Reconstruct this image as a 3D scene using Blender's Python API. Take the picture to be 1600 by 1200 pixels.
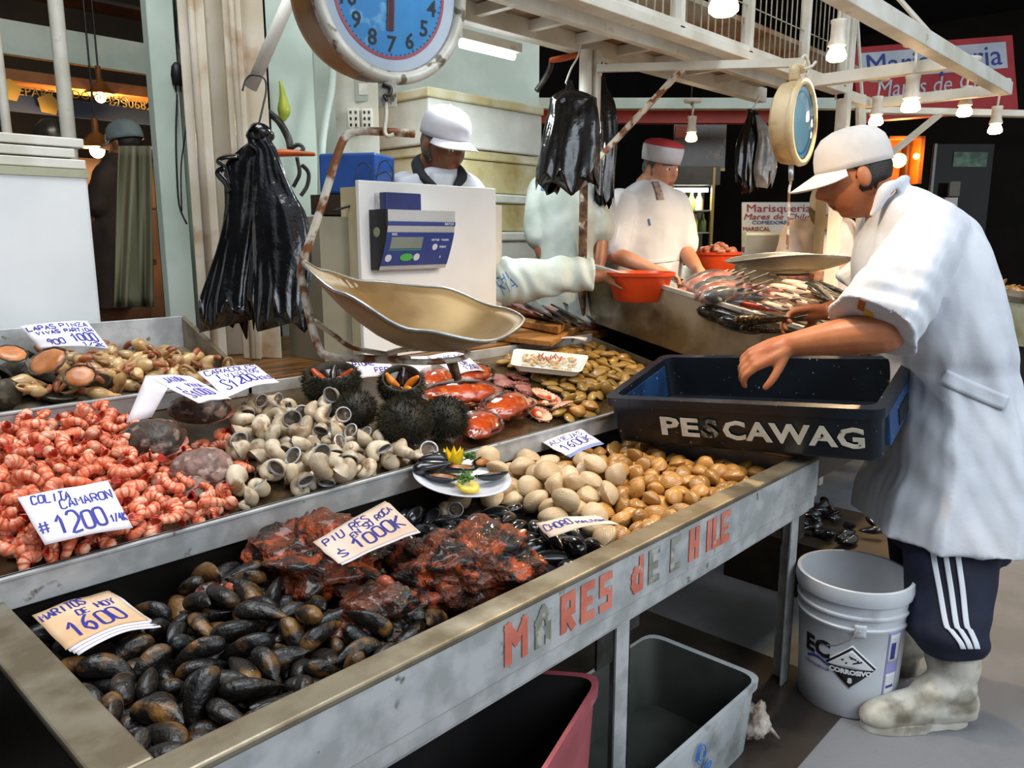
import bpy, bmesh, math, random
from mathutils import Vector, Matrix, noise, Euler, Quaternion

for o in list(bpy.data.objects):
    bpy.data.objects.remove(o)
SC = bpy.context.scene
COL = SC.collection
PI = math.pi
R = math.radians
V3 = Vector

# ------------------------------------------------------------------ camera
F = 1230.0
PITCH, YAW, CAMH = R(10.6), R(43.0), 1.35
FWD = V3((math.cos(PITCH)*math.cos(YAW), math.cos(PITCH)*math.sin(YAW), -math.sin(PITCH)))
RT = V3((math.sin(YAW), -math.cos(YAW), 0.0))
UP = RT.cross(FWD)
CAM = V3((0, 0, CAMH))
AW = V3((math.cos(YAW), math.sin(YAW), 0))      # horizontal "away" direction
ZZ = V3((0, 0, 1))
cd = bpy.data.cameras.new('camera')
cd.sensor_width = 36.0
cd.lens = F/1600*36
cd.clip_start = 0.02
cam = bpy.data.objects.new('camera', cd)
m3 = Matrix((RT, UP, -FWD)).transposed()
cam.matrix_world = Matrix.Translation(CAM) @ m3.to_4x4()
COL.objects.link(cam)
SC.camera = cam

def ray(x, y): return FWD + RT*((x-800)/F) - UP*((y-600)/F)
def at(x, y, d): return CAM + ray(x, y)*d                 # photo pixel at distance d
def onY(x, y, Y): r = ray(x, y); return CAM + r*(Y/r.y)
def onX(x, y, X): r = ray(x, y); return CAM + r*(X/r.x)
def onZ(x, y, z): r = ray(x, y); return CAM + r*((z-CAMH)/r.z)
def onP(x, y, z0, y0, s):                                 # plane z = z0 + s*(Y-y0)
    r = ray(x, y)
    return CAM + r*((z0 - s*y0 - CAMH)/(r.z - s*r.y))

# ------------------------------------------------------------------ world, lights, exposure
vs = SC.view_settings
vs.view_transform = 'Standard'
vs.look = 'None'
vs.gamma = 1.0
vs.use_curve_mapping = False
vs.exposure = 0.30
W = bpy.data.worlds.new('world')
SC.world = W
W.use_nodes = True
bg = W.node_tree.nodes['Background']
bg.inputs[0].default_value = (0.80, 0.90, 1.0, 1)
bg.inputs[1].default_value = 0.5

def lamp(name, kind, loc, power, color=(1, 1, 1), size=0.1, rot=None, size_y=None, angle=None):
    l = bpy.data.lights.new(name, kind)
    l.energy = power
    l.color = color
    if kind == 'AREA':
        l.size = size
        if size_y:
            l.shape = 'RECTANGLE'; l.size_y = size_y
    elif kind == 'SUN':
        l.angle = size
    else:
        l.shadow_soft_size = size
        if kind == 'SPOT':
            l.spot_size = angle or R(120); l.spot_blend = .7
    o = bpy.data.objects.new(name, l)
    o.location = loc
    if rot: o.rotation_euler = rot
    COL.objects.link(o)
    return o
# daylight falling in from the open street side, plus an added, unseen overhead light for the trays
lamp('street_daylight', 'AREA', (1.5, -3.6, 3.6), 165, (.86, .93, 1), 5.0, (R(52), 0, 0), 2.6)
lamp('added_top_light', 'AREA', (0.6, 1.6, 4.4), 135, (.93, .97, 1), 2.6, (0, 0, 0), 2.0)

# ------------------------------------------------------------------ materials
def lin(h):
    h = h.lstrip('#')
    c = [int(h[i:i+2], 16)/255 for i in (0, 2, 4)]
    return tuple(((v/12.92) if v <= .04045 else ((v+.055)/1.055)**2.4) for v in c) + (1,)
MATS = {}
def mat(name, c1, c2=None, scale=8, rough=.5, metal=0, bump=0, bscale=None, detail=4, lo=.4, hi=.6,
        c3=None, scale3=30, lo3=.55, hi3=.68, rnd=0, emit=0, coat=0, trans=0, ior=1.45, sss=0, alpha=1, spec=None,
        wave=None, stretch=None, rough2=None):
    """principled material: c1/c2 mixed by noise, c3 as spots or stains of their own, optional bump"""
    if name in MATS: return MATS[name]
    m = bpy.data.materials.new(name); m.use_nodes = True
    nt = m.node_tree; N = nt.nodes; L = nt.links
    b = N['Principled BSDF']
    def S(k, v):
        if k in b.inputs: b.inputs[k].default_value = v
    S('Roughness', rough); S('Metallic', metal); S('IOR', ior)
    S('Coat Weight', coat); S('Coat Roughness', .08); S('Transmission Weight', trans)
    S('Subsurface Weight', sss); S('Subsurface Radius', (.02, .008, .004)); S('Alpha', alpha)
    if spec is not None: S('Specular IOR Level', spec)
    c1 = lin(c1)
    tc = N.new('ShaderNodeTexCoord'); vec = tc.outputs['Object']
    if stretch:
        mp = N.new('ShaderNodeMapping'); mp.inputs['Scale'].default_value = stretch
        L.new(vec, mp.inputs[0]); vec = mp.outputs[0]
    oi = None
    if rnd:
        oi = N.new('ShaderNodeObjectInfo')
        ad = N.new('ShaderNodeVectorMath'); ad.operation = 'ADD'
        sc = N.new('ShaderNodeMath'); sc.operation = 'MULTIPLY'; sc.inputs[1].default_value = 37.0
        L.new(oi.outputs['Random'], sc.inputs[0]); L.new(vec, ad.inputs[0]); L.new(sc.outputs[0], ad.inputs[1])
        vec = ad.outputs[0]
    def noi(s, d):
        n = N.new('ShaderNodeTexNoise'); n.inputs['Scale'].default_value = s; n.inputs['Detail'].default_value = d
        L.new(vec, n.inputs['Vector']); return n.outputs['Fac']
    def ramp(f, a, z):
        r = N.new('ShaderNodeMapRange'); r.inputs[1].default_value = a; r.inputs[2].default_value = z
        L.new(f, r.inputs[0]); return r.outputs[0]
    def mix(f, a, c):
        x = N.new('ShaderNodeMix'); x.data_type = 'RGBA'
        L.new(f, x.inputs[0])
        if isinstance(a, tuple): x.inputs[6].default_value = a
        else: L.new(a, x.inputs[6])
        if isinstance(c, tuple): x.inputs[7].default_value = c
        else: L.new(c, x.inputs[7])
        return x.outputs[2]
    out = c1; fac = None
    if c2:
        fac = ramp(noi(scale, detail), lo, hi)
        if wave:
            w = N.new('ShaderNodeTexWave'); w.inputs['Scale'].default_value = wave[0]; w.inputs['Distortion'].default_value = wave[1]
            w.wave_type = wave[2]; w.bands_direction = wave[3] if wave[2] == 'BANDS' else 'X'
            if wave[2] == 'RINGS': w.rings_direction = wave[3]
            mo = N.new('ShaderNodeMapping'); mo.inputs['Location'].default_value = wave[4] if len(wave) > 4 else (0, 0, 0)
            L.new(tc.outputs['Object'], mo.inputs[0]); L.new(mo.outputs[0], w.inputs['Vector'])
            wr_ = N.new('ShaderNodeMath'); wr_.operation = 'MULTIPLY'; wr_.inputs[1].default_value = wave[5] if len(wave) > 5 else .5
            L.new(w.outputs['Fac'], wr_.inputs[0]); wf = wr_.outputs[0]
            wa = N.new('ShaderNodeMath'); wa.operation = 'MULTIPLY_ADD'; wa.inputs[1].default_value = 1-(wave[5] if len(wave) > 5 else .5)
            L.new(fac, wa.inputs[0]); L.new(wf, wa.inputs[2]); fac = wa.outputs[0]
        out = mix(fac, c1, lin(c2))
        if rough2 is not None:
            mr = N.new('ShaderNodeMapRange'); mr.inputs[3].default_value = rough; mr.inputs[4].default_value = rough2
            L.new(fac, mr.inputs[0]); L.new(mr.outputs[0], b.inputs['Roughness'])
    if c3:
        out = mix(ramp(noi(scale3, 5), lo3, hi3), out, lin(c3))
    if rnd:
        h = N.new('ShaderNodeHueSaturation')
        mr = N.new('ShaderNodeMapRange'); mr.inputs[3].default_value = 1-rnd; mr.inputs[4].default_value = 1+rnd
        L.new(oi.outputs['Random'], mr.inputs[0]); L.new(mr.outputs[0], h.inputs['Value'])
        if isinstance(out, tuple): h.inputs['Color'].default_value = out
        else: L.new(out, h.inputs['Color'])
        out = h.outputs[0]
    if isinstance(out, tuple): b.inputs['Base Color'].default_value = out
    else: L.new(out, b.inputs['Base Color'])
    if emit:
        b.inputs['Emission Strength'].default_value = emit
        if isinstance(out, tuple): b.inputs['Emission Color'].default_value = out
        else: L.new(out, b.inputs['Emission Color'])
    if bump:
        bn = N.new('ShaderNodeBump'); bn.inputs['Strength'].default_value = bump; bn.inputs['Distance'].default_value = .01
        src = fac if (wave and fac is not None) else noi(bscale or scale*4, 5)
        L.new(src, bn.inputs['Height']); L.new(bn.outputs[0], b.inputs['Normal'])
    MATS[name] = m
    return m
def film(name, tint, a=.25, rough=.12):
    """thin clear plastic: see-through with a gloss"""
    if name in MATS: return MATS[name]
    m = bpy.data.materials.new(name); m.use_nodes = True
    nt = m.node_tree; N = nt.nodes; L = nt.links
    N.remove(N['Principled BSDF']); b = N.new('ShaderNodeBsdfGlossy'); b.inputs['Color'].default_value = lin(tint); b.inputs['Roughness'].default_value = rough
    t = N.new('ShaderNodeBsdfTransparent'); mx = N.new('ShaderNodeMixShader')
    fr = N.new('ShaderNodeFresnel'); fr.inputs[0].default_value = 1.5
    ad = N.new('ShaderNodeMath'); ad.inputs[1].default_value = a; ad.use_clamp = True
    L.new(fr.outputs[0], ad.inputs[0]); L.new(ad.outputs[0], mx.inputs[0])
    L.new(t.outputs[0], mx.inputs[1]); L.new(b.outputs[0], mx.inputs[2])
    L.new(mx.outputs[0], N['Material Output'].inputs[0])
    MATS[name] = m
    return m

STEEL = mat('brushed_steel', '#b9bbbb', '#8d8b84', 14, .34, .85, .08, 60, c3='#6d6353', scale3=9, lo3=.6, hi3=.75, rough2=.5)
STEELW = mat('worn_steel_rim', '#958b77', '#6f6450', 10, .42, .7, .06, 50, rough2=.55)
GALV = mat('galvanised_sheet', '#c4c5c4', '#a7a9a8', 16, .5, .35, .05, 40, c3='#6a675f', scale3=22, lo3=.66, hi3=.72)
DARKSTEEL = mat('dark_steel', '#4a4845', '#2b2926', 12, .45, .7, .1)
WHITEP = mat('white_paint', '#d9d6cb', '#c5c0b0', 5, .45, 0, .08, 30, c3='#8d7350', scale3=12, lo3=.66, hi3=.8)
CREAM = mat('cream_paint', '#dcd3c2', '#cbbfa8', 4, .35, 0, .08, 20, c3='#a88055', scale3=5, lo3=.58, hi3=.72)
MINT = mat('pale_green_paint', '#c9d6cb', '#b6c5b8', 3, .5, 0, .05, 20)
FOAM = mat('white_foam', '#dfe2dc', '#cfd3cb', 6, .75, 0, .15, 90)
FOAMY = mat('yellowed_foam', '#d9d6bd', '#c3b98a', 5, .75, 0, .15, 90, c3='#a08a4a', scale3=4, lo3=.58, hi3=.75)
PAPER = mat('paper_white', '#e8e2e6', '#ddd3d6', 6, .8)
PAPERP = mat('paper_peach', '#ead6c6', '#dcc0aa', 6, .8)
PAPERT = mat('paper_tan', '#e0bf9c', '#d3aa80', 6, .8)
INK = mat('blue_ink', '#2a2a88', None, rough=.6)
INK2 = mat('violet_ink', '#4b44a0', None, rough=.6)
WOOD = mat('wet_wood', '#8a5f2e', '#5c3a18', 6, .35, 0, .2, 30, stretch=(1, 6, 6), c3='#3a2513', scale3=8, lo3=.6, hi3=.75)
BOARDW = mat('cutting_board', '#b07c40', '#8d5f2b', 6, .5, 0, .15, 30, stretch=(1, 5, 5))
BLACKP = mat('black_plastic', '#0b0b0c', '#141415', 8, .16, 0, .35, 22, coat=.4)
CONCRETE = mat('concrete', '#76777a', '#6c6d6e', 5, .8, 0, .2, 90, c3='#5c5b58', scale3=1.6, lo3=.6, hi3=.85)
DARKWALL = mat('dark_wall', '#1d1815', '#120f0d', 2, .8)
DARKROOF = mat('dark_roof', '#16110f', '#0d0b0a', 2, .9)
RUST = mat('rusted_white_tube', '#cfc6b4', '#7d4a26', 26, .55, .1, .25, 60, lo=.47, hi=.58)
RUSTD = mat('rusted_dark_tube', '#6d5038', '#3a2415', 25, .6, .2, .25, 60, c3='#cfc3ac', scale3=12, lo3=.55, hi3=.62)
BLACK = mat('black_rubber', '#0c0c0d', None, rough=.5)
SKIN1 = mat('tanned_skin', '#b5744e', '#a5623f', 9, .45, sss=.08, bump=.05, bscale=120)
SKIN2 = mat('fair_skin', '#c08d72', '#b0795f', 9, .45, sss=.08)
SKIN3 = mat('dark_skin', '#8a5a40', '#7a4c34', 9, .45, sss=.05)
CLOTH = mat('white_cotton', '#cbced4', '#bec2ca', 5, .85, 0, .1, 60)
CLOTHG = mat('damp_white_cotton', '#b3bab6', '#98a19c', 5, .8, 0, .1, 40)

# ------------------------------------------------------------------ geometry builder
class G:
    def __init__(s): s.v = []; s.f = []; s.m = []
    def add(s, vs, fs, mi=0):
        o = len(s.v); s.v += [V3(p) for p in vs]
        s.f += [tuple(i+o for i in f) for f in fs]; s.m += [mi]*len(fs); return s
    def box(s, lo, hi, mi=0, mtx=None):
        x0, y0, z0 = lo; x1, y1, z1 = hi
        p = [V3(q) for q in ((x0,y0,z0),(x1,y0,z0),(x1,y1,z0),(x0,y1,z0),(x0,y0,z1),(x1,y0,z1),(x1,y1,z1),(x0,y1,z1))]
        if mtx: p = [mtx @ q for q in p]
        return s.add(p, [(0,3,2,1),(4,5,6,7),(0,1,5,4),(1,2,6,5),(2,3,7,6),(3,0,4,7)], mi)
    def hexa(s, b, t, mi=0):            # bottom 4 points, top 4 points (counter-clockwise from above)
        return s.add(list(b)+list(t), [(0,3,2,1),(4,5,6,7),(0,1,5,4),(1,2,6,5),(2,3,7,6),(3,0,4,7)], mi)
    def rings(s, rs, cap=True, mi=0, closed=True):
        n = len(rs[0]); o = len(s.v); fs = []
        vs = [p for r in rs for p in r]
        for i in range(len(rs)-1):
            for j in range(n if closed else n-1):
                k = (j+1) % n
                fs.append((i*n+j, i*n+k, (i+1)*n+k, (i+1)*n+j))
        if cap:
            fs.append(tuple(range(n-1, -1, -1))); fs.append(tuple((len(rs)-1)*n+j for j in range(n)))
        return s.add(vs, fs, mi)
    def tube(s, pts, r, n=10, cap=True, mi=0, flat=1.0):
        pts = [V3(p) for p in pts]
        if not hasattr(r, '__len__'): r = [r]*len(pts)
        rs = []; u = None
        for i, p in enumerate(pts):
            d = (pts[min(i+1, len(pts)-1)] - pts[max(i-1, 0)])
            d = d.normalized() if d.length > 1e-9 else V3((0, 0, 1))
            if u is None:
                u = d.orthogonal().normalized()
            else:
                u = u - d*u.dot(d)
                u = u.normalized() if u.length > 1e-6 else d.orthogonal().normalized()
            w = d.cross(u)
            rs.append([p + u*(r[i]*math.cos(2*PI*j/n)) + w*(r[i]*flat*math.sin(2*PI*j/n)) for j in range(n)])
        return s.rings(rs, cap, mi)
    def limb(s, pts, rad, n=14, mi=0, sub=5):    # smooth tapered limb with round ends
        pts, rad = spline(pts, rad, sub)
        d0 = (pts[0]-pts[1]).normalized(); d1 = (pts[-1]-pts[-2]).normalized()
        P = []; Q = []
        for a in (80, 55, 28): P.append(pts[0]+d0*rad[0]*math.sin(R(a))); Q.append(rad[0]*math.cos(R(a)))
        P += pts; Q += rad
        for a in (28, 55, 80): P.append(pts[-1]+d1*rad[-1]*math.sin(R(a))); Q.append(rad[-1]*math.cos(R(a)))
        return s.tube(P, Q, n, True, mi)
    def lathe(s, prof, n=24, mi=0, mtx=None, cap=False, ax=None):
        rs = []
        for r, z in prof:
            ring = [V3((r*math.cos(2*PI*j/n), r*math.sin(2*PI*j/n), z)) for j in range(n)]
            rs.append([mtx @ p for p in ring] if mtx else ring)
        return s.rings(rs, cap, mi)
    def grid(s, fn, nu, nv, mi=0):
        vs = [fn(i/nu, j/nv) for i in range(nu+1) for j in range(nv+1)]
        fs = [(i*(nv+1)+j, (i+1)*(nv+1)+j, (i+1)*(nv+1)+j+1, i*(nv+1)+j+1) for i in range(nu) for j in range(nv)]
        return s.add(vs, fs, mi)
    def ico(s, c, r, sub=2, mi=0, fn=None):
        b = bmesh.new(); bmesh.ops.create_icosphere(b, subdivisions=sub, radius=1)
        vs = []
        for v in b.verts:
            q = v.co.copy()
            if fn: q = fn(q)
            rr = r if hasattr(r, '__len__') else (r, r, r)
            vs.append(V3(c)+V3((q.x*rr[0], q.y*rr[1], q.z*rr[2])))
        fs = [tuple(v.index for v in f.verts) for f in b.faces]; b.free()
        return s.add(vs, fs, mi)
    def join(s, g, mtx=None, mi=None):
        o = len(s.v); s.v += [(mtx @ p) if mtx else p.copy() for p in g.v]
        s.f += [tuple(i+o for i in f) for f in g.f]; s.m += (g.m if mi is None else [mi]*len(g.f)); return s
    def mesh(s, name, mats, smooth=True, auto=None):
        me = bpy.data.meshes.new(name)
        me.from_pydata([tuple(p) for p in s.v], [], s.f)
        for m in (mats if isinstance(mats, (list, tuple)) else [mats]): me.materials.append(m)
        me.polygons.foreach_set('material_index', s.m)
        b = bmesh.new(); b.from_mesh(me); bmesh.ops.recalc_face_normals(b, faces=b.faces); b.to_mesh(me); b.free()
        me.polygons.foreach_set('use_smooth', [bool(smooth)]*len(me.polygons))
        if smooth and auto:
            try: me.set_sharp_from_angle(angle=R(auto))
            except Exception: pass
        me.update()
        return me
    def build(s, name, mats, parent=None, smooth=False, auto=None, bevel=0, loc=None, solid=0):
        """link as ONE object; its origin goes to the middle of its base unless it is a part"""
        o = bpy.data.objects.new(name, None)
        if parent is not None:
            off = wloc(parent)
            s.v = [p-off for p in s.v]
        else:
            c = V3((sum(p.x for p in s.v)/len(s.v), sum(p.y for p in s.v)/len(s.v), min(p.z for p in s.v))) if loc is None else V3(loc)
            s.v = [p-c for p in s.v]
        me = s.mesh(name, mats, smooth, auto)
        bpy.data.objects.remove(o)
        o = bpy.data.objects.new(name, me); COL.objects.link(o)
        if parent is not None: o.parent = parent
        else: o.location = c
        if solid:
            md = o.modifiers.new('thickness', 'SOLIDIFY'); md.thickness = solid; md.offset = 0
        if bevel:
            md = o.modifiers.new('bevel', 'BEVEL'); md.width = bevel; md.segments = 2; md.limit_method = 'ANGLE'; md.angle_limit = R(40)
        return o
def wloc(o):
    v = V3((0, 0, 0))
    while o is not None:
        v = v + o.location; o = o.parent
    return v
def catm(a, b, c, d, t):
    return .5*((2*b) + (c-a)*t + (2*a-5*b+4*c-d)*t*t + (3*b-a-3*c+d)*t*t*t)
def spline(pts, rad=None, sub=6):
    pts = [V3(p) for p in pts]; n = len(pts); P = []; Q = []
    if rad is not None and not hasattr(rad, '__len__'): rad = [rad]*n
    for i in range(n-1):
        for k in range(sub):
            t = k/sub; I = (max(i-1, 0), i, i+1, min(i+2, n-1))
            P.append(catm(*[pts[j] for j in I], t))
            if rad: Q.append(max(catm(*[rad[j] for j in I], t), 1e-4))
    P.append(pts[-1])
    if rad: Q.append(rad[-1])
    return (P, Q) if rad is not None else P
def tag(o, label, cat, group=None, kind=None):
    o['label'] = label; o['category'] = cat
    if group: o['group'] = group
    if kind: o['kind'] = kind
    return o
def thing(name, label, cat, loc=(0, 0, 0), group=None):
    o = bpy.data.objects.new(name, None); o.empty_display_size = .05
    COL.objects.link(o); o.location = loc
    return tag(o, label, cat, group)
def struct(o): o['kind'] = 'structure'; return o
def tmesh(body, size=1, extrude=0, bold=0, shear=0, align='CENTER', space=1.0, res=2):
    c = bpy.data.curves.new('t', 'FONT'); c.body = body; c.size = size; c.extrude = extrude
    c.offset = bold; c.shear = shear; c.align_x = align; c.align_y = 'CENTER'; c.space_character = space
    c.resolution_u = res
    o = bpy.data.objects.new('t', c); COL.objects.link(o)
    dg = bpy.context.evaluated_depsgraph_get(); dg.update()
    me = bpy.data.meshes.new_from_object(o.evaluated_get(dg))
    g = G(); g.add([v.co for v in me.vertices], [tuple(p.vertices) for p in me.polygons])
    bpy.data.objects.remove(o); bpy.data.curves.remove(c); bpy.data.meshes.remove(me)
    return g
def frame(o, x, y):
    """matrix with origin o, local x and y axes along the given vectors (z = normal)"""
    x = V3(x).normalized(); z = x.cross(V3(y)).normalized(); y = z.cross(x)
    m = Matrix((x, y, z)).transposed().to_4x4(); m.translation = V3(o)
    return m
def nz(p, s=1.0, seed=0.0): return noise.noise(V3((p[0]*s+seed, p[1]*s-seed*.7, p[2]*s+seed*1.3)))
# ------------------------------------------------------------------ the setting
g = G(); g.box((-4, -4, -.1), (14, 9, 0)); struct(g.build('floor', CONCRETE))
g = G(); g.box((-4, 9, -.1), (14, 9.2, 4.8)); struct(g.build('wall_back', DARKWALL))
g = G(); g.box((14, -4, -.1), (14.2, 9.2, 4.8)); struct(g.build('wall_right', DARKWALL))
g = G(); g.box((-4.2, -4, -.1), (-4, 9.2, 4.8)); struct(g.build('wall_left', DARKWALL))
g = G()
for lo, hi in (((-4, .2, 4.6), (-.8, 9.2, 4.8)), ((2.0, .2, 4.6), (14, 9.2, 4.8)), ((-.8, .2, 4.6), (2.0, .5, 4.8)), ((-.8, 2.7, 4.6), (2.0, 9.2, 4.8))):
    g.box(lo, hi)
struct(g.build('ceiling', DARKROOF))
def plan(px, d): p = at(px, 200, d); return V3((p.x, p.y, 0))
def prism(g, pts, z0, z1, mi=0):
    return g.rings([[V3((p[0], p[1], z0)) for p in pts], [V3((p[0], p[1], z1)) for p in pts]], True, mi)

# dark brown, smoother strip of floor below the stall
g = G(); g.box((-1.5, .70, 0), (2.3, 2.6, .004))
o = g.build('trim_1', mat('dark_brown_floor', '#3d3630', '#2a2522', 3, .25, 0, .1, 30)); struct(o)

# ------------------------------------------------------------------ steel stall
S2 = .247
def z2(y): return .735 + S2*(y-1.55)
def z3(y): return .895 + S2*(y-2.15)
def z4(y): return .90 + .21*(y-1.1)
bench = thing('display_bench', 'long stainless steel fish stall bench with red letters along its front panel', 'bench', (1.25, 1.2, 0))
BX0, BX1, BY0, BY1, BZ = .27, 2.27, .87, 1.60, .715
g = G(); g.box((BX0, BY0, .588), (BX1, BY0+.014, BZ-.012)); g.build('front_panel', GALV, bench, bevel=.003)
g = G()
for lo, hi in (((BX0, BY0-.004, BZ-.014), (BX1, BY0+.052, BZ)), ((BX0, BY0+.052, BZ-.014), (BX0+.068, BY1, BZ)), ((BX1-.06, BY0+.052, BZ-.014), (BX1, BY1, BZ))):
    g.box(lo, hi)
g.build('rim', STEELW, bench, bevel=.004)
g = G(); g.box((BX0, BY0+.02, .535), (BX1, BY0+.05, .588)); g.box((BX0, BY0+.006, .552), (BX1, BY0+.02, .59)); g.build('angle_rail', GALV, bench, bevel=.002)
g = G(); g.box((BX0, BY0+.014, .25), (BX0+.012, BY1, BZ-.014)); g.build('side_panel', mat('shade_black_sheet', '#14120f', '#1d1a16', 6, .3, .3, .1), bench)  # near-black colour stands in for the shade on the bench's left side
g = G(); g.box((BX1-.03, BY0+.014, .56), (BX1-.016, BY1, BZ-.014)); g.build('side_panel', GALV, bench)
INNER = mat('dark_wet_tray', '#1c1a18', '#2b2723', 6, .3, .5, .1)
g = G()
g.hexa([(BX0+.012, BY0+.014, .596), (BX1-.03, BY0+.014, .62), (BX1-.03, BY1, .62), (BX0+.012, BY1, .596)],
       [(BX0+.012, BY0+.014, .608), (BX1-.03, BY0+.014, .63), (BX1-.03, BY1, .63), (BX0+.012, BY1, .608)])
g.box((BX0, BY1-.012, .54), (BX1, BY1, .70)); g.build('trough', INNER, bench)
def angle_leg(x, y, z1, parent, flip=1):
    g = G(); g.box((x, y, .0), (x+.052, y+.006, z1)); g.box((x if flip < 0 else x+.046, y, 0), ((x+.006) if flip < 0 else x+.052, y+.05, z1))
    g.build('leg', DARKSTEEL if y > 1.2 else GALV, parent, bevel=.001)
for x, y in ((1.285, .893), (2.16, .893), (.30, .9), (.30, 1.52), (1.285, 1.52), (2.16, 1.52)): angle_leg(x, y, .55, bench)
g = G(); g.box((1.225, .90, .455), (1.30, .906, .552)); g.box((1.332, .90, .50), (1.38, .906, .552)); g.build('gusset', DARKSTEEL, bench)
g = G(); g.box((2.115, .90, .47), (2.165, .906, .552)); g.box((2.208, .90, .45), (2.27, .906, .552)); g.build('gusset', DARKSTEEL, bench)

# red letters stuck on the front panel, some of them only as grey glue ghosts
RED = mat('red_sticker', '#cf7a66', '#bd6553', 12, .6, 0, .1, c3='#a9a59c', scale3=26, lo3=.62, hi3=.66)
GHOST = mat('glue_ghost', '#77766b', '#8c8b80', 20, .8, c3='#a9a79e', scale3=30, lo3=.5, hi3=.56)
LET = ((806, 'M', 0, 1.0), (848, 'A', 1, 1.0), (887, 'R', 0, 1), (918, 'E', 0, 1), (946, 'S', 0, 1), (996, 'd', 0, 1), (1022, 'E', 1, 1), (1056, 'C', 1, 1),
       (1085, 'H', 0, 1), (1108, 'I', 0, 1), (1121, 'L', 0, 1), (1134, 'E', 0, 1))
BAR = {'A': '00 04 26 44 40|02 42', 'd': '46 40|40 10 01 03 14 44', 'M': '00 06|06 23|23 46|46 40', 'R': '00 06 46 43 03|13 40', 'E': '46 06 00 40|03 33', 'S': '46 06 03 43 40 00', 'C': '46 06 00 40', 'H': '00 06|40 46|03 43', 'I': '20 26', 'L': '06 00 40'}
rng = random.Random(2)
for px, ch, gh, sc in LET:
    yy = 985 + (px-806)*(795-985)/(1134-806)
    p = onY(px, yy, BY0); W_, H_, t_ = (.060 if ch == 'M' else .012 if ch == 'I' else .044)*sc, .080*sc, .0085
    m = frame((p.x, BY0-.0014, .650), (1, 0, 0), (0, 0, 1)); g = G(); k = 0
    for part in BAR[ch].split('|'):
        pts = [V3(((int(q[0])/4-.5)*(W_-2*t_), (int(q[1])/6-.5)*(H_-2*t_), 0)) for q in part.split()]
        for u, v in zip(pts[:-1], pts[1:]):
            d = (v-u).normalized()*t_*.9; n_ = V3((-d.y, d.x, 0)).normalized()*t_*rng.uniform(.85, 1.1); z = V3((0, 0, .0010+.00008*k)); k += 1
            g.hexa([m @ q for q in (u-d-n_, v+d-n_, v+d+n_, u-d+n_)], [m @ (q+z) for q in (u-d-n_, v+d-n_, v+d+n_, u-d+n_)])
    g.build('sticker_ghost' if gh else 'sticker_letter', GHOST if gh else RED, bench)

# second and third tier: sloping steel trays
def tray(name, label, X0, X1, Y0, Y1, zf, lip, drop, back, right=None, mat_floor=None):
    t = thing(name, label, 'tray', ((X0+X1)/2, (Y0+Y1)/2, zf(Y0)))
    g = G(); q = .012
    g.hexa([(X0, Y0, zf(Y0)-q), (X1, Y0, zf(Y0)-q), (X1, Y1, zf(Y1)-q), (X0, Y1, zf(Y1)-q)],
           [(X0, Y0, zf(Y0)), (X1, Y0, zf(Y0)), (X1, Y1, zf(Y1)), (X0, Y1, zf(Y1))])
    g.build('tray_floor', mat_floor or STEELW, t)
    g = G(); g.box((X0, Y0-.006, zf(Y0)-drop), (X1, Y0+.004, zf(Y0)+lip)); g.box((X0, Y0-.012, zf(Y0)+lip-.008), (X1, Y0+.006, zf(Y0)+lip))
    g.build('front_lip', GALV, t, bevel=.002)
    g = G(); g.box((X0, Y1, zf(Y1)-.02), (X1, Y1+.012, zf(Y1)+back)); g.build('back_lip', GALV, t, bevel=.002)
    if right:
        g = G(); h0, h1 = right
        g.hexa([(X1-.004, Y0, zf(Y0)-q), (X1+.012, Y0, zf(Y0)-q), (X1+.012, Y1+.012, zf(Y1)-q), (X1-.004, Y1+.012, zf(Y1)-q)],
               [(X1-.004, Y0, zf(Y0)+h0), (X1+.012, Y0, zf(Y0)+h0), (X1+.012, Y1+.012, zf(Y1)+h1), (X1-.004, Y1+.012, zf(Y1)+h1)])
        g.build('side_lip', STEELW, t)
    return t
T2FLOOR = mat('wet_brown_tray', '#6d5a40', '#4a3c2a', 7, .22, .6, .08)
tray2 = tray('display_tray', 'long sloping steel tray of the second tier behind the front trough', 0.27, 2.84, 1.55, 2.15, z2, .024, .04, .035, (.022, .02), T2FLOOR)
g = G(); g.box((.27, 1.56, .55), (2.84, 1.575, .70)); g.box((.27, 1.60, .30), (2.84, 2.1, .69)); g.build('support_box', INNER, tray2)
g = G()
for x in (.35, 2.7):
    for y in (1.62, 2.06): g.box((x, y, 0), (x+.05, y+.05, .30))
g.build('support_legs', DARKSTEEL, tray2)
tray3 = tray('display_tray', 'raised upper left steel tray holding limpets and crab claws', -.3, 1.15, 2.15, 2.55, z3, .042, .012, .10, (.04, .10), STEELW)
g = G(); g.box((-.3, 2.16, .3), (1.14, 2.5, .86)); g.build('support_box', INNER, tray3)
g = G()
for x in (-.2, 1.05):
    for y in (2.2, 2.42): g.box((x, y, 0), (x+.05, y+.05, .3))
g.build('support_legs', DARKSTEEL, tray3)

# wooden counter behind the trays
cnt = thing('work_counter', 'wet wooden work counter behind the steel trays', 'counter', (2.0, 2.6, 0))
g = G(); g.box((1.165, 2.18, .885), (3.0, 3.05, .925)); g.build('worktop', WOOD, cnt, bevel=.004)
g = G(); g.box((1.2, 2.24, 0), (2.95, 3.0, .885)); g.build('base_cabinet', INNER, cnt)

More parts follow.
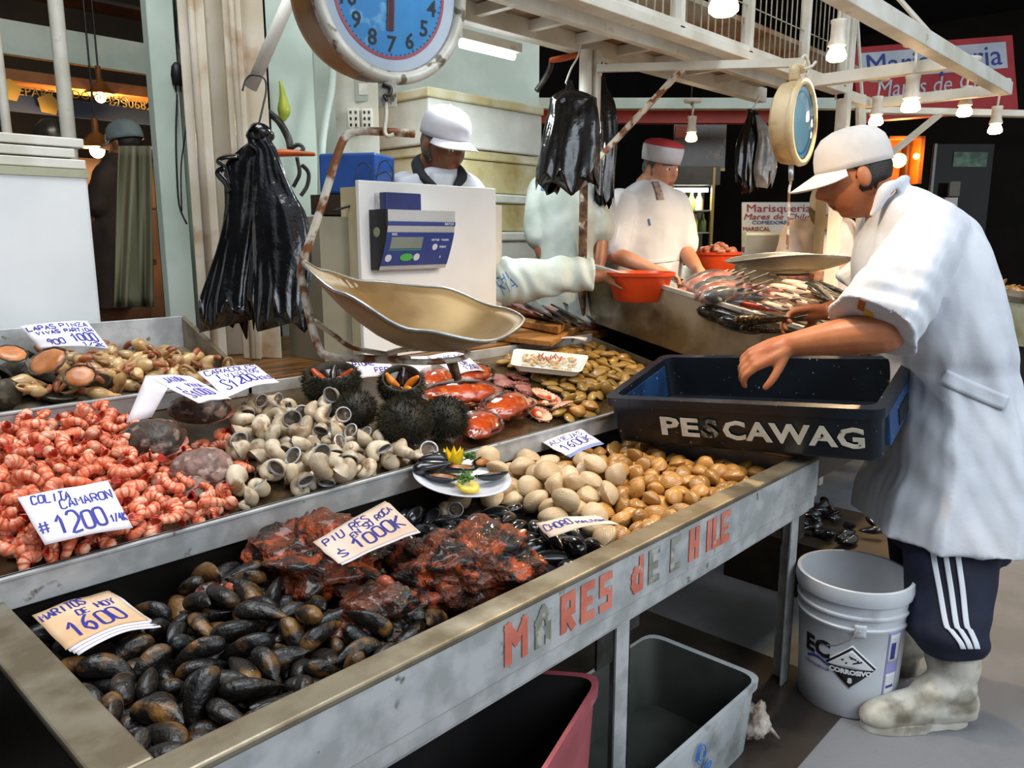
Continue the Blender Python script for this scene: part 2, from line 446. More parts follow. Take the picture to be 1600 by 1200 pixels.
# fish table with its upright steel side panel
ft = thing('fish_table', 'sloping steel fish table beyond the tall side panel', 'table', (3.75, 1.75, 0))
def slab(x0, x1, y0, y1, zf, a, b):
    g = G(); g.hexa([(x0, y0, zf(y0)+a), (x1, y0, zf(y0)+a), (x1, y1, zf(y1)+a), (x0, y1, zf(y1)+a)],
                    [(x0, y0, zf(y0)+b), (x1, y0, zf(y0)+b), (x1, y1, zf(y1)+b), (x0, y1, zf(y1)+b)]); return g
slab(2.90, 4.7, 1.1, 2.45, z4, -.02, 0).build('table_top', mat('wet_fish_tray', '#8b8272', '#5f5647', 8, .25, .6, .08), ft)
SIDE = mat('stained_side_panel', '#9a9384', '#75684f', 5, .32, .75, .06, 40, c3='#4e4434', scale3=6, lo3=.5, hi3=.7)
slab(2.875, 2.89, 1.1, 2.25, z4, -.16, .09).build('side_panel', SIDE, ft)
slab(2.868, 2.897, 1.09, 2.26, z4, .085, .10).build('panel_edge', GALV, ft)
slab(2.90, 4.7, 1.085, 1.1, z4, -.1, .05).build('front_lip', GALV, ft)
slab(3.0, 4.6, 1.2, 2.4, z4, -.55, -.02).build('support_box', INNER, ft)
g = G()
for x in (3.05, 4.5):
    for y in (1.25, 2.3): g.box((x, y, 0), (x+.06, y+.06, .45))
g.build('support_legs', DARKSTEEL, ft)
# rail on the end of the second tier
# ------------------------------------------------------------------ pillars, poles, left side
g = G()
pr = [(290, 2.62), (331, 2.60), (333, 2.72), (357, 2.74), (359, 2.64), (387, 2.62), (388, 2.66), (421, 2.64), (419, 3.0), (300, 3.0)]
prism(g, [plan(x, d) for x, d in pr], .925, 3.4)
col = thing('iron_column', 'wide cream painted column with vertical ribs behind the black bags', 'column', tuple(plan(355, 2.7))[:2]+(.925,))
g.build('shaft', CREAM, col, bevel=.004)
for x, d, r in ((311, 2.60, .012), (373, 2.62, .010)):
    p = plan(x, d); g = G(); g.tube([(p.x, p.y, .93), (p.x, p.y, 3.4)], r, 10); g.build('rib', CREAM, col, smooth=True)
g = G(); prism(g, [plan(x, d) for x, d in ((235, 2.98), (243, 2.92), (284, 2.92), (284, 3.1), (240, 3.1))], .7, 3.4)
o = g.build('post', MINT, bevel=.003); tag(o, 'narrow pale green post left of the wide cream column', 'post')
g = G(); prism(g, [plan(x, d) for x, d in ((284, 3.06), (300, 3.06), (300, 3.12), (284, 3.12))], .7, 3.4)
o = g.build('wall_panel', MINT); tag(o, 'pale green plank strip between the narrow post and the cream column', 'panel')
for px0, px1, w, lb in ((100, 100, 22, 'white painted steel pipe standing behind the white box on the left'), (4, 4, 14, 'white steel pipe at the far left edge behind the white box')):
    p = plan(px0+6, 3.6); g = G(); g.tube([(p.x, p.y, .9), (p.x, p.y, 3.4)], w/2*3.6/F, 14)
    tag(g.build('pipe', WHITEP, smooth=True, auto=50), lb, 'pipe')

# white box with three lids at the left
bt = thing('ice_chest', 'big white chest behind the upper left tray under three stacked lids', 'chest', (.4, 3.0, .75))
c = onY(137, 272, 2.64)
g = G(); g.box((-.5, 2.64, .8), (c.x, 3.2, c.z)); g.build('chest_body', mat('white_fibreglass', '#e6e7e6', '#dcdedd', 3, .4, 0, .03, 20, c3='#b79d78', scale3=5.2, lo3=.72, hi3=.74), bt, bevel=.01)
g = G(); g.box((-.5, 2.635, c.z-.012), (c.x+.001, 3.2, c.z+.012)); g.build('chest_rim', mat('grey_green_edge', '#a7a78c', '#8e8d73', 5, .6), bt)
g = G(); g.box((-.4, 2.7, .0), (c.x-.1, 3.15, .8)); g.build('plinth', INNER, bt)
for i, (dx, lb) in enumerate(((0, 'white lid board lying on the left chest, lowest of its stack'), (-.028, 'white lid board on the left chest, middle of its stack'), (0, 'white lid board on the left chest, topmost of its stack'))):
    z = c.z+.014+i*.031
    g = G(); g.box((-.5, 2.64, z), (c.x-.002+dx, 3.2, z+.027)); tag(g.build('lid_board', WHITEP, bevel=.003), lb, 'lid', 'lid boards on the left chest')

# ------------------------------------------------------------------ room behind the opening at the left
AMB = mat('amber_wood', '#7a4c1c', '#5a3412', 4, .5, 0, .1)
def ybox(name, x0, y0, x1, y1, Y, th, m, label=None, cat=None, parent=None):
    a, b = onY(x0, y0, Y), onY(x1, y1, Y)
    g = G(); g.box((min(a.x, b.x), Y, min(a.z, b.z)), (max(a.x, b.x), Y+th, max(a.z, b.z)))
    o = g.build(name, m, parent)
    if label: tag(o, label, cat)
    return o
ybox('fascia_board', -60, 18, 245, 118, 6.0, .06, MINT, 'pale green board above the opening at the left', 'board')
ybox('ceiling_beam', -60, -40, 245, 16, 6.0, .3, mat('dark_brown_beam', '#33261a', '#241a12', 4, .6), 'dark brown beam above the pale green board', 'beam')
ybox('shelf_beam', -60, 116, 245, 138, 5.8, .25, AMB, 'brown beam over the blue banner', 'beam')
bn = thing('banner', 'dark blue banner with yellow lettering in the room at the left', 'banner', onY(100, 195, 5.7))
ybox('cloth', -60, 136, 245, 196, 5.7, .03, mat('navy_banner', '#132038', '#0e1828', 4, .7), parent=bn)
YEL = mat('yellow_paint', '#8a6f28', None, rough=.7)
for tx, x, y, s in (('REPARTO', 60, 146, .075), ('DOMICILIO', 158, 153, .07), ('8730682', 205, 163, .08)):
    p = onY(x, y, 5.69); G().join(tmesh(tx, s, .001, 0), frame((p.x, 5.69, p.z), (1, 0, 0), (0, 0, 1))).build('lettering', YEL, bn)
for x, y in ((14, 141), (76, 163)):
    p = onY(x, y, 5.685); g = G(); g.lathe([(.0, 0), (.06, 0), (.07, .006), (0, .008)], 5, 0, frame(p, (1, 0, .2), (0, 0, 1))); g.build('star_mark', YEL, bn)
ybox('glass_cabinet', -60, 206, 245, 232, 6.1, .3, mat('painted_glow_cabinet', '#c98f45', '#8a5a22', 9, .5, emit=.55), 'warm lit glass cabinet under the blue banner', 'cabinet')  # warm light on the cabinet is put in as an amber glow
ybox('back_partition', -90, 232, 260, 520, 6.3, .1, mat('brown_partition', '#3b2412', '#24150b', 3, .7), 'brown partition at the back of the left room', 'partition')
for i, (x, y, w, m, lb) in enumerate(((165, 300, 30, '#c0622a', 'orange crate on the shelf'), (176, 312, 26, '#3c3f86', 'blue carton on the shelf'), (160, 394, 34, '#b0783a', 'tan carton low'))):
    p = onY(x, y, 5.2); s = w*.5*5.2/F
    g = G(); g.box((p.x-s, 5.15, p.z-.03), (p.x+s, 5.3, p.z+.05)); tag(g.build('carton', mat('carton_%d' % i, m)), lb+' behind the white chest in the left room', 'carton')
ybox('shelf', 120, 322, 245, 328, 5.1, .35, AMB, 'brown shelf holding cartons in the left room', 'shelf')
ybox('shelf', 120, 408, 245, 414, 5.0, .35, AMB, 'low brown shelf in the left room', 'shelf')

# cable with plug hanging beside the cream column
pg = thing('power_cable', 'thin black cable with hanging plug between the two posts', 'cable', at(276, 130, 2.9))
pts = [at(x, y, 2.90) for x, y in ((272, -40), (273, 20), (275, 60), (276, 100), (277, 140), (275, 200), (276, 260), (280, 320), (292, 350))]
g = G(); g.tube(spline(pts, None, 4), .0035, 6); g.build('cord', BLACK, pg, smooth=True)
pts = [at(x, y, 2.89) for x, y in ((277, -40), (276, 40), (279, 70), (288, 100), (291, 190), (283, 260), (284, 330))]
g = G(); g.tube(spline(pts, None, 4), .0025, 6); g.build('cord', BLACK, pg, smooth=True)
p = at(277, 118, 2.885)
g = G(); g.tube([p+ZZ*.045, p+ZZ*.03, p, p-ZZ*.035], [.008, .02, .024, .02], 8); g.build('plug', BLACK, pg, smooth=True)
g = G(); 
for d in (-.009, .009): g.tube([p-ZZ*.034+RT*d, p-ZZ*.058+RT*d], .003, 6)
g.build('plug_pin', DARKSTEEL, pg)

# ------------------------------------------------------------------ gallery over the stall
gal = thing('gallery', 'white steel gallery with wire mesh railing above the stall', 'gallery', (3.0, 2.0, 2.1))
GX0, GX1 = 1.4, 4.20
g = G(); g.box((GX0, 2.24, 2.135), (4.62, 2.30, 2.215)); g.build('back_beam', WHITEP, gal, bevel=.003)
g = G(); g.box((GX0, 1.93, 2.12), (GX1, 1.97, 2.20)); g.build('middle_beam', WHITEP, gal, bevel=.003)
g = G(); g.box((GX0, 1.61, 2.06), (GX1, 1.68, 2.098)); g.build('front_beam', WHITEP, gal, bevel=.003)
g = G(); g.box((GX0, 1.64, 2.205), (GX1+.3, 2.28, 2.225)); g.build('soffit', mat('rusty_soffit', '#a39c8c', '#8b7b62', 3, .7, 0, .1, c3='#7a4a28', scale3=3.5, lo3=.55, hi3=.68), gal)
for i in range(9):
    x = 1.6+i*.3; g = G(); g.box((x, 1.97, 2.16), (x+.03, 2.24, 2.2)); g.build('cross_bar', WHITEP, gal)
g = G()
for z in (2.098, 3.2): g.box((GX0, 1.615, z), (GX1, 1.645, z+.016))
g.build('rail', WHITEP, gal)
def gx(px, py): return onY(px, py, 1.63).x
posts = [1.9, gx(1060, 30), gx(1168, 60), gx(1257, 70), 4.17]
for x in posts:
    g = G(); g.box((x-.014, 1.61, 2.09), (x+.014, 1.65, 3.2)); g.build('railing_post', WHITEP, gal)
for a, b in zip(posts[:-1], posts[1:]):
    g = G(); n = max(2, int((b-a)/.05))
    for i in range(1, n):
        x = a+(b-a)*i/n; g.box((x-.002, 1.628, 2.1), (x+.002, 1.632, 3.2))
    for i in range(1, 7):
        z = 2.1+i*.17; g.box((a, 1.628, z-.002), (b, 1.632, z+.002))
    g.build('wire_mesh', mat('wire', '#b5ac98', '#8f8674', 9, .5, .3), gal)
g = G(); g.box((GX0, 1.9, 2.9), (GX1, 2.0, 3.3)); g.build('duct', mat('grey_duct', '#5b5852', '#4a4742', 3, .7), gal)
# white lamp tube under the gallery
fl = thing('strip_light', 'white fluorescent strip light under the gallery', 'lamp', (2.39, 2.36, 2.09))
g = G(); g.box((2.22, 2.33, 2.10), (2.56, 2.39, 2.135)); g.build('housing', WHITEP, fl)
g = G(); g.tube([(2.24, 2.36, 2.085), (2.54, 2.36, 2.085)], .014, 10); g.build('tube', mat('cool_tube', '#eef6ff', None, emit=9), fl, smooth=True)
lamp('strip_light_glow', 'AREA', (2.39, 2.36, 2.06), 8, (.90, .97, .95), .3, (0, 0, 0), .05)

# pole carrying the gallery, with the arm of the second scale
po = thing('support_pole', 'slim pole, white above and rusty below, between the two rear vendors', 'pole', (2.85, 2.21, .93))
b = onX(912, 300, 2.85)
PX, PY = 2.85, b.y
g = G(); g.tube([(PX, PY, 1.62), (PX, PY, 2.14)], .028, 14); g.build('upper_pole', WHITEP, po, smooth=True, auto=50)
g = G(); g.tube([(PX, PY, .93), (PX, PY, 1.62)], .019, 14); g.build('lower_pole', RUSTD, po, smooth=True, auto=50)
q = onX(932, 120, 2.89); g = G(); g.tube([(q.x, q.y, 1.65), (q.x, q.y, 2.14)], .02, 12); g.build('side_pipe', WHITEP, po, smooth=True, auto=50)
q = onX(915, 262, 2.85); g = G(); g.tube([(PX, PY, q.z-.03), (PX, PY, q.z+.03)], .030, 12); g.build('clamp', RUST, po, smooth=True, auto=50)
A0, A1 = onX(935, 107, 2.87), at(1257, 98, 2.9)
arm = thing('steel_bracket', 'white steel arm reaching out over the fish table to the small scale', 'arm', A0)
g = G(); g.tube([A0, A1], .021, 4); g.build('bar', WHITEP, arm)
g = G(); g.tube([A0+(A1-A0)*.46, onX(933, 250, 2.86)], .015, 4); g.build('brace', RUST, arm)

# ------------------------------------------------------------------ lamp gantry at the right
ga = thing('lamp_gantry', 'white steel gantry frame carrying spot lamps at the upper right', 'gantry', (4.2, 1.4, .5))
GY = 1.0
e0, e1 = onY(1330, -6, GY), onY(1571, 142, GY)
GZ = .5*(e0.z+e1.z)
g = G(); g.box((1.9, GY-.03, GZ-.03), (e1.x, GY+.03, GZ+.03)); g.build('long_beam', WHITEP, ga, bevel=.003)
for x, nm in ((e1.x, 'end_beam'), (onY(1497, 112, GY).x, 'cross_beam')):
    g = G(); g.box((x-.025, GY, GZ-.025), (x+.025, 1.66, GZ+.025)); g.build(nm, WHITEP, ga, bevel=.002)
g = G(); g.box((4.2, 1.62, GZ-.025), (e1.x, 1.67, GZ+.025)); g.build('rear_beam', WHITEP, ga, bevel=.002)
g = G(); g.box((4.20, 1.60, .0), (4.25, 1.66, 3.2)); g.build('post', WHITEP, ga, bevel=.002)
g = G(); g.tube([(4.24, 1.64, 2.75), (e1.x-.5, GY+.05, GZ)], .012, 6); g.tube([(4.24, 1.64, 2.7), (4.5, 1.64, GZ)], .009, 6); g.build('stay', WHITEP, ga)
ar = thing('angled_bracket', 'white angled bracket bar beyond the big man with the cap', 'bracket', at(1475, 176, 4.6))
g = G(); g.tube([at(1345, 172, 4.6), at(1640, 179, 4.6)], .025, 4); g.build('bar', WHITEP, ar)
g = G(); g.tube([at(1470, 177, 4.6), at(1390, 242, 4.6)], .02, 4); g.build('brace', WHITEP, ar)
g = G(); g.tube([at(1345, 150, 4.6), at(1345, 700, 4.6)], .03, 8); g.build('upright', WHITEP, ar)

WARM = mat('lit_bulb', '#ffd9a0', None, emit=14)
SOCK = mat('lamp_socket', '#d6cfc2', '#b9ae9b', 9, .35)
def spot_lamp(x, y, d, label, power, k=1.0, top=None):
    p = at(x, y, d)                                      # bottom of the bulb
    t = thing('spot_lamp', label, 'lamp', p, 'spot lamps over the stall')
    r = .036*k
    m = Matrix.Translation(p)
    g = G(); g.lathe([(.001, 0), (r*.7, .003), (r, .012), (r*1.02, .022), (r*.85, .04), (r*.6, .055), (r*.5, .062)], 20, 0, m); g.build('bulb', WARM, t, smooth=True)
    g = G(); g.lathe([(r*.62, .050), (r*.95, .058), (r*.92, .066), (r*.75, .085), (r*.72, .135), (r*.8, .14), (r*.8, .15), (.004, .152)], 20, 0, m); g.build('socket', SOCK, t, smooth=True, auto=40)
    h = top or .075
    q = p+ZZ*(.15+h)
    g = G(); g.tube([p+ZZ*.15, p+ZZ*(.15+h*.5)+RT*.004, q], .006, 8); g.build('stem', WHITEP, t, smooth=True)
    g = G(); g.lathe([(.001, 0), (.05, .0), (.055, .012), (.05, .02), (.001, .02)], 16, 0, Matrix.Translation(q)); g.build('canopy', WHITEP, t, smooth=True, auto=40)
    lamp('spot_lamp_glow', 'SPOT', p-ZZ*.02, power, (1, .70, .38), .03, (0, 0, 0), angle=R(150))
spot_lamp(1130, 26, 1.95, 'large lit bulb at the top over the stall, half cut off by the picture edge', 24)
spot_lamp(1306, 97, 3.0, 'lit spot lamp at the corner of the wire mesh railing', 60, top=.13)
spot_lamp(1422, 176, 3.35, 'lit spot lamp in front of the red and white sign, tallest lamp on the gantry', 55, 1.05, top=.12)
spot_lamp(1506, 183, 4.05, 'lit spot lamp hanging before the right half of the sign', 20, top=.12)
spot_lamp(1554, 210, 4.4, 'lit spot lamp at the outer end of the gantry', 8, top=.12)
spot_lamp(1080, 222, 4.8, 'lit spot lamp above the vendor in the red and white cap', 14, .95, top=.08)
q_ = at(1080, 165, 4.8); g = G(); g.tube([q_, V3((q_.x, q_.y, 4.6))], .004, 6); g.build('hanging_wire', DARKSTEEL, COL.objects['spot_lamp.005'])
spot_lamp(1368, 197, 4.2, 'lit spot lamp half hidden behind the big man\'s cap', 8, top=.08)

def room_lamp(x, y, d, k, label, power):
    p = at(x, y, d); t = thing('room_lamp', label, 'lamp', p)
    g = G(); g.ico(p, .045*k, 2); g.build('bulb', WARM, t, smooth=True)
    g = G(); g.lathe([(.11*k, .02), (.05*k, .09), (.02*k, .12), (.02*k, .2)], 20, 0, Matrix.Translation(p)); g.build('lamp_shade', AMB, t, smooth=True)
    g = G(); g.tube([p+ZZ*.15, p+ZZ*2.2], .006, 6); g.build('cord', BLACK, t)
    lamp('room_lamp_glow', 'POINT', p-ZZ*.08, power, (1, .66, .32), .05)
room_lamp(157, 152, 5.3, .8, 'lit hanging lamp in front of the blue banner in the left room', 80)
room_lamp(152, 236, 5.0, 1.0, 'bright lit lamp low in the left room above the cartons', 110)
p = at(82, 212, 4.6); g = G(); g.lathe([(.001, .10), (.05, .09), (.085, .05), (.10, 0), (.09, -.06), (.001, -.07)], 24, 0, Matrix.Translation(p))
t = thing('round_scale', 'grey round dome shaped thing standing behind the white chest beside the pipe', 'dome', p); g.build('dome', mat('dull_metal_dome', '#5d574c', '#3d382f', 9, .3, .6), t, smooth=True)
g = G(); g.tube([p-ZZ*.06, V3((p.x, p.y, 0))], .04, 10); g.build('stand', DARKSTEEL, t)
# ------------------------------------------------------------------ hand lettering
STROKE = {'A': '00 26 40|12 32', 'B': '00 06 26 35 34 23 03|23 32 31 20 00', 'C': '45 36 16 05 01 10 30 41', 'D': '00 06 26 45 41 20 00', 'E': '40 00 06 46|03 33',
 'F': '00 06 46|03 33', 'G': '45 36 16 05 01 10 30 42 22', 'H': '00 06|40 46|03 43', 'I': '20 26', 'J': '01 10 20 31 36', 'K': '00 06|46 03 40', 'L': '06 00 40',
 'M': '00 06 23 46 40', 'N': '00 06 40 46', 'O': '16 05 01 10 30 41 45 36 16', 'P': '00 06 36 45 44 33 03', 'Q': '16 05 01 10 30 41 45 36 16|22 40', 'R': '00 06 36 45 44 33 03|23 40',
 'S': '45 36 16 05 04 42 41 30 10 01', 'T': '06 46|26 20', 'U': '06 01 10 30 41 46', 'V': '06 20 46', 'W': '06 10 24 30 46', 'X': '00 46|06 40', 'Y': '06 23 46|23 20', 'Z': '06 46 00 40',
 '0': '16 05 01 10 30 41 45 36 16', '1': '04 26 20', '2': '05 16 36 45 43 00 40', '4': '30 36 02 42', '5': '46 06 03 34 42 30 00', '6': '46 14 02 11 20 31 32 23 02', '7': '06 46 10',
 '8': '23 04 16 36 44 23 02 10 30 42 23', '9': '43 14 15 26 45 44 30', '/': '00 46', '$': '45 36 16 05 14 32 41 30 10 01|27 2:', '#': '10 16|30 36|02 42|04 44', '-': '03 33', '.': '20 21', '!': '26 22|20 21'}
def strokes(text, u0, v0, u1, v1, h, asp, jit=0.0, seed=1):
    """polylines (u,v) for text running from (u0,v0) to (u1,v1); h = letter height in v, asp = sheet width/height"""
    rng = random.Random(seed); n = len(text); out = []
    dx, dy = (u1-u0)*asp, v1-v0
    L = math.hypot(dx, dy); ex, ey = dx/L, dy/L
    cw = L/n
    for i, ch in enumerate(text):
        if ch == ' ' or ch not in STROKE: continue
        k = 1+rng.uniform(-jit, jit); off = rng.uniform(-jit, jit)*h*.5; sl = .12+rng.uniform(-jit, jit)*.4
        for part in STROKE[ch].split('|'):
            pts = []
            for q in part.split():
                a = (ord(q[0])-48)/4*.74*cw; b = (ord(q[1])-48)/6*h*k+off
                x = i*cw + a + sl*b; 
                pts.append((u0+(x*ex-b*ey)/asp, v0+x*ey+b*ex))
            if len(pts) > 2 or ch in '0OCSGU':
                P = spline([V3((p[0], p[1], 0)) for p in pts], None, 3) if ch in '0OCSGU25689BDPRJ$' else [V3((p[0], p[1], 0)) for p in pts]
                pts = [(p.x, p.y) for p in P]
            fin = [pts[0]]
            for a, b in zip(pts[:-1], pts[1:]):
                m = max(1, int(math.hypot((b[0]-a[0])*asp, b[1]-a[1])/.08))
                fin += [(a[0]+(b[0]-a[0])*t/m, a[1]+(b[1]-a[1])*t/m) for t in range(1, m+1)]
            out.append(fin)
    return out
def paper(name, label, cor, lines, m=None, bulge=.01, w=.004, ink=None, sheets=1, cat='price sign', curl=0, group=None, under=None):
    """a hand written sheet; cor = 3-D corners TL, TR, BR, BL; lines = (text,u0,v0,u1,v1,h)"""
    TL, TR, BR, BL = [V3(c) for c in cor]
    nrm = (TR-TL).cross(BL-TL).normalized()
    if nrm.dot(CAM-TL) < 0: nrm = -nrm
    asp = (TR-TL).length/(BL-TL).length
    def S(u, v, off=0.0):
        p = BL*(1-u)*(1-v) + BR*u*(1-v) + TR*u*v + TL*(1-u)*v
        return p + nrm*(bulge*math.sin(PI*u)*(.4+.6*(1-v)) + curl*u**4*(1-v) + .0035*noise.noise(V3((u*3, v*3, TL.x*9))) + off)
    c = S(.5, .5)
    t = thing(name, label, cat, c, group)
    for k in range(sheets):
        o_ = -.0022*k; sh = .05*k
        g = G(); g.grid(lambda u, v: S(u+sh*.5*(1 if k else 0), v-sh, o_), 14, 10); g.build('sheet', (under or PAPER) if k else (m or PAPER), t, smooth=True, solid=.0012)
    g = G()
    for j, ln in enumerate(lines):
        ww = w*(ln[6] if len(ln) > 6 else 1)/2
        for pl in strokes(*ln[:6], asp, .12, seed=j+len(name)):
            P = [S(u, v, .0012) for u, v in pl]
            if len(P) < 2: continue
            vs = []
            for i, p in enumerate(P):
                d = P[min(i+1, len(P)-1)]-P[max(i-1, 0)]
                if d.length < 1e-7: d = V3((1, 0, 0))
                sd = d.normalized().cross(nrm)*ww
                vs += [p-sd, p+sd]
            g.add(vs, [(2*i, 2*i+1, 2*i+3, 2*i+2) for i in range(len(P)-1)])
    if g.v: g.build('handwriting', ink or INK, t)
    return t
def pz(x, y, dz, s=S2, y0=1.55, z0=.735): return onP(x, y, z0+dz, y0, s)
# front trough and tray signs
paper('price_sign', 'white price sign reading COLITA CAMARON stuck in the orange prawn heap',
      [pz(27, 778, .155, .5, 1.62), pz(168, 752, .155, .5, 1.62), pz(208, 824, .13, .5, 1.62), pz(70, 852, .13, .5, 1.62)],
      [('COLITA', .10, .80, .52, .76, .16), ('CAMARON', .36, .60, .98, .64, .17), ('#', .02, .2, .16, .2, .22, 1), ('1200', .2, .12, .78, .14, .38, 1.6), ('1/4K', .80, .16, 1.0, .17, .16)], bulge=.006, w=.0033)
paper('price_sign', 'stack of tan price sheets reading MARITOS DE HOY 600 on the black mussels',
      [onZ(50, 962, .690), onZ(170, 924, .69), onZ(232, 967, .685), onZ(103, 1016, .685)],
      [('MARITOS', .04, .74, .62, .80, .17), ('DE', .40, .55, .56, .56, .15), ('HOY', .66, .58, .92, .60, .17), ('1600', .16, .08, .86, .14, .40, 1.5)], m=PAPERT, bulge=.012, w=.0035, sheets=4)
paper('price_sign', 'peach price sign reading PIURES EN SU ROCA on the red rocks',
      [onZ(489, 847, .775), onZ(602, 783, .785), onZ(652, 829, .768), onZ(529, 881, .76)],
      [('PIU RES', .06, .66, .66, .70, .20), ('EN SU ROCA', .34, .47, .98, .70, .15), ('1000K', .28, .12, .98, .22, .34, 1.5), ('$', .08, .12, .2, .14, .2)], m=PAPERP, bulge=.004, w=.0036, sheets=2)
paper('price_sign', 'peach price sign reading CHORO MALTON lying at the clams by the front rim',
      [onZ(836, 818, .72), onZ(930, 806, .72), onZ(968, 820, .715), onZ(858, 840, .705)],
      [('CHORO', .05, .38, .48, .46, .36), ('MALTON', .50, .34, .97, .36, .26)], m=PAPERP, bulge=.012, w=.0033)
paper('price_sign', 'white price sheet reading CARACOLES VIVITOS behind the snail heap',
      [pz(308, 581, .13), pz(398, 570, .13), pz(437, 598, .12), pz(352, 622, .12)],
      [('CARACOLES', .06, .78, .96, .78, .17), ('VIVITOS', .3, .56, .92, .6, .14), ('$1200', .14, .18, .74, .24, .34, 1.4), ('KILO', .76, .2, 1, .24, .18)], bulge=.01, w=.0035)
t = paper('price_sign', 'folded tent price sign standing on the dark abalone shells beside the prawns',
      [pz(228, 587, .155), pz(296, 587, .16), pz(362, 624, .155), pz(310, 630, .155)],
      [('JAIBA', .18, .70, .66, .72, .17), ('VIVA', .46, .48, .86, .50, .15), ('$1000', .14, .16, .84, .20, .24, 1.2)], bulge=.004, w=.0032, ink=INK2)
fl4 = [pz(228, 587, .155), pz(262, 606, .155), pz(237, 652, .09), pz(197, 661, .085)]
g = G(); g.grid(lambda u, v: fl4[3]*(1-u)*(1-v)+fl4[2]*u*(1-v)+fl4[1]*u*v+fl4[0]*(1-u)*v, 4, 4); g.build('folded_flap', PAPER, t, smooth=True, solid=.0012)
def p3(x, y, dz): return onP(x, y, .895+dz, 2.15, S2)
paper('price_sign', 'white price sign reading LAPAS VIVAS and PINZA 1000 in the upper left tray',
      [p3(30, 510, .15), p3(136, 502, .15), p3(170, 548, .09), p3(62, 545, .10)],
      [('LAPAS', .05, .74, .46, .76, .16), ('VIVAS', .12, .54, .46, .56, .14), ('900', .16, .12, .42, .14, .22), ('PINZA', .52, .78, .96, .80, .15), ('PARTIDA', .52, .58, .98, .62, .12), ('1000', .54, .22, .94, .24, .28, 1.4), ('1/2K', .62, .04, .96, .05, .13)], bulge=.02, w=.0036, curl=.01)
paper('price_sign', 'white price sign reading ALMEJAS 1600K above the tan clams under the ledge',
      [onZ(845, 690, .725), onZ(907, 670, .735), onZ(938, 690, .728), onZ(884, 712, .715)],
      [('ALMEJAS', .05, .62, .9, .66, .2), ('1600K', .12, .12, .96, .2, .4, 1.3)], bulge=.006, w=.0035, sheets=3, under=mat('blue_paper', '#7f8fc4', '#95a2cf', 5, .8))
paper('price_sign', 'small white price sheet tucked behind the open sea urchins',
      [pz(538, 562, .10), pz(606, 560, .10), pz(620, 586, .06), pz(560, 592, .06)], [('PIURE', .1, .6, .6, .62, .22), ('FER', .5, .2, .9, .24, .24)], bulge=.005, w=.0038)
paper('price_sign', 'blank white folded sheet beneath the big scale pan',
      [pz(622, 560, .09), pz(672, 556, .09), pz(676, 583, .055), pz(630, 590, .055)], [], bulge=.006)
paper('price_sign', 'white price sign reading SUAS beneath the big scale pan beside the bagged seafood',
      [pz(668, 556, .095), pz(722, 549, .095), pz(758, 580, .06), pz(712, 586, .055)], [('SUAS 1/2', .1, .6, .86, .64, .22), ('1 UN', .3, .3, .7, .34, .18), ('1200', .4, .08, .9, .12, .2)], bulge=.01, w=.0036)
paper('paper_scrap', 'white crumpled paper lying on the tray edge behind the foam dish',
      [onP(872, 528, .94, 2.1, S2), onP(918, 528, .955, 2.1, S2), onP(915, 533, .94, 2.1, S2), onP(862, 534, .94, 2.1, S2)], [], bulge=.015, cat='paper')

# ------------------------------------------------------------------ blue black fish crate
P0, P1 = V3((2.061, 1.457, .69)), V3((2.15, .655, .757))
CU = (P1-P0).normalized(); h_ = V3((-CU.y, CU.x, 0)); h_ = -h_ if h_.x < 0 else h_
CVv = (h_.normalized()+ZZ*.2).normalized(); CW = CU.cross(CVv).normalized(); CVv = CW.cross(CU)
CL, CDp, CH = (P1-P0).length, .42, .158
CM = Matrix((CU, CVv, CW)).transposed().to_4x4(); CM.translation = P0
crate = thing('fish_crate', 'big dark blue plastic fish crate with white lettering, tipped on the bench corner', 'crate', P0+CU*CL/2+CVv*.2)
CRM = mat('dark_blue_plastic', '#17202b', '#10161e', 7, .35, 0, .06, 40, c3='#97a0a6', scale3=75, lo3=.705, hi3=.73)
CRB = mat('scuffed_blue_plastic', '#24487a', '#1a3358', 7, .35, 0, .06, 40, c3='#b4bcc4', scale3=70, lo3=.68, hi3=.72)
def rr(x0, y0, x1, y1, z, r=.03, n=5):
    out = []
    for cx, cy, a0 in ((x1-r, y1-r, 0), (x0+r, y1-r, 90), (x0+r, y0+r, 180), (x1-r, y0+r, 270)):
        for k in range(n+1):
            a = R(a0+90*k/n); out.append(CM @ V3((cx+r*math.cos(a), cy+r*math.sin(a), z)))
    return out
fl = .018; q = .012
rs = [rr(fl*.6, fl*.6, CL-fl*.6, CDp-fl*.6, 0), rr(.002, .002, CL-.002, CDp-.002, .012), rr(-fl*.2, -fl*.2, CL+fl*.2, CDp+fl*.2, CH-.03), rr(-.012, -.012, CL+.012, CDp+.012, CH-.03), rr(-.014, -.014, CL+.014, CDp+.014, CH),
      rr(.016, .016, CL-.016, CDp-.016, CH), rr(.018, .018, CL-.018, CDp-.018, .018)]
g = G(); g.rings(rs, True); g.build('crate_body', CRM, crate, smooth=True, auto=35)
g = G()
g.box((CL-.008, .05, .03), (CL+.012, CDp-.05, CH-.028), 0, CM)
g.build('end_wall', CRB, crate, bevel=.004)
g = G(); g.box((CL+.0115, .15, .05), (CL+.0150, .27, CH-.06), 0, CM); g.build('hand_hole', BLACK, crate)
g = G(); g.box((.022, .06, .03), (.026, CDp-.06, CH-.02), 0, CM); g.build('inner_end_panel', CRB, crate)
LET2 = mat('chalky_white_paint', '#d9d4c4', '#c9c2ae', 20, .7, c3='#26303a', scale3=40, lo3=.66, hi3=.7)
FADE = mat('faded_white_paint', '#8f8a70', '#4a4b42', 25, .7, c3='#1b242e', scale3=30, lo3=.48, hi3=.52)
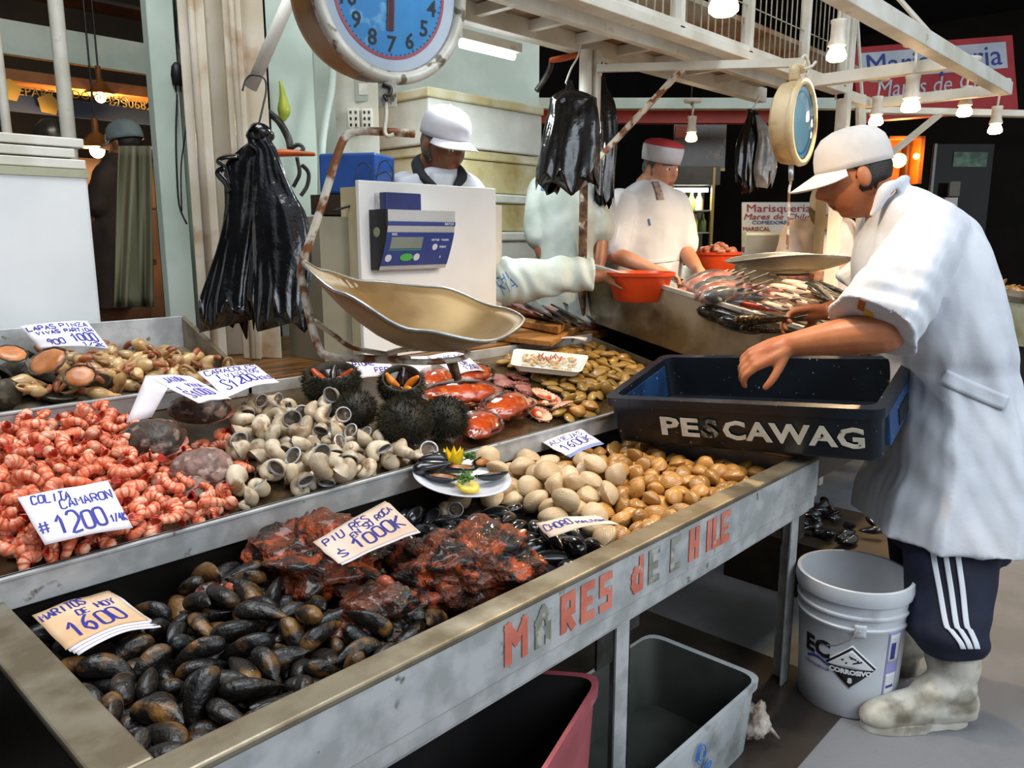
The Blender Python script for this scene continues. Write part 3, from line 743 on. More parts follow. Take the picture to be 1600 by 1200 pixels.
for ch, a, b, m in (('PE', .175, .30, LET2), ('S', .305, .36, FADE), ('CAWAG', .375, .768, LET2)):
    tg = tmesh(ch, .085, .0012, .0026, space=1.05)
    x0 = min(v.x for v in tg.v); x1 = max(v.x for v in tg.v); k = (b-a)/(x1-x0)
    # front wall flares slightly: keep the letters on its face
    mm = CM @ Matrix.Translation((a, -.0062, .067)) @ Matrix.Rotation(R(91.2), 4, 'X') @ Matrix.Diagonal((k, .95, 1, 1)) @ Matrix.Translation((-x0, 0, 0))
    G().join(tg, mm).build('faded_letter' if ch == 'S' else 'lettering', m, crate)

# ------------------------------------------------------------------ big hanging scale
sc = thing('hanging_scale', 'big hanging dial scale with a blue face and rusty rim above the stall', 'scale', at(612, -15, 1.55))
dc = at(613, -14, 1.55)
nd = (CAM-dc); nd.z = 0; nd.normalize()
nd = Matrix.Rotation(R(30), 3, 'Z') @ nd; nd = (nd+V3((0, 0, -.10))).normalized()
dx = V3((0, 0, 1)).cross(nd).normalized()
DM = frame(dc, dx, nd.cross(dx))
BODY = mat('rusty_white_enamel', '#cfc6b2', '#b9a88a', 6, .4, 0, .08, 40, c3='#8a5424', scale3=10, lo3=.52, hi3=.68)
RIMM = mat('chipped_rim', '#d8d3c6', '#b9b3a2', 10, .4, .1, .1, 50, c3='#6d6250', scale3=28, lo3=.57, hi3=.63)
BACKB = mat('tan_enamel', '#b98e58', '#a3763f', 5, .4, 0, .05, 30, c3='#6b441e', scale3=8, lo3=.58, hi3=.7)
r0 = .170
g = G(); g.lathe([(.001, -.15), (r0*.80, -.15), (r0*.93, -.13), (r0*.97, -.10), (r0*.97, -.012), (r0*1.0, -.006)], 64, 0, DM); g.build('case', BACKB, sc, smooth=True, auto=40)
g = G(); g.lathe([(r0*.97, -.012), (r0*1.01, -.008), (r0*1.02, .004), (r0*.97, .014), (r0*.90, .012), (r0*.87, .002), (r0*.86, -.01)], 64, 0, DM); g.build('rim', RIMM, sc, smooth=True)
g = G(); g.lathe([(r0*.87, -.002), (r0*.80, -.006), (r0*.735, -.008)], 64, 0, DM); g.build('white_ring', mat('dial_white', '#dfe6ea', '#cfd8de', 6, .4), sc, smooth=True)
BLUE = mat('dial_blue', '#2f9fd8', '#2790cc', 12, .45, c3='#7ec3e6', scale3=30, lo3=.62, hi3=.72)
g = G(); g.lathe([(.001, -.0075), (r0*.74, -.0075)], 64, 0, DM); g.build('dial_face', BLUE, sc)
g = G(); g.lathe([(r0*.70, -.0066), (r0*.735, -.0066)], 64, 0, DM); g.build('red_ring', mat('dial_red', '#cf5a5e', '#c44a50', 14, .5), sc)
NUM = mat('dial_black', '#151b22', None, rough=.6)
g = G()
for k in range(0, 13):
    a = R(k*25.8-3)
    m = DM @ Matrix.Translation((r0*.575*math.sin(a), r0*.575*math.cos(a), -.0064)) @ Matrix.Rotation(-0*a, 4, 'Z')
    g.join(tmesh(str(k), .043, .0004, .0006), m)
    for q in range(5):
        b = a+R(25.8*q/5); r_a, r_b = r0*(.665 if q == 0 else .68), r0*.698
        s, c = math.sin(b), math.cos(b); w = .0008
        g.add([DM @ V3((s*r_a-c*w, c*r_a+s*w, -.0062)), DM @ V3((s*r_a+c*w, c*r_a-s*w, -.0062)), DM @ V3((s*r_b+c*w, c*r_b-s*w, -.0062)), DM @ V3((s*r_b-c*w, c*r_b+s*w, -.0062))], [(0, 1, 2, 3)])
g.build('dial_numbers', NUM, sc)
g = G(); g.box((-.0055, -r0*.42, -.005), (.0055, r0*.5, -.003), 0, DM); g.box((-.0075, -r0*.42, -.005), (.0075, -r0*.05, -.003), 0, DM); g.build('needle', mat('needle_red', '#8c2a33', '#7a222a', 10, .4), sc)
g = G(); g.lathe([(.001, .0), (.011, .0), (.012, -.006)], 16, 0, DM); g.build('needle_hub', RIMM, sc, smooth=True)
g = G(); g.lathe([(.001, .012), (r0*.5, .0115), (r0*.88, .004)], 48, 0, DM); g.build('glass', film('clear_glass', '#ffffff', .0, .03), sc, smooth=True)
hk = at(605, 128, 1.585)
g = G(); g.box((-.018, -.004, -.048), (.018, .004, .002), 0, Matrix.Translation(hk) @ Matrix.Rotation(YAW-R(90), 4, 'Z')); g.build('hook_plate', RIMM, sc)
g = G(); g.tube(spline([at(x, y, 1.58) for x, y in ((598, 133), (610, 137), (609, 147), (601, 150), (605, 157))], None, 5), .004, 8); g.build('ring', DARKSTEEL, sc, smooth=True)
g = G(); g.tube(spline([at(x, y, 1.585) for x, y in ((604, 160), (603, 185), (601, 205), (606, 213), (616, 210))], None, 5), .0045, 8); g.build('hook', RUST, sc, smooth=True)
g = G(); g.tube([at(620, -140, 1.6), at(612, -400, 1.62)], .012, 8); g.build('hanger_rod', WHITEP, sc, smooth=True)
# rusty bent tube and pan 
pn = thing('scale_pan', 'large stained metal scoop pan hanging on a rusty bent tube below the blue dial scale', 'scale pan', at(670, 550, 1.62))
rp, rq = spline([at(x, y, d) for x, y, d in ((648, 209, 1.60), (600, 206, 1.60), (560, 205, 1.60), (541, 213, 1.60), (528, 240, 1.60), (500, 330, 1.61), (472, 415, 1.62), (473, 445, 1.62), (485, 500, 1.62), (498, 543, 1.62), (512, 556, 1.62), (560, 560, 1.61), (640, 563, 1.58))], .0085, 6)
g = G(); g.tube(rp, rq, 10); g.build('bent_tube', RUST, pn, smooth=True)
bc = at(668, 551, 1.63)
g = G(); g.tube([bc+RT*(.085*math.cos(R(a)))+AW*(.10*math.sin(R(a)))-ZZ*.004 for a in range(0, 361, 15)], .006, 8, False); g.build('support_ring', RUST, pn, smooth=True)
g = G(); g.tube(spline([at(492, 502, 1.64), at(520, 522, 1.70), at(552, 543, 1.74), at(620, 556, 1.73)], None, 5), .006, 8); g.build('rear_strut', RUST, pn, smooth=True)
keys = [(0, .200, .062), (45, .20, .075), (90, .20, .116), (135, .215, .132), (165, .235, .160), (180, .248, .180), (195, .235, .172), (225, .205, .128), (270, .185, .062), (315, .19, .036), (360, .200, .062)]
def key(a):
    a %= 360
    for (a0, r_0, h0), (a1, r_1, h1) in zip(keys[:-1], keys[1:]):
        if a0 <= a <= a1:
            t = (a-a0)/(a1-a0); t = t*t*(3-2*t); return r_0+(r_1-r_0)*t, h0+(h1-h0)*t
pb = bc+ZZ*.006
def panpt(rho, a):
    r_, h = key(a)
    return pb + RT*(r_*rho*math.cos(R(a))) + AW*(r_*rho*math.sin(R(a))) + ZZ*(h*rho**1.9)
g = G(); n = 72
rs = [[panpt(max(rho, .002), 360*j/n) for j in range(n)] for rho in (0, .15, .3, .45, .6, .75, .88, 1.0)]
g.rings(rs, False)
PANM = mat('stained_pan', '#9c8459', '#846a42', 5, .48, .45, .05, 30, c3='#6f5330', scale3=6, lo3=.6, hi3=.75)
g.build('pan', PANM, pn, smooth=True, solid=.003)
g = G(); g.tube([panpt(1.0, 360*j/72) for j in range(73)], .0035, 8, False); g.build('pan_rim', STEEL, pn, smooth=True)
g = G(); g.tube([bc-ZZ*.012-AW*.02+RT*.05, bc-ZZ*.05-AW*.04+RT*.065], [.012, .008], 8); g.build('pan_stud', RUSTD, pn, smooth=True)

# pipe brace above the pillar that carries the scale, and the wire hook on it
g = G(); g.tube([at(470, -40, 2.3), at(392, 138, 2.42)], .019, 12)
tag(g.build('diagonal_pipe', WHITEP, smooth=True), 'diagonal white pipe running up from the cream column to the big dial', 'pipe')
g = G(); g.tube(spline([at(x, y, 2.38) for x, y in ((379, 142), (384, 125), (394, 117), (412, 122), (416, 140), (410, 170), (402, 205))], None, 5), .003, 6)
tag(g.build('wire_hook', DARKSTEEL, smooth=True), 'bent wire hook over the diagonal pipe holding black bags', 'hook')

# ------------------------------------------------------------------ white box with the digital scale
YB = 2.22
wb = thing('white_cabinet', 'upright white box standing on the counter behind the big pan', 'box', (2.0, 2.45, .93))
a, b = onY(560, 281, YB), onY(775, 292, YB)
WBX = mat('white_laminate', '#ece9e4', '#e4e0d8', 3, .4)
g = G(); g.box((a.x, YB, .926), (b.x, YB+.02, a.z)); g.build('front_panel', WBX, wb, bevel=.003)
g = G(); g.box((a.x+.01, YB+.02, .926), (b.x-.02, YB+.12, a.z-.02)); g.build('cabinet_body', mat('cream_laminate', '#c9bd9d', '#b7a984', 4, .5), wb)
g = G(); g.box((b.x, YB+.03, .926), (onY(784, 320, YB+.03).x, YB+.11, onY(784, 320, YB).z)); g.build('side_board', CREAM, wb)
tc_ = thing('beige_box', 'low beige box left of the upright white box on the counter', 'box', onY(530, 560, 2.30))
a2, b2 = onY(498, 338, 2.30), onY(557, 340, 2.30)
g = G(); g.box((a2.x, 2.30, .926), (b2.x-.004, 2.52, a2.z)); g.build('box_body', mat('grey_beige', '#8d8671', '#7b745f', 4, .6), tc_)
g = G(); g.box((b2.x-.035, 2.290, .926), (b2.x-.004, 2.298, a2.z)); g.build('white_edge', WHITEP, tc_)

ds = thing('digital_scale', 'blue and grey digital scale display mounted on the upright white box', 'digital scale', onY(650, 380, 2.17))
def yq(x, y, Y): p = onY(x, y, Y); return V3((p.x, Y, p.z))
DSB = mat('scale_blue', '#3a4a8c', '#344482', 8, .4); DSG = mat('scale_grey', '#c6c6c4', '#bdbdba', 8, .35, .2); DSK = mat('scale_black', '#15151a', None, rough=.45)
x0, x1 = onY(603, 327, 2.135).x, onY(708, 330, 2.135).x
zt, zb = onY(603, 327, 2.135).z, onY(603, 423, 2.135).z
YT, YBm = 2.125, 2.182
def fp(u, v, off=0.0):      # front surface of the display head: u across, v down
    y = YT + (YBm-YT)*max(0, (v-.2)/.8)**1.4
    return V3((x0+(x1-x0)*u, y-off, zt+(zb-zt)*v))
g = G(); n = 12
g.rings([[fp(u, v) for v in [i/n for i in range(n+1)]] + [V3((x0+(x1-x0)*u, YB-.004, zb)), V3((x0+(x1-x0)*u, YB-.004, zt))] for u in (0, 1)], True)
g.build('display_housing', DSG, ds)
def panel(name, u0, v0, u1, v1, m, off=.001, n=6):
    g = G(); g.grid(lambda u, v: fp(u0+(u1-u0)*u, v0+(v1-v0)*v, off), 2, n); return g.build(name, m, ds, solid=.001)
panel('blue_front', .0, .37, 1.0, .93, DSB); panel('blue_stripe', 0, .19, 1, .26, DSB)
panel('display_screen', .07, .45, .53, .64, mat('lcd_grey', '#8d9389', '#848a80', 8, .3), .002)
panel('green_line', .06, .655, .53, .672, mat('green_mark', '#3f9a62', None, rough=.5), .002)
KW = mat('key_white', '#d6d8de', None, rough=.5); KG = mat('key_green', '#58b356', None, rough=.5)
def key_(u, v, ru, rv, m, name):
    g = G(); c = fp(u, v, .002); n = 20
    ring = [fp(u+ru*math.cos(2*PI*k/n)*(1 if abs(math.cos(2*PI*k/n)) > .0 else 1), v+rv*math.sin(2*PI*k/n), .0022) for k in range(n)]
    ring2 = [p-V3((0, .002, 0)) for p in ring]
    g.rings([ring, ring2], True); g.build(name, m, ds)
key_(.075, .80, .045, .062, KW, 'key'); key_(.335, .79, .095, .065, KG, 'green_key'); key_(.485, .79, .045, .062, KW, 'key'); key_(.73, .62, .038, .055, KW, 'key')
g = G()
for tx, u, v, s in (('3002', .10, .405, .012), ('METTLER', .72, .50, .009), ('TOLEDO', .87, .50, .009), ('PRINT', .86, .62, .012), ('3', .85, .79, .016), ('BATCH', .90, .225, .013)):
    g.join(tmesh(tx, s, .0003, .0002), frame(fp(u, v, .0026), (1, 0, 0), (0, 0, 1)))
g.build('lettering', KW, ds)
g = G(); g.rings([[V3((x0-.001, fp(0, v).y, fp(0, v).z)) for v in (0, .25, .5, .75, 1)] + [V3((x0-.001, YB-.004, zb)), V3((x0-.001, YB-.004, zt))],
                  [V3((x0-.008, fp(0, v).y, fp(0, v).z)) for v in (0, .25, .5, .75, 1)] + [V3((x0-.008, YB-.004, zb)), V3((x0-.008, YB-.004, zt))]], True)
g.build('side_cheek', DSK, ds)
g = G(); g.lathe([(.0, .002), (.016, .002), (.017, 0)], 20, 0, frame((x0-.008, 2.178, zt-.075), (0, 0, 1), (0, 1, 0))); g.build('cheek_knob', mat('knob_olive', '#8a8d70', None, rough=.5), ds)
xa, xb = onY(600, 300, 2.155).x, onY(655, 300, 2.155).x; za, zc = onY(600, 300, 2.155).z, onY(600, 326, 2.155).z
g = G(); g.box((xa, 2.145, zc-.004), (xb, 2.182, za)); g.build('bracket', mat('bracket_blue', '#2d3670', '#262e62', 8, .4), ds, bevel=.003)
g = G(); g.rings([[V3((xa+.01, 2.182, zc)), V3((xa+.01, 2.218, zc)), V3((xa+.01, 2.218, za))], [V3((xb, 2.182, zc)), V3((xb+.04, 2.218, zc)), V3((xb, 2.218, za))]], True); g.build('bracket_wedge', DSG, ds)
g = G(); g.tube(spline([at(590, 333, 2.72), at(575, 322, 2.72), at(555, 320, 2.70), at(520, 330, 2.68)], None, 5), .004, 6); g.build('cord', BLACK, ds, smooth=True)

# ------------------------------------------------------------------ stack of foam boxes, blue box, wall with sockets
cx = plan(670, 3.6); XR = onY(847, 200, cx.y).x
levels = [onY(670, y, cx.y).z for y in (424, 362, 297, 226, 135)]
labs = ['white foam box with grey stains, lowest of the stack behind the bent vendor', 'streaky yellowed foam box, second from the bottom of the stack', 'yellow stained foam box, second from the top of the stack', 'large white foam box on top of the stack behind the vendor in the white cap']
for i in range(4):
    z0, z1 = levels[i]+.004, levels[i+1]
    t = thing('foam_box', labs[i], 'foam box', (cx.x+.25, cx.y+.25, z0), 'stacked foam boxes')
    dxx = (.0, .012, .02, 0)[i]
    g = G(); g.box((cx.x+dxx, cx.y+dxx, z0), (XR-dxx, cx.y+.5, z1-.045)); g.build('box_body', (FOAM, FOAMY, FOAMY, FOAM)[i], t, bevel=.008)
    g = G(); g.box((cx.x-.01+dxx, cx.y-.01+dxx, z1-.045), (XR+.006-dxx, cx.y+.51, z1)); g.build('lid', (FOAM, FOAM, FOAMY, FOAMY)[i], t, bevel=.008)
ped = levels[0]
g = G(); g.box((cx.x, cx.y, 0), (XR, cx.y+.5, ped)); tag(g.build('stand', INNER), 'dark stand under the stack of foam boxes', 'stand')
pa, pb_ = plan(430, 4.9), plan(842, 4.9)
g = G(); g.rings([[V3((pa.x, pa.y, .0)), V3((pb_.x, pb_.y, .0)), V3((pb_.x, pb_.y, 2.5)), V3((pa.x, pa.y, 3.4))], [V3((pa.x+.05, pa.y+.06, 0)), V3((pb_.x+.05, pb_.y+.06, 0)), V3((pb_.x+.05, pb_.y+.06, 2.5)), V3((pa.x+.05, pa.y+.06, 3.4))]], True)
tag(g.build('partition_wall', MINT), 'pale green partition wall behind the foam boxes and the big dial', 'wall')
g = G(); prism(g, [plan(x, d) for x, d in ((424, 3.25), (493, 3.4), (495, 3.46), (424, 3.31))], .9, 3.3)
tag(g.build('panel_door', MINT, bevel=.002), 'pale green door panel beside the cream column', 'panel')
g = G(); g.tube(spline([at(x, y, 3.3) for x, y in ((520, 60), (519, 130), (510, 180), (503, 235), (502, 330), (502, 545))], None, 5), .016, 10)
tag(g.build('drain_pipe', MINT, smooth=True), 'bent pale pipe left of the wall sockets', 'pipe')
g = G(); prism(g, [plan(x, d) for x, d in ((525, 3.45), (592, 3.42), (592, 3.5), (525, 3.52))], .9, 3.3)
tag(g.build('socket_board', WHITEP, bevel=.002), 'white board carrying the sockets behind the scale tube', 'board')
for (x, y, w, h, lb) in ((566, 142, 22, 34, 'grey meter box with a white square on the board'), (553, 186, 18, 30, 'white socket plate, left one of the pair'), (574, 186, 16, 30, 'white socket plate, right one of the pair')):
    p = at(x, y, 3.41); s = 3.41/F
    m = frame(p, RT, ZZ); t = thing('socket_plate' if h < 32 else 'meter_box', lb, 'socket' if h < 32 else 'meter', p)
    g = G(); g.box((-w/2*s, -h/2*s, -.02), (w/2*s, h/2*s, .012), 0, m); g.build('plate', WHITEP if h < 32 else mat('meter_grey', '#9ba096', None, rough=.5), t, bevel=.003)
    g = G()
    if h < 32:
        for k in range(3):
            for e in (-.22, .22): g.box((e*w*s-.004, (k-1)*.026-.006, .012), (e*w*s+.004, (k-1)*.026+.006, .0135), 0, m)
    else: g.box((-.2*w*s, -.2*h*s, .012), (.42*w*s, .3*h*s, .014), 0, m)
    g.build('slots' if h < 32 else 'window', DARKSTEEL if h < 32 else WHITEP, t)
p = at(540, 272, 3.05); s = 3.05/F
g = G(); g.box((-46*s, -30*s, -.2), (50*s, 32*s, .0), 0, frame(p, (RT-AW*.25), ZZ)); tag(g.build('blue_bin', mat('royal_blue_plastic', '#1d4a94', '#183f80', 8, .4), bevel=.01), 'blue plastic bin behind the rusty scale tube', 'bin')
g = G(); g.box((-60*s, -62*s, -.2), (50*s, -31*s, .01), 0, frame(p, (RT-AW*.25), ZZ)); tag(g.build('dark_shelf', mat('dark_brown_shelf', '#2d1c12', '#1f130c', 8, .5)), 'dark brown ledge under the blue bin', 'shelf')
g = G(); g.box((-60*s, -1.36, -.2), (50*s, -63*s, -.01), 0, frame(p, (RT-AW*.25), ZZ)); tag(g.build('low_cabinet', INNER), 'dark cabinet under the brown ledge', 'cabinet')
sw = thing('hand_saw', 'orange handled tool lying across black iron hooks beside the bags', 'tool', at(460, 240, 2.7))
g = G(); g.limb([at(425, 240, 2.7), at(450, 239, 2.7), at(490, 241, 2.7)], [.014, .012, .007], 10); g.build('handle', mat('orange_handle', '#c25a24', '#a8481a', 8, .4), sw, smooth=True)
hk_ = thing('iron_hook', 'black iron hook and chain below the orange handle', 'hook', at(470, 270, 2.75))
for pl in (((430, 185), (448, 205), (452, 232)), ((455, 232), (466, 226), (474, 232), (468, 240)), ((464, 246), (468, 270), (462, 285), (458, 292)), ((472, 258), (482, 270), (480, 290), (470, 306))):
    g = G(); g.tube(spline([at(x, y, 2.73) for x, y in pl], None, 5), .007, 8); g.build('iron', DARKSTEEL, hk_, smooth=True)
g = G(); g.tube(spline([at(x, y, 2.8) for x, y in ((418, 175), (436, 190), (450, 215), (454, 232))], None, 5), .013, 8); g.build('hose', BLACK, hk_, smooth=True)
g = G(); g.limb([at(x, y, 3.22) for x, y in ((438, 128), (442, 150), (444, 172), (442, 184))], [.006, .014, .026, .016], 10)
tag(g.build('yellow_bag', mat('yellow_plastic', '#b9c447', '#a3b03a', 8, .4), smooth=True), 'small yellow green bag hanging on the pale door panel', 'bag')
wr = thing('coiled_wire', 'thin loops of wire rising behind the upright white box', 'wire', at(590, 270, 2.75))
for pl in (((556, 282), (558, 262), (568, 254), (578, 262), (579, 282)), ((588, 282), (594, 256), (606, 252), (614, 270), (612, 284)), ((586, 276), (604, 268), (612, 280))):
    g = G(); g.tube(spline([at(x, y, 2.86) for x, y in pl], None, 5), .0022, 6); g.build('wire_loop', DARKSTEEL, wr, smooth=True)
# ------------------------------------------------------------------ shapes of the seafood (each mesh made once, shared by its copies)
def bivalve(L, W, T, kind='clam', bend=0, n=16, m=14, lens=.35, gape=0):
    g = G(); rs = []
    for i in range(m+1):
        s = .5-.5*math.cos(PI*i/m)
        if kind == 'mussel':
            w = W/2*(max(math.sin(PI*s**.62), 0))**.62*(1-.10*(1-s)); t = T/2*(max(math.sin(PI*s**.55), 0))**.8
        elif kind == 'razor':
            w = W/2*(max(1-abs(2*s-1)**3.2, 0))**.5; t = T/2*(max(1-abs(2*s-1)**2.4, 0))**.7
        else:
            w = W/2*(max(1-abs(2*s-1)**2.1, 0))**.5*(1-.10*(.5-s)); t = T/2*(max(1-abs(2*s-1.06)**2.2, 0))**.75
        w = max(w, .0006); t = max(t, .0004)
        ring = []
        for j in range(n):
            a = 2*PI*j/n; c, q = math.cos(a), math.sin(a)
            z = t*q*(abs(q)**lens)
            umb = 0
            if kind == 'clam': z *= (1+.35*math.exp(-((c-.55)/.4)**2)); umb = 0
            ring.append(V3((L*(s-.5), w*c+bend*math.sin(PI*s), z)))
        rs.append(ring)
    g.rings(rs, True); return g
def snail_shell(S=1.0, seed=0):
    g = G(); rs = []; T = 2*PI*2.55; n = 14; m = 46; b = .165
    for i in range(m+1):
        th = T*i/m; k = math.exp(b*(th-T)); r = .0195*S*k
        d = .0165*S*k*1.0; zc = .040*S*(1-k)
        c = V3((d*math.cos(th), d*math.sin(th), zc))
        e = V3((math.cos(th), math.sin(th), 0))
        rs.append([c + e*(r*math.cos(2*PI*j/n)) + ZZ*(r*.98*math.sin(2*PI*j/n)) for j in range(n)])
    g.rings(rs, False)
    last = rs[-1]; c = sum(last, V3())/n; T_ = V3((-math.sin(T), math.cos(T), 0))
    g.rings([last, [c+(p-c)*.86+T_*.001 for p in last], [c+(p-c)*.80-T_*.004 for p in last]], False, 1)
    g.rings([[c+(p-c)*.80-T_*.004 for p in last], [c+(p-c)*.5-T_*.003 for p in last], [c+(p-c)*.02-T_*.001 for p in last]], True, 2)
    o = sum(g.v, V3())/len(g.v); g.v = [p-o for p in g.v]; return g
def prawn(curl=200, L=1.0, seed=0):
    g = G(); rng = random.Random(seed); rs = []; m = 21; Rr = .0185*L*200/curl; n = 10
    for i in range(m+1):
        s = i/m; a = R(-curl/2+curl*s); rad = (.0130-.0072*s**1.3)*L*(1+.20*((s*7+.001) % 1))
        if i == 0: rad *= .8
        c = V3((Rr*math.cos(a), Rr*math.sin(a), .004*math.sin(s*5)*L)); e = V3((math.cos(a), math.sin(a), 0))
        rs.append([c+e*(rad*math.cos(2*PI*j/n))+ZZ*(rad*.86*math.sin(2*PI*j/n)) for j in range(n)])
    g.rings(rs, True)
    for i in range(m):
        if i % 3 == 2:
            for j in range(n): g.m[i*n+j] = 3
    c = sum(rs[0], V3())/n; d = (rs[0][0]-rs[1][0])
    q = c+(c-sum(rs[1], V3())/n).normalized()*.004*L
    g.rings([[c+(p-c)*.92 for p in rs[0]], [q+(p-c)*.6 for p in rs[0]], [q+(p-c)*.05+(q-c)*.3 for p in rs[0]]], True, 1)
    e = sum(rs[-1], V3())/n; t = (e-sum(rs[-2], V3())/n).normalized(); sd = ZZ
    for k in (-1, -.35, .35, 1):
        dr = (t+sd*k*.55).normalized(); w = dr.cross(t.cross(sd)).normalized()*.004*L
        up_ = t.cross(sd).normalized()*.0009*L
        P = [e-t*.001, e+dr*.008*L+w, e+dr*.017*L+w*.4, e+dr*.017*L-w*.4, e+dr*.008*L-w]
        g.rings([[p-up_ for p in P], [p+up_ for p in P]], True, 2)
    for k in range(5):
        s = .12+.15*k; a = R(-curl/2+curl*s); c = V3(((Rr-.007*L)*math.cos(a), (Rr-.007*L)*math.sin(a), 0)); e2 = V3((-math.cos(a+.5), -math.sin(a+.5), 0))
        for z in (-.003, .003): g.tube([c+ZZ*z*L, c+e2*.009*L+ZZ*z*2.2*L], [.0012*L, .0004*L], 5, True, 2)
    o = sum(g.v, V3())/len(g.v); g.v = [p-o for p in g.v]; return g
def scallop(open_=True):
    """half shell with ribs, pale meat and orange roe"""
    sh, me, ro = G(), G(), G(); n = 44; Rr = .042
    def rim(a, rho):
        rib = 1+.03*math.cos(a*22)*rho
        return V3((Rr*rho*math.cos(a)*rib*1.04, Rr*rho*math.sin(a)*rib, .015*(rho**2.2)-.002+.0014*math.cos(a*22)*rho))
    rs = [[rim(2*PI*j/88, rho) for j in range(88)] for rho in (.02, .3, .55, .78, .93, 1.0)]
    sh.rings(rs, False)
    sh.rings([rs[-1]]+[[p-ZZ*.0035*(1-.3*k)-V3((p.x, p.y, 0))*.01*k for p in r] for k, r in enumerate(reversed(rs))], False)
    for s in (-1, 1): sh.add([V3((-Rr*.86, s*.002, .006)), V3((-Rr*1.02, s*.019, .008)), V3((-Rr*.72, s*.024, .009)), V3((-Rr*.86, s*.002, .003)), V3((-Rr*1.02, s*.019, .005)), V3((-Rr*.72, s*.024, .006))], [(0, 1, 2), (5, 4, 3), (0, 3, 4, 1), (1, 4, 5, 2), (2, 5, 3, 0)])
    me.ico((.002, .004, .009), (.015, .014, .0085), 2)
    ro.limb([(-.012, .018, .008), (.004, .024, .009), (.02, .014, .009), (.024, -.002, .008), (.016, -.016, .007)], [.004, .0065, .007, .006, .002], 8)
    return sh, me, ro
def limpet(flesh=True):
    sh, fl = G(), G(); n = 32
    prof = [(.002, -.022), (.012, -.0205), (.026, -.013), (.037, -.003), (.042, .003)]
    def rg(r, z): return [V3((r*1.18*math.cos(2*PI*j/n)*(1+.03*math.sin(j*2.4)), r*math.sin(2*PI*j/n)*(1+.03*math.cos(j*1.9)), z)) for j in range(n)]
    sh.rings([rg(r, z) for r, z in prof]+[rg(r*.95, z+.0025) for r, z in reversed(prof)], True)
    fl.rings([rg(.036, .001), rg(.033, .006), rg(.025, .0085), rg(.012, .0085), rg(.001, .008)], True)
    return sh, fl
def claw(seed=0):
    rng = random.Random(seed); g = G()
    g.limb([(-.040, 0, 0), (-.026, .004, .001), (-.008, .006, .003), (.010, .004, .002)], [.009, .0165, .019, .012], 12, 0)
    g.limb([(.006, .010, .002), (.022, .014, .002), (.036, .010, 0), (.045, .002, 0)], [.0095, .008, .0055, .0018], 10, 1)
    g.limb([(.006, -.007, .002), (.020, -.010, .001), (.034, -.007, 0), (.042, 0, 0)], [.0075, .0062, .0045, .0016], 10, 1)
    g.limb([(-.040, 0, 0), (-.052, -.008, .002), (-.058, -.022, .003)], [.0085, .009, .0075], 10, 2)
    return g
def rock(r, seed, sub=4, rough=.28, flat=.6, fine=.1):
    g = G()
    def fn(q):
        d = 1 + rough*noise.noise(q*1.6+V3((seed, seed*.3, 0))) + rough*.55*noise.noise(q*3.7+V3((0, seed, 1))) + fine*noise.noise(q*11+V3((seed*2, 1, 1))) + fine*.5*noise.noise(q*24)
        return q*d
    rr_ = r if hasattr(r, '__len__') else (r, r, r*flat)
    g.ico((0, 0, 0), rr_, sub, 0, fn); return g
def loco(L=.13, seed=1):
    g = G()
    def fn(q):
        d = 1+.10*noise.noise(q*2.2+V3((seed, 0, 0)))+.07*noise.noise(q*7+V3((0, seed, 0)))+.03*noise.noise(q*19)
        p = q*d; p.z = p.z*(1 if p.z > 0 else .35); return V3((p.x*(1-.12*p.x), p.y, p.z))
    g.ico((0, 0, 0), (L/2, L*.37, L*.30), 4, 0, fn)
    f = G(); f.ico((.004, 0, -L*.055), (L*.47, L*.34, L*.055), 3, 0, lambda q: q*(1+.06*noise.noise(q*5+V3((seed, 2, 0)))))
    return g, f
MUSS = mat('brown_mussel_shell', '#0e0c0a', '#17120e', 12, .40, 0, .6, 60, c3='#6e4c22', scale3=17, lo3=.53, hi3=.66, rnd=.4, coat=.12)
CHORO = mat('black_mussel_shell', '#0d0d10', '#191a1e', 12, .18, 0, .12, 50, c3='#2c2a2c', scale3=20, rnd=.3, coat=.5)
TAN = mat('tan_clam_shell', '#bd8a48', '#99692e', 10, .30, 0, .22, 50, rnd=.25, coat=.45, wave=(95, 2.0, 'RINGS', 'Z', (0, -.03, 0), .55))
PALE = mat('pale_clam_shell', '#d6bd98', '#b89a72', 9, .40, 0, .18, 50, rnd=.14, coat=.2, wave=(80, 2.5, 'RINGS', 'Z', (0, -.04, 0), .5))
OLIVE = mat('olive_shell', '#a98648', '#86652a', 12, .26, 0, .15, 60, rnd=.3, coat=.4, wave=(90, 3, 'RINGS', 'Z', (.01, -.02, 0), .4))
SNAIL = mat('snail_shell', '#cfc0a6', '#a8957b', 16, .45, 0, .2, 60, c3='#7d6142', scale3=24, lo3=.55, hi3=.66, rnd=.22, coat=.1)
NACRE = mat('snail_nacre', '#c3c5c6', '#9fa3a9', 14, .25, 0, 0, rnd=.2, coat=.3)
OPERC = mat('snail_body', '#6d5b49', '#3f372f', 40, .35, 0, .1, c3='#a59a8c', scale3=50, rnd=.4)
PRAWN = mat('cooked_prawn', '#d9714c', '#eaa584', 45, .32, 0, .15, 120, rnd=.16, c3='#bf4226', scale3=60, lo3=.60, hi3=.70, sss=.05, coat=.2)
PRAWNW = mat('prawn_meat', '#e6b9a0', '#dba284', 60, .35, sss=.1, rnd=.1)
PRAWNT = mat('prawn_tail_fan', '#c23d28', '#a82e1e', 60, .35, rnd=.2)
PRAWNB = mat('prawn_band', '#c4512f', '#d06a48', 60, .35, rnd=.15)
SCSH = mat('scallop_shell', '#d8b594', '#b98a70', 30, .5, 0, .1, rnd=.2)
SCPK = mat('pink_scallop_shell', '#a5685c', '#7f4a42', 30, .5, 0, .1, rnd=.2)
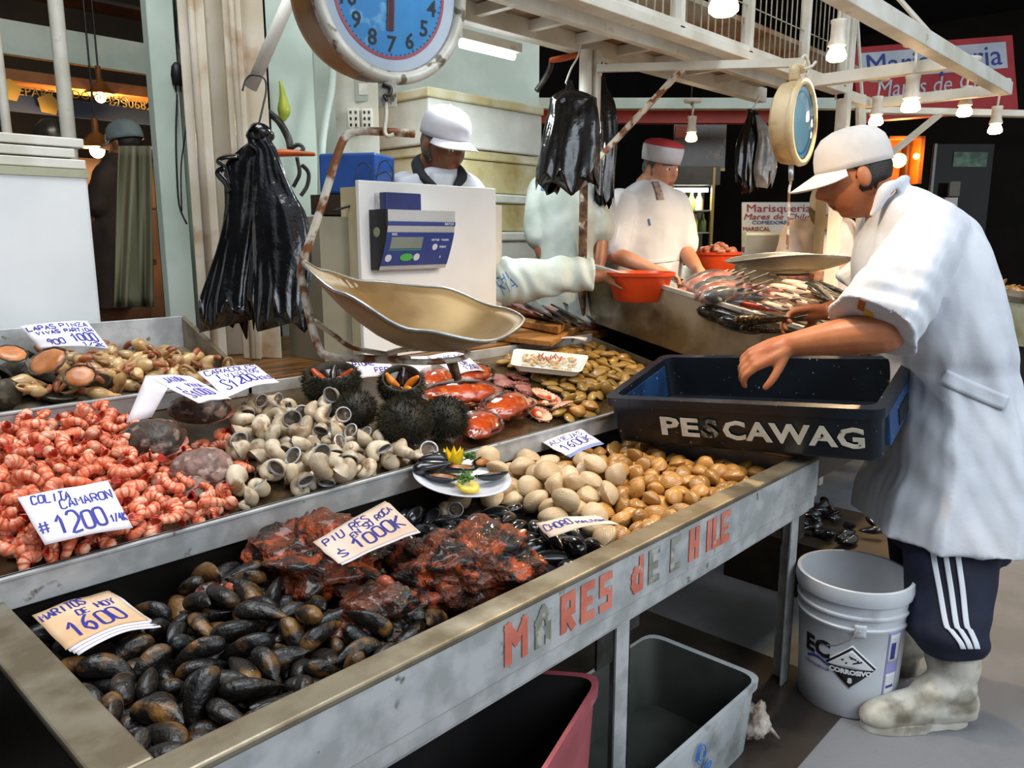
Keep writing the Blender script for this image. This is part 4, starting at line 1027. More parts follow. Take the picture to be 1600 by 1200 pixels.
SCME = mat('scallop_meat', '#e8c7a4', '#e0b58c', 20, .3, sss=.15)
SCRO = mat('scallop_roe', '#d2542a', '#c03c1c', 30, .28, sss=.1)
LIMP = mat('limpet_shell', '#2f2a20', '#443a2a', 20, .5, 0, .3, 60, rnd=.3, c3='#6d6350', scale3=40)
LIMF = mat('limpet_flesh', '#c78352', '#a9683c', 20, .25, sss=.08, rnd=.3)
CLAWP = mat('crab_claw_pale', '#c9ab7b', '#a8824e', 16, .32, 0, .06, rnd=.2, coat=.3, c3='#8a4f2c', scale3=22, lo3=.56, hi3=.68)
CLAWT = mat('crab_claw_tip', '#b78c5a', '#8d5f36', 20, .3, rnd=.25, coat=.3)
CLAWR = mat('crab_claw_joint', '#9c5a36', '#7c4228', 20, .35, rnd=.2)
LOCO = mat('abalone_shell', '#46362c', '#2a201b', 26, .5, 0, .4, 60, c3='#8d7468', scale3=30, lo3=.54, hi3=.64)
LOCOP = mat('pinkish_abalone_shell', '#8a6a60', '#5d463e', 26, .5, 0, .4, 60, c3='#b39a8c', scale3=30, lo3=.54, hi3=.64)
LOCOF = mat('abalone_flesh', '#a5624f', '#8b4f42', 26, .3, sss=.05)
ITEM = {}
def item(key, gs):          # gs: list of (part name, builder, materials)
    ITEM[key] = [(nm, g.mesh(nm, m, True, 55)) for nm, g, m in gs]
item('mussel0', [('mussel', bivalve(.098, .046, .034, 'mussel', .009), MUSS)])
item('mussel1', [('mussel', bivalve(.082, .041, .031, 'mussel', .006), MUSS)])
item('choro', [('mussel', bivalve(.105, .050, .040, 'mussel', .006), CHORO)])
item('tan', [('clam', bivalve(.064, .053, .036, 'clam', lens=.65), TAN)])
item('pale', [('clam', bivalve(.078, .068, .045, 'clam', lens=.5), PALE)])
item('olive', [('clam', bivalve(.062, .034, .022, 'razor'), OLIVE)])
item('snail', [('sea_snail', snail_shell(1.18), [SNAIL, NACRE, OPERC])])
for k, (c, l) in enumerate(((215, 1.0), (150, 1.05), (255, 1.0))): item('prawn%d' % k, [('prawn_tail', prawn(c, l, k), [PRAWN, PRAWNW, PRAWNT, PRAWNB])])
item('claw', [('crab_claw', claw(), [CLAWP, CLAWT, CLAWR])])
a_, b_ = limpet(); item('limpet', [('shell', a_, LIMP), ('flesh', b_, LIMF)])
item('limpetd', [('limpet', limpet()[0], LIMP)])
a_, b_, c_ = scallop(); item('scallop', [('shell', a_, SCSH), ('meat', b_, SCME), ('roe', c_, SCRO)])
a_, b_, c_ = scallop(); item('scallopd', [('scallop', a_, SCPK)])
for k, (l, mm) in enumerate(((.15, LOCO), (.165, LOCO), (.145, LOCOP), (.10, LOCOP))):
    a_, b_ = loco(l, k+1); item('loco%d' % k, [('shell', a_, mm), ('flesh', b_, LOCOF)])
def put(key, loc, quat, scale, label, cat, group, name=None):
    """one individual: a mesh of its own, or an empty with its parts as children"""
    ps = ITEM[key]
    if len(ps) == 1:
        o = bpy.data.objects.new(name or ps[0][0], ps[0][1]); COL.objects.link(o)
    else:
        o = bpy.data.objects.new(name or key, None); o.empty_display_size = .02; COL.objects.link(o)
        for nm, me in ps:
            c = bpy.data.objects.new(nm, me); COL.objects.link(c); c.parent = o
    o.location = loc; o.rotation_mode = 'QUATERNION'; o.rotation_quaternion = quat; o.scale = (scale,)*3
    return tag(o, label, cat, group)
# resting places of the loose seafood: kind, x, y, z in mm, quaternion in 1/99, size in %
PILES = {
 'mussels': '''mussel0,636,1148,627,58,23,-16,-75,94;mussel1,627,1206,628,1,65,-73,-14,95;mussel0,375,1285,625,86,22,19,41,101;mussel1,539,1409,628,97,8,11,12,104;mussel1,959,981,630,4,44,-84,-28,96;mussel0,562,1483,630,74,2,12,65,108;mussel1,728,1513,631,94,12,7,-26,107;mussel1,730,1228,629,12,9,-9,-97,94;mussel1,632,1039,629,24,94,-16,-14,110;mussel1,458,1116,628,14,40,89,5,106;mussel0,531,952,626,18,36,88,21,91;mussel0,807,926,628,7,-5,93,32,89;mussel1,911,988,631,28,84,43,5,103;mussel0,725,982,629,75,16,22,59,102;mussel1,375,1111,625,13,0,65,74,89;mussel1,654,1325,650,41,-67,-60,-9,106;mussel0,358,1409,625,30,66,-57,-36,98;mussel1,466,1036,627,92,17,5,-33,96;mussel1,486,1508,627,88,28,-1,-35,109;mussel1,427,1499,625,51,31,-30,-73,94;mussel1,361,942,644,84,8,46,24,95;mussel0,608,1336,658,86,-25,-1,-42,93;mussel0,552,1289,626,2,-22,92,28,90;mussel0,724,1130,631,14,70,68,0,101;mussel0,544,1227,627,8,-1,93,33,103;mussel1,460,1428,627,27,85,43,3,109;mussel1,475,932,626,95,27,8,3,100;mussel0,665,1492,627,7,-7,27,95,95;mussel0,838,1048,629,3,-8,27,95,99;mussel1,453,1282,626,7,53,-79,-27,99;mussel0,677,1236,630,12,89,41,-4,103;mussel1,472,1215,627,56,-4,13,81,93;mussel1,370,1210,625,8,54,-78,-27,101;mussel1,565,1044,626,26,95,-8,-10,94;mussel0,737,1041,627,95,26,9,5,89;mussel1,367,1052,642,35,11,-35,85,101;mussel0,729,1432,647,78,-18,-8,-57,108;mussel1,644,1097,629,28,78,53,8,108;mussel0,543,1117,627,1,-67,72,13,90;mussel1,517,1177,626,11,97,17,-8,89;mussel1,430,1434,626,9,58,-75,-27,99;mussel1,770,1073,648,54,-76,34,6,108;mussel0,679,1090,629,24,64,70,14,106;mussel0,492,1364,625,26,58,73,20,90;mussel0,598,1456,627,52,23,-20,-78,100;mussel0,398,975,626,26,72,62,12,109;mussel1,679,985,629,65,22,34,63,108;mussel1,757,979,630,27,74,59,10,109;mussel0,500,1465,625,81,48,-9,-29,89;mussel1,510,1004,627,4,-42,89,12,95;mussel0,582,1100,628,18,75,62,5,96;mussel1,567,1352,629,12,95,26,-6,103;mussel0,720,1481,656,5,29,-93,-16,103;mussel0,857,995,629,6,-9,95,27,89;mussel1,590,1159,631,90,11,0,40,92;mussel0,499,1270,629,0,-61,77,12,109;mussel1,406,1351,625,82,28,-6,-48,92;mussel0,704,1181,642,6,-2,-97,-16,108;mussel0,515,1077,635,84,12,-6,50,89;mussel1,673,1282,638,33,-67,-47,45,92;mussel0,414,1259,630,53,16,24,78,107;mussel0,418,1090,626,31,71,60,16,104;mussel1,594,1267,627,19,-3,28,93,99;mussel0,714,1356,635,36,24,-14,-88,106;mussel1,621,979,628,80,33,26,41,107;mussel1,401,1163,626,91,39,4,-9,102;mussel1,493,1441,645,19,25,93,9,88;mussel0,457,1328,644,15,-6,88,44,98;mussel1,835,963,629,0,-9,51,84,92;mussel0,565,1013,644,8,9,-31,93,106;mussel1,600,1360,677,72,23,-32,-56,97;mussel0,468,967,634,20,7,97,-1,96;mussel1,814,1452,629,6,-34,92,14,91;mussel0,554,1123,651,2,-77,-62,-6,106;mussel0,560,1383,637,13,1,90,-39,90;mussel1,634,1115,649,95,17,-10,-18,99;mussel0,719,1025,652,5,-4,-77,-62,100;mussel0,816,991,639,26,90,22,22,89;mussel0,711,1119,658,63,76,-2,7,94;mussel0,420,1544,625,86,48,9,3,99;mussel1,642,1284,652,30,64,55,43,96;mussel1,660,1038,642,52,77,-6,-33,93;mussel0,1013,975,631,40,74,49,18,102;mussel1,534,1305,653,10,43,-76,-45,97;mussel1,377,995,624,87,21,18,38,92;mussel0,759,1297,629,76,58,-9,-22,102;mussel1,796,1023,630,4,92,-33,-13,92;mussel0,379,1134,624,4,-7,82,54,88;mussel1,361,1079,652,44,12,-82,32,104;mussel0,738,1139,663,93,14,-28,-15,96;mussel0,446,1212,643,60,64,36,30,93;mussel0,646,964,631,61,40,37,55,99;mussel0,543,1061,656,28,93,-10,-14,106;mussel0,717,1417,682,5,18,94,-24,101;mussel0,779,1225,632,5,79,58,-9,94;mussel1,430,1376,628,28,22,74,56,107;mussel0,448,1154,635,89,16,29,29,88;mussel1,370,1325,625,96,6,13,18,88;mussel0,516,1522,646,35,37,-77,-36,97;mussel0,492,1028,650,14,78,-56,-19,93;mussel0,619,1240,657,41,89,-3,-10,110;mussel1,369,1486,624,41,84,31,6,93;mussel0,539,1206,631,38,90,-1,-13,105;mussel1,643,1480,656,67,-11,31,65,109;mussel0,349,1218,652,39,51,63,41,106;mussel0,528,1356,646,70,56,41,-7,88;mussel0,523,984,652,1,-12,-62,-76,89;mussel1,398,1447,625,11,63,-71,-26,101;mussel0,409,1090,660,78,23,-18,-54,102;mussel1,601,1309,643,13,-45,-85,21,106;mussel0,711,1157,682,79,9,31,51,104;mussel0,600,1185,650,32,5,56,75,104;mussel1,453,1007,630,94,20,14,-17,101;mussel1,391,1341,640,67,64,-18,-30,100;mussel1,760,1000,649,56,80,15,3,91;mussel0,474,1082,659,30,-36,75,44,104;mussel0,707,1276,642,2,-49,-80,30,109;mussel1,515,1098,660,88,33,-16,-26,99;mussel0,779,1077,671,25,39,43,76,98;mussel0,507,1150,646,69,69,13,11,91;mussel1,536,1263,646,85,30,33,-23,100;mussel1,693,956,661,50,68,46,24,106;mussel0,671,1464,673,63,35,-49,-46,109;mussel0,456,1483,643,44,56,-34,-59,89;mussel1,582,975,648,5,54,-47,-68,107;mussel0,694,1212,664,9,-6,97,17,92;mussel0,897,1031,645,26,15,-88,-35,97;mussel0,411,1291,649,82,41,-5,-37,98;mussel1,468,1257,651,12,-16,79,56,98;mussel0,412,1205,659,82,25,18,47,96;mussel0,648,1356,682,70,11,8,68,107;mussel0,688,1354,670,8,-67,-70,-21,104;mussel1,588,1098,663,66,12,7,-73,97;mussel0,535,1224,655,26,2,64,71,95;mussel1,672,1156,653,53,44,-3,-71,104;mussel1,771,1239,652,67,3,-18,-71,106;mussel0,384,1508,638,81,54,-16,-8,103;mussel0,357,1133,652,25,48,-43,-71,102;mussel1,698,1004,651,69,-39,28,53,100;mussel0,585,1297,657,6,73,-63,-22,91;mussel1,731,1315,671,42,81,15,36,98;mussel0,356,1025,648,1,-57,48,66,88;mussel1,541,1431,655,38,33,59,62,108;mussel1,718,1393,676,29,16,55,75,92;mussel1,683,1284,663,41,42,58,55,109;mussel0,376,961,659,80,36,-19,-42,107;mussel1,480,1393,641,26,46,-29,-78,104;mussel0,973,963,631,57,69,36,21,96;mussel0,653,1228,684,86,4,-2,-49,104;mussel0,393,1040,654,14,63,73,15,99''',
 'mussels2': '''mussel1,996,1414,631,92,27,3,-23,100;mussel1,925,1255,638,85,41,-2,29,93;mussel0,893,1221,629,43,89,3,-5,95;mussel0,857,1483,643,30,10,92,16,89;mussel0,1005,1294,644,40,37,-68,-47,109;mussel1,961,1274,630,0,-31,90,28,90;mussel1,950,1457,632,49,84,-8,-18,95;mussel0,1017,1494,659,62,45,-4,63,108;mussel0,1044,1359,652,2,19,-89,-39,89;mussel0,950,1193,630,41,88,22,3,98;mussel0,1024,1212,638,4,-29,94,-12,94;mussel1,1015,1372,641,85,-6,28,-42,107;mussel0,980,1240,640,30,94,-7,9,98;mussel1,1044,1263,637,98,10,-1,6,110;mussel1,934,1491,629,15,20,93,25,88;mussel0,1021,1443,644,14,-8,-62,-75,94;mussel1,898,1489,630,65,2,14,73,92;mussel0,1071,1291,660,13,96,-11,-16,110''',
 'choros': '''choro,1344,1177,637,10,95,-24,-13,89;choro,1249,1455,637,16,14,-26,-93,104;choro,1299,1328,639,2,76,-61,-15,103;choro,1345,1065,636,6,-17,93,28,88;choro,1370,1351,639,23,29,84,38,107;choro,1118,1353,636,11,61,-72,-27,100;choro,1219,1148,636,11,11,-29,-93,93;choro,1216,1027,638,97,10,9,-10,102;choro,1242,1507,637,94,28,10,7,100;choro,1341,1236,637,0,-18,87,44,96;choro,1149,1469,638,69,-1,14,70,104;choro,1331,1339,637,22,45,83,21,94;choro,1248,944,638,31,94,6,-6,109;choro,1336,1133,639,31,11,54,76,103;choro,1154,1247,635,17,81,-50,-22,92;choro,1306,996,638,12,-10,11,97,95;choro,1094,1246,637,26,78,56,4,107;choro,1378,1008,639,21,57,-69,-38,107;choro,1299,1490,764,94,-16,-1,-28,104;choro,1435,1351,637,25,-2,30,91,88;choro,1239,1387,654,23,-15,-30,-90,98;choro,1273,1200,637,48,-6,14,85,88;choro,1086,1407,649,97,-13,-10,7,110;choro,1190,1530,638,95,-12,9,24,90;choro,1287,1103,638,71,27,-12,-63,108;choro,1428,1138,637,68,27,-13,-66,88;choro,1195,1315,636,89,22,18,33,94;choro,1095,1529,635,94,27,11,8,95;choro,1397,1215,638,87,38,19,22,100;choro,1233,1107,648,25,-6,68,67,102;choro,1071,1309,634,74,28,-11,-59,93;choro,1181,1404,638,24,59,74,17,110;choro,1267,1292,637,2,83,-52,-14,93;choro,1203,1172,637,4,32,-87,-35,101;choro,1359,1278,651,26,8,-79,-53,96;choro,1172,1207,652,23,34,-21,-88,101;choro,1220,1321,658,54,43,54,47,105;choro,1255,1170,671,76,12,-5,-62,100;choro,1317,1052,660,39,65,56,29,99;choro,1135,1324,641,45,-4,13,-87,96;choro,1210,975,643,92,-35,13,-5,92;choro,1293,1250,641,24,22,-69,-63,90;choro,1100,1479,647,32,-35,82,-27,107;choro,1226,1473,652,62,74,18,13,103;choro,1378,1162,652,86,37,32,4,94;choro,1347,935,638,5,13,-55,-81,98;choro,1247,1053,654,13,-16,-97,6,110;choro,1217,1234,636,24,20,-38,-86,95;choro,1180,1267,658,9,91,-10,-37,101;choro,1305,1085,677,2,50,-84,-15,99;choro,1258,983,640,67,64,-11,-33,88;choro,1328,1519,769,3,16,65,73,92''',
 'tan': '''tan,1560,941,641,1,42,89,14,92;tan,1676,1094,650,14,-32,-91,19,106;tan,2039,1387,649,94,15,6,-26,103;tan,1957,1502,648,97,12,-8,-17,109;tan,1760,1031,645,72,13,4,66,104;tan,1768,1345,643,51,5,12,84,88;tan,1876,1018,651,79,-22,-23,51,103;tan,1965,1077,650,10,19,-22,-94,104;tan,2101,1433,649,14,81,-55,-2,106;tan,1889,1347,645,32,2,13,93,94;tan,1933,1011,647,40,11,-18,-88,98;tan,2084,1202,654,9,-19,27,-93,109;tan,2008,953,653,12,-1,-49,85,103;tan,2184,1193,653,80,-22,-22,50,101;tan,1974,1148,658,28,32,31,-84,108;tan,1762,1204,648,31,-92,19,-5,94;tan,1689,943,645,17,91,-35,9,104;tan,1444,996,641,30,-1,-14,-93,93;tan,2076,1006,647,9,28,-94,-11,94;tan,1894,1090,646,95,13,-2,-24,99;tan,2090,1152,646,85,14,1,48,91;tan,2180,1480,650,23,1,13,95,106;tan,1765,939,645,21,87,-38,17,90;tan,1902,1296,649,2,9,-93,32,93;tan,2017,1307,654,43,-69,49,-28,104;tan,1905,1433,644,95,13,-1,24,88;tan,1754,1488,643,94,13,-3,-29,91;tan,1835,1340,644,11,46,-87,-9,89;tan,1893,956,646,48,5,12,86,99;tan,1759,1158,646,40,27,0,-86,90;tan,1945,941,647,20,89,-36,9,97;tan,2159,1100,651,4,-5,-47,87,89;tan,2068,956,646,3,38,-90,-12,93;tan,1819,952,645,17,4,-13,-97,97;tan,2181,1425,651,94,9,-16,-26,110;tan,1891,1500,645,13,98,-3,6,94;tan,2030,1033,647,13,98,-3,6,101;tan,1819,1206,645,1,-8,98,13,97;tan,2104,1320,653,3,6,52,84,100;tan,2174,1373,653,8,-4,-94,30,103;tan,1832,1153,646,90,10,-11,-39,103;tan,1827,1498,648,26,96,2,-1,109;tan,1888,1139,645,13,98,-3,6,98;tan,1770,1087,643,5,-1,-98,-13,92;tan,2012,1080,650,18,-68,64,-26,92;tan,1700,1138,642,6,-4,-13,-98,89;tan,1887,1190,648,60,0,-24,-75,104;tan,2036,1222,646,96,14,-3,21,93;tan,2026,1132,647,7,13,-97,-11,100;tan,1993,1245,647,47,1,-14,-86,99;tan,1963,1321,647,14,89,-40,0,104;tan,2010,1428,646,23,91,30,13,92;tan,1704,1023,645,9,3,-13,-98,103;tan,1613,1018,644,31,5,-25,-90,98;tan,2180,1062,655,86,-47,-12,-7,103;tan,2156,950,647,56,6,11,80,92;tan,1819,1085,650,31,-65,57,-37,101;tan,1628,1097,642,10,60,77,10,91;tan,1803,1403,646,3,54,81,14,108;tan,1940,1182,645,1,44,88,14,91;tan,2171,1013,650,51,11,8,84,108;tan,2124,1497,649,17,3,-97,-11,103;tan,1815,1016,649,6,5,-99,0,109;tan,1951,1268,654,40,-23,-24,84,109;tan,1757,1403,649,44,-17,-38,78,96;tan,2055,1087,648,52,18,18,81,100;tan,1844,1291,644,98,13,1,9,91;tan,1565,1033,641,10,-4,-14,-97,90;tan,1613,938,642,11,-1,13,98,93;tan,1759,1289,646,12,7,12,97,107;tan,2031,1504,648,40,1,-14,-89,103;tan,2062,1285,647,91,14,-1,36,100;tan,1942,1403,646,31,-1,-14,-93,96;tan,1993,1280,667,21,17,72,62,90;tan,1925,1471,661,8,-64,-75,5,90;tan,2067,1476,653,46,-86,-15,10,101;tan,1853,1115,667,76,63,-3,2,100;tan,1933,1359,663,32,-10,73,59,108;tan,1491,1039,643,62,4,-14,-76,107;tan,1802,1461,649,46,-85,5,-19,92;tan,1918,1541,648,1,-95,-10,-25,91;tan,1811,1258,650,9,66,62,39,105;tan,1777,1241,655,61,-49,60,3,100;tan,1593,1160,645,6,-26,-94,-15,107;tan,2167,1141,653,81,-33,0,-47,100;tan,2130,1349,653,25,-36,-79,40,100;tan,1918,1323,670,5,37,42,81,95;tan,1565,990,649,67,30,19,-64,100;tan,1914,1229,654,72,-39,-17,-53,106;tan,1858,1230,649,29,25,85,33,93;tan,1937,1114,651,52,-27,-18,78,97;tan,1852,985,667,1,-8,-22,96,106;tan,1784,970,659,52,81,21,13,95;tan,1758,994,671,32,22,-78,-47,108;tan,1979,1037,649,27,91,12,26,93;tan,2097,1101,654,90,-30,5,-28,106;tan,1736,1115,648,85,46,18,12,90;tan,2024,987,647,0,20,93,26,93;tan,1719,1183,651,77,16,-27,53,108;tan,1851,1058,647,45,1,-37,-80,92;tan,1867,1324,670,11,-92,27,-20,101;tan,1923,1260,680,79,15,-45,-37,93;tan,1725,976,647,33,30,-1,88,98;tan,1579,1094,644,16,91,-32,12,102;tan,1868,1460,652,69,31,-22,59,107;tan,2060,1130,673,66,21,-68,-17,105;tan,1646,979,644,19,1,13,96,99;tan,1854,1389,649,83,-3,-27,-47,109;tan,1973,988,652,11,52,-74,-39,106;tan,1657,1045,649,30,46,79,24,107;tan,1798,1183,670,7,-95,28,-1,104;tan,2051,1339,653,94,10,27,-9,105;tan,2035,1179,652,9,69,-54,45,89;tan,1922,1162,666,12,12,-16,96,88;tan,1983,1378,653,28,-27,-5,-91,109;tan,1917,1053,656,25,48,-21,80,98;tan,1907,986,672,40,13,-10,-89,89;tan,1987,1332,681,36,-42,22,-79,104;tan,1795,1368,666,27,-91,27,7,103;tan,2112,1246,650,3,3,96,25,109;tan,2117,1051,654,30,-94,7,-10,108;tan,1784,1058,671,76,-18,0,-60,107;tan,1729,1378,647,41,-17,-45,76,88;tan,1985,1192,655,93,-28,21,-5,108;tan,1796,1126,652,44,-32,3,83,97;tan,1966,1444,649,81,0,21,52,103;tan,2069,1046,672,4,-80,-58,2,106;tan,1802,1308,651,84,25,-45,11,91;tan,1996,1107,675,8,46,-87,-4,104;tan,1855,1190,668,74,15,-54,-34,91;tan,1723,1068,657,83,-3,-5,53,105;tan,1729,1147,675,32,64,-49,48,103;tan,2136,1290,647,13,97,17,1,93;tan,1875,1073,679,2,16,94,-25,106;tan,2016,1198,677,10,79,57,-15,91;tan,2096,1590,784,8,-65,-74,2,96;tan,51,2185,922,85,28,-13,39,95;tan,1824,1338,688,44,5,-58,-67,109;tan,1681,984,664,58,61,-44,-28,97;tan,1897,1391,656,73,1,-67,-5,93;tan,1808,1258,692,95,22,-10,11,98;tan,1858,1032,686,3,-21,-25,93,101;tan,1861,937,677,11,-10,-72,66,109;tan,1809,1003,684,59,7,-9,-78,91;tan,1839,1292,685,36,-89,21,-10,96;tan,1781,1141,685,19,-11,-53,-81,104;tan,1650,1144,648,52,0,-41,-74,103;tan,1511,981,644,74,13,4,64,109;tan,1682,1071,680,17,57,-75,-26,90;tan,1964,1230,678,2,-92,-34,-15,99;tan,1815,1094,689,17,36,90,6,106;tan,1804,940,688,19,-20,80,-51,107;tan,1996,1535,649,22,24,94,4,96;tan,1944,1042,682,30,16,-88,-30,109;tan,1839,1433,666,43,-87,13,-12,93;tan,1760,1109,677,3,-32,-21,-91,89;tan,1834,1225,680,54,13,-39,-72,93;tan,1479,938,645,3,-40,-85,31,89;tan,1756,1537,646,2,92,29,23,100;tan,1751,1272,690,90,-32,-13,-23,104;tan,2021,1584,780,9,-12,9,-97,108;tan,1603,1054,651,23,-21,-67,-66,93;tan,2017,1055,682,4,34,87,32,100;tan,1599,966,666,64,-13,-59,-46,107;tan,1773,1444,664,28,-49,-23,78,97;tan,1652,943,670,45,51,-9,-71,98;tan,2005,1007,680,18,75,-63,0,100;tan,1823,1544,651,41,87,-14,18,105;tan,2134,1184,649,16,79,57,0,100;tan,1739,1405,684,11,5,-3,98,107;tan,1721,1339,660,61,-71,30,4,105;tan,1765,1317,672,12,40,-89,-10,90;tan,1733,1034,680,0,8,93,34,96;tan,1881,1261,664,27,3,66,69,102;tan,1874,1544,651,32,-87,1,-35,93''',
 'pale': '''pale,1640,1271,647,0,29,93,19,92;pale,1686,1497,652,94,9,4,29,110;pale,1569,1272,657,2,30,89,-32,106;pale,1464,1220,649,27,9,10,94,108;pale,1560,1394,647,3,-85,-47,-18,88;pale,1576,1462,649,80,14,4,56,104;pale,1662,1210,649,11,97,15,11,102;pale,1550,1209,650,2,33,-93,-12,108;pale,1647,1383,648,97,12,3,15,95;pale,1619,1514,663,37,61,17,-67,99;pale,1510,1322,656,23,74,-54,30,108;pale,1737,1469,684,7,-25,93,-20,109;pale,1701,1430,651,39,-12,-18,-88,104;pale,1604,1215,673,12,-1,-98,-8,95;pale,1497,1395,646,20,96,-11,4,90;pale,1709,1260,653,45,-7,-11,87,94;pale,1599,1334,656,71,-24,17,-62,107;pale,1668,1324,650,11,97,-9,-13,98;pale,1508,1263,652,23,9,43,85,95;pale,1627,1442,655,23,-34,11,-90,98;pale,1503,1503,646,5,49,-85,-12,94;pale,1535,1144,652,10,-79,-49,-33,102;pale,1682,1371,679,40,-8,-85,-29,93;pale,1479,1105,646,10,39,-90,-9,95;pale,1673,1263,690,72,6,-9,67,95;pale,1555,1295,702,1,-45,69,-54,95;pale,1563,1529,648,89,16,9,39,98;pale,1672,1431,696,40,-22,14,87,103;pale,1629,1171,685,51,-74,-42,4,97;pale,1539,1366,679,4,-39,-79,-45,98;pale,1497,1210,689,44,63,-49,-38,104;pale,1389,1490,651,17,86,45,-12,105;pale,1676,1494,707,81,4,10,56,106;pale,1534,1493,685,7,41,-67,-59,104;pale,1602,1268,696,18,-37,-18,-88,93;pale,1606,1396,691,5,6,89,42,104;pale,1709,1310,691,67,49,25,-48,93;pale,1768,1357,704,91,6,-2,39,107;pale,1739,1224,696,26,29,-71,57,109;pale,1461,1436,653,78,-18,-27,52,99;pale,1515,1442,655,78,-49,29,-22,94;pale,1642,1322,696,6,93,27,21,99;pale,1593,1350,716,7,-3,97,19,106;pale,1711,1278,728,17,-87,40,20,98;pale,1613,1465,703,21,-3,20,95,104;pale,1439,1042,652,90,-27,-16,27,99''',
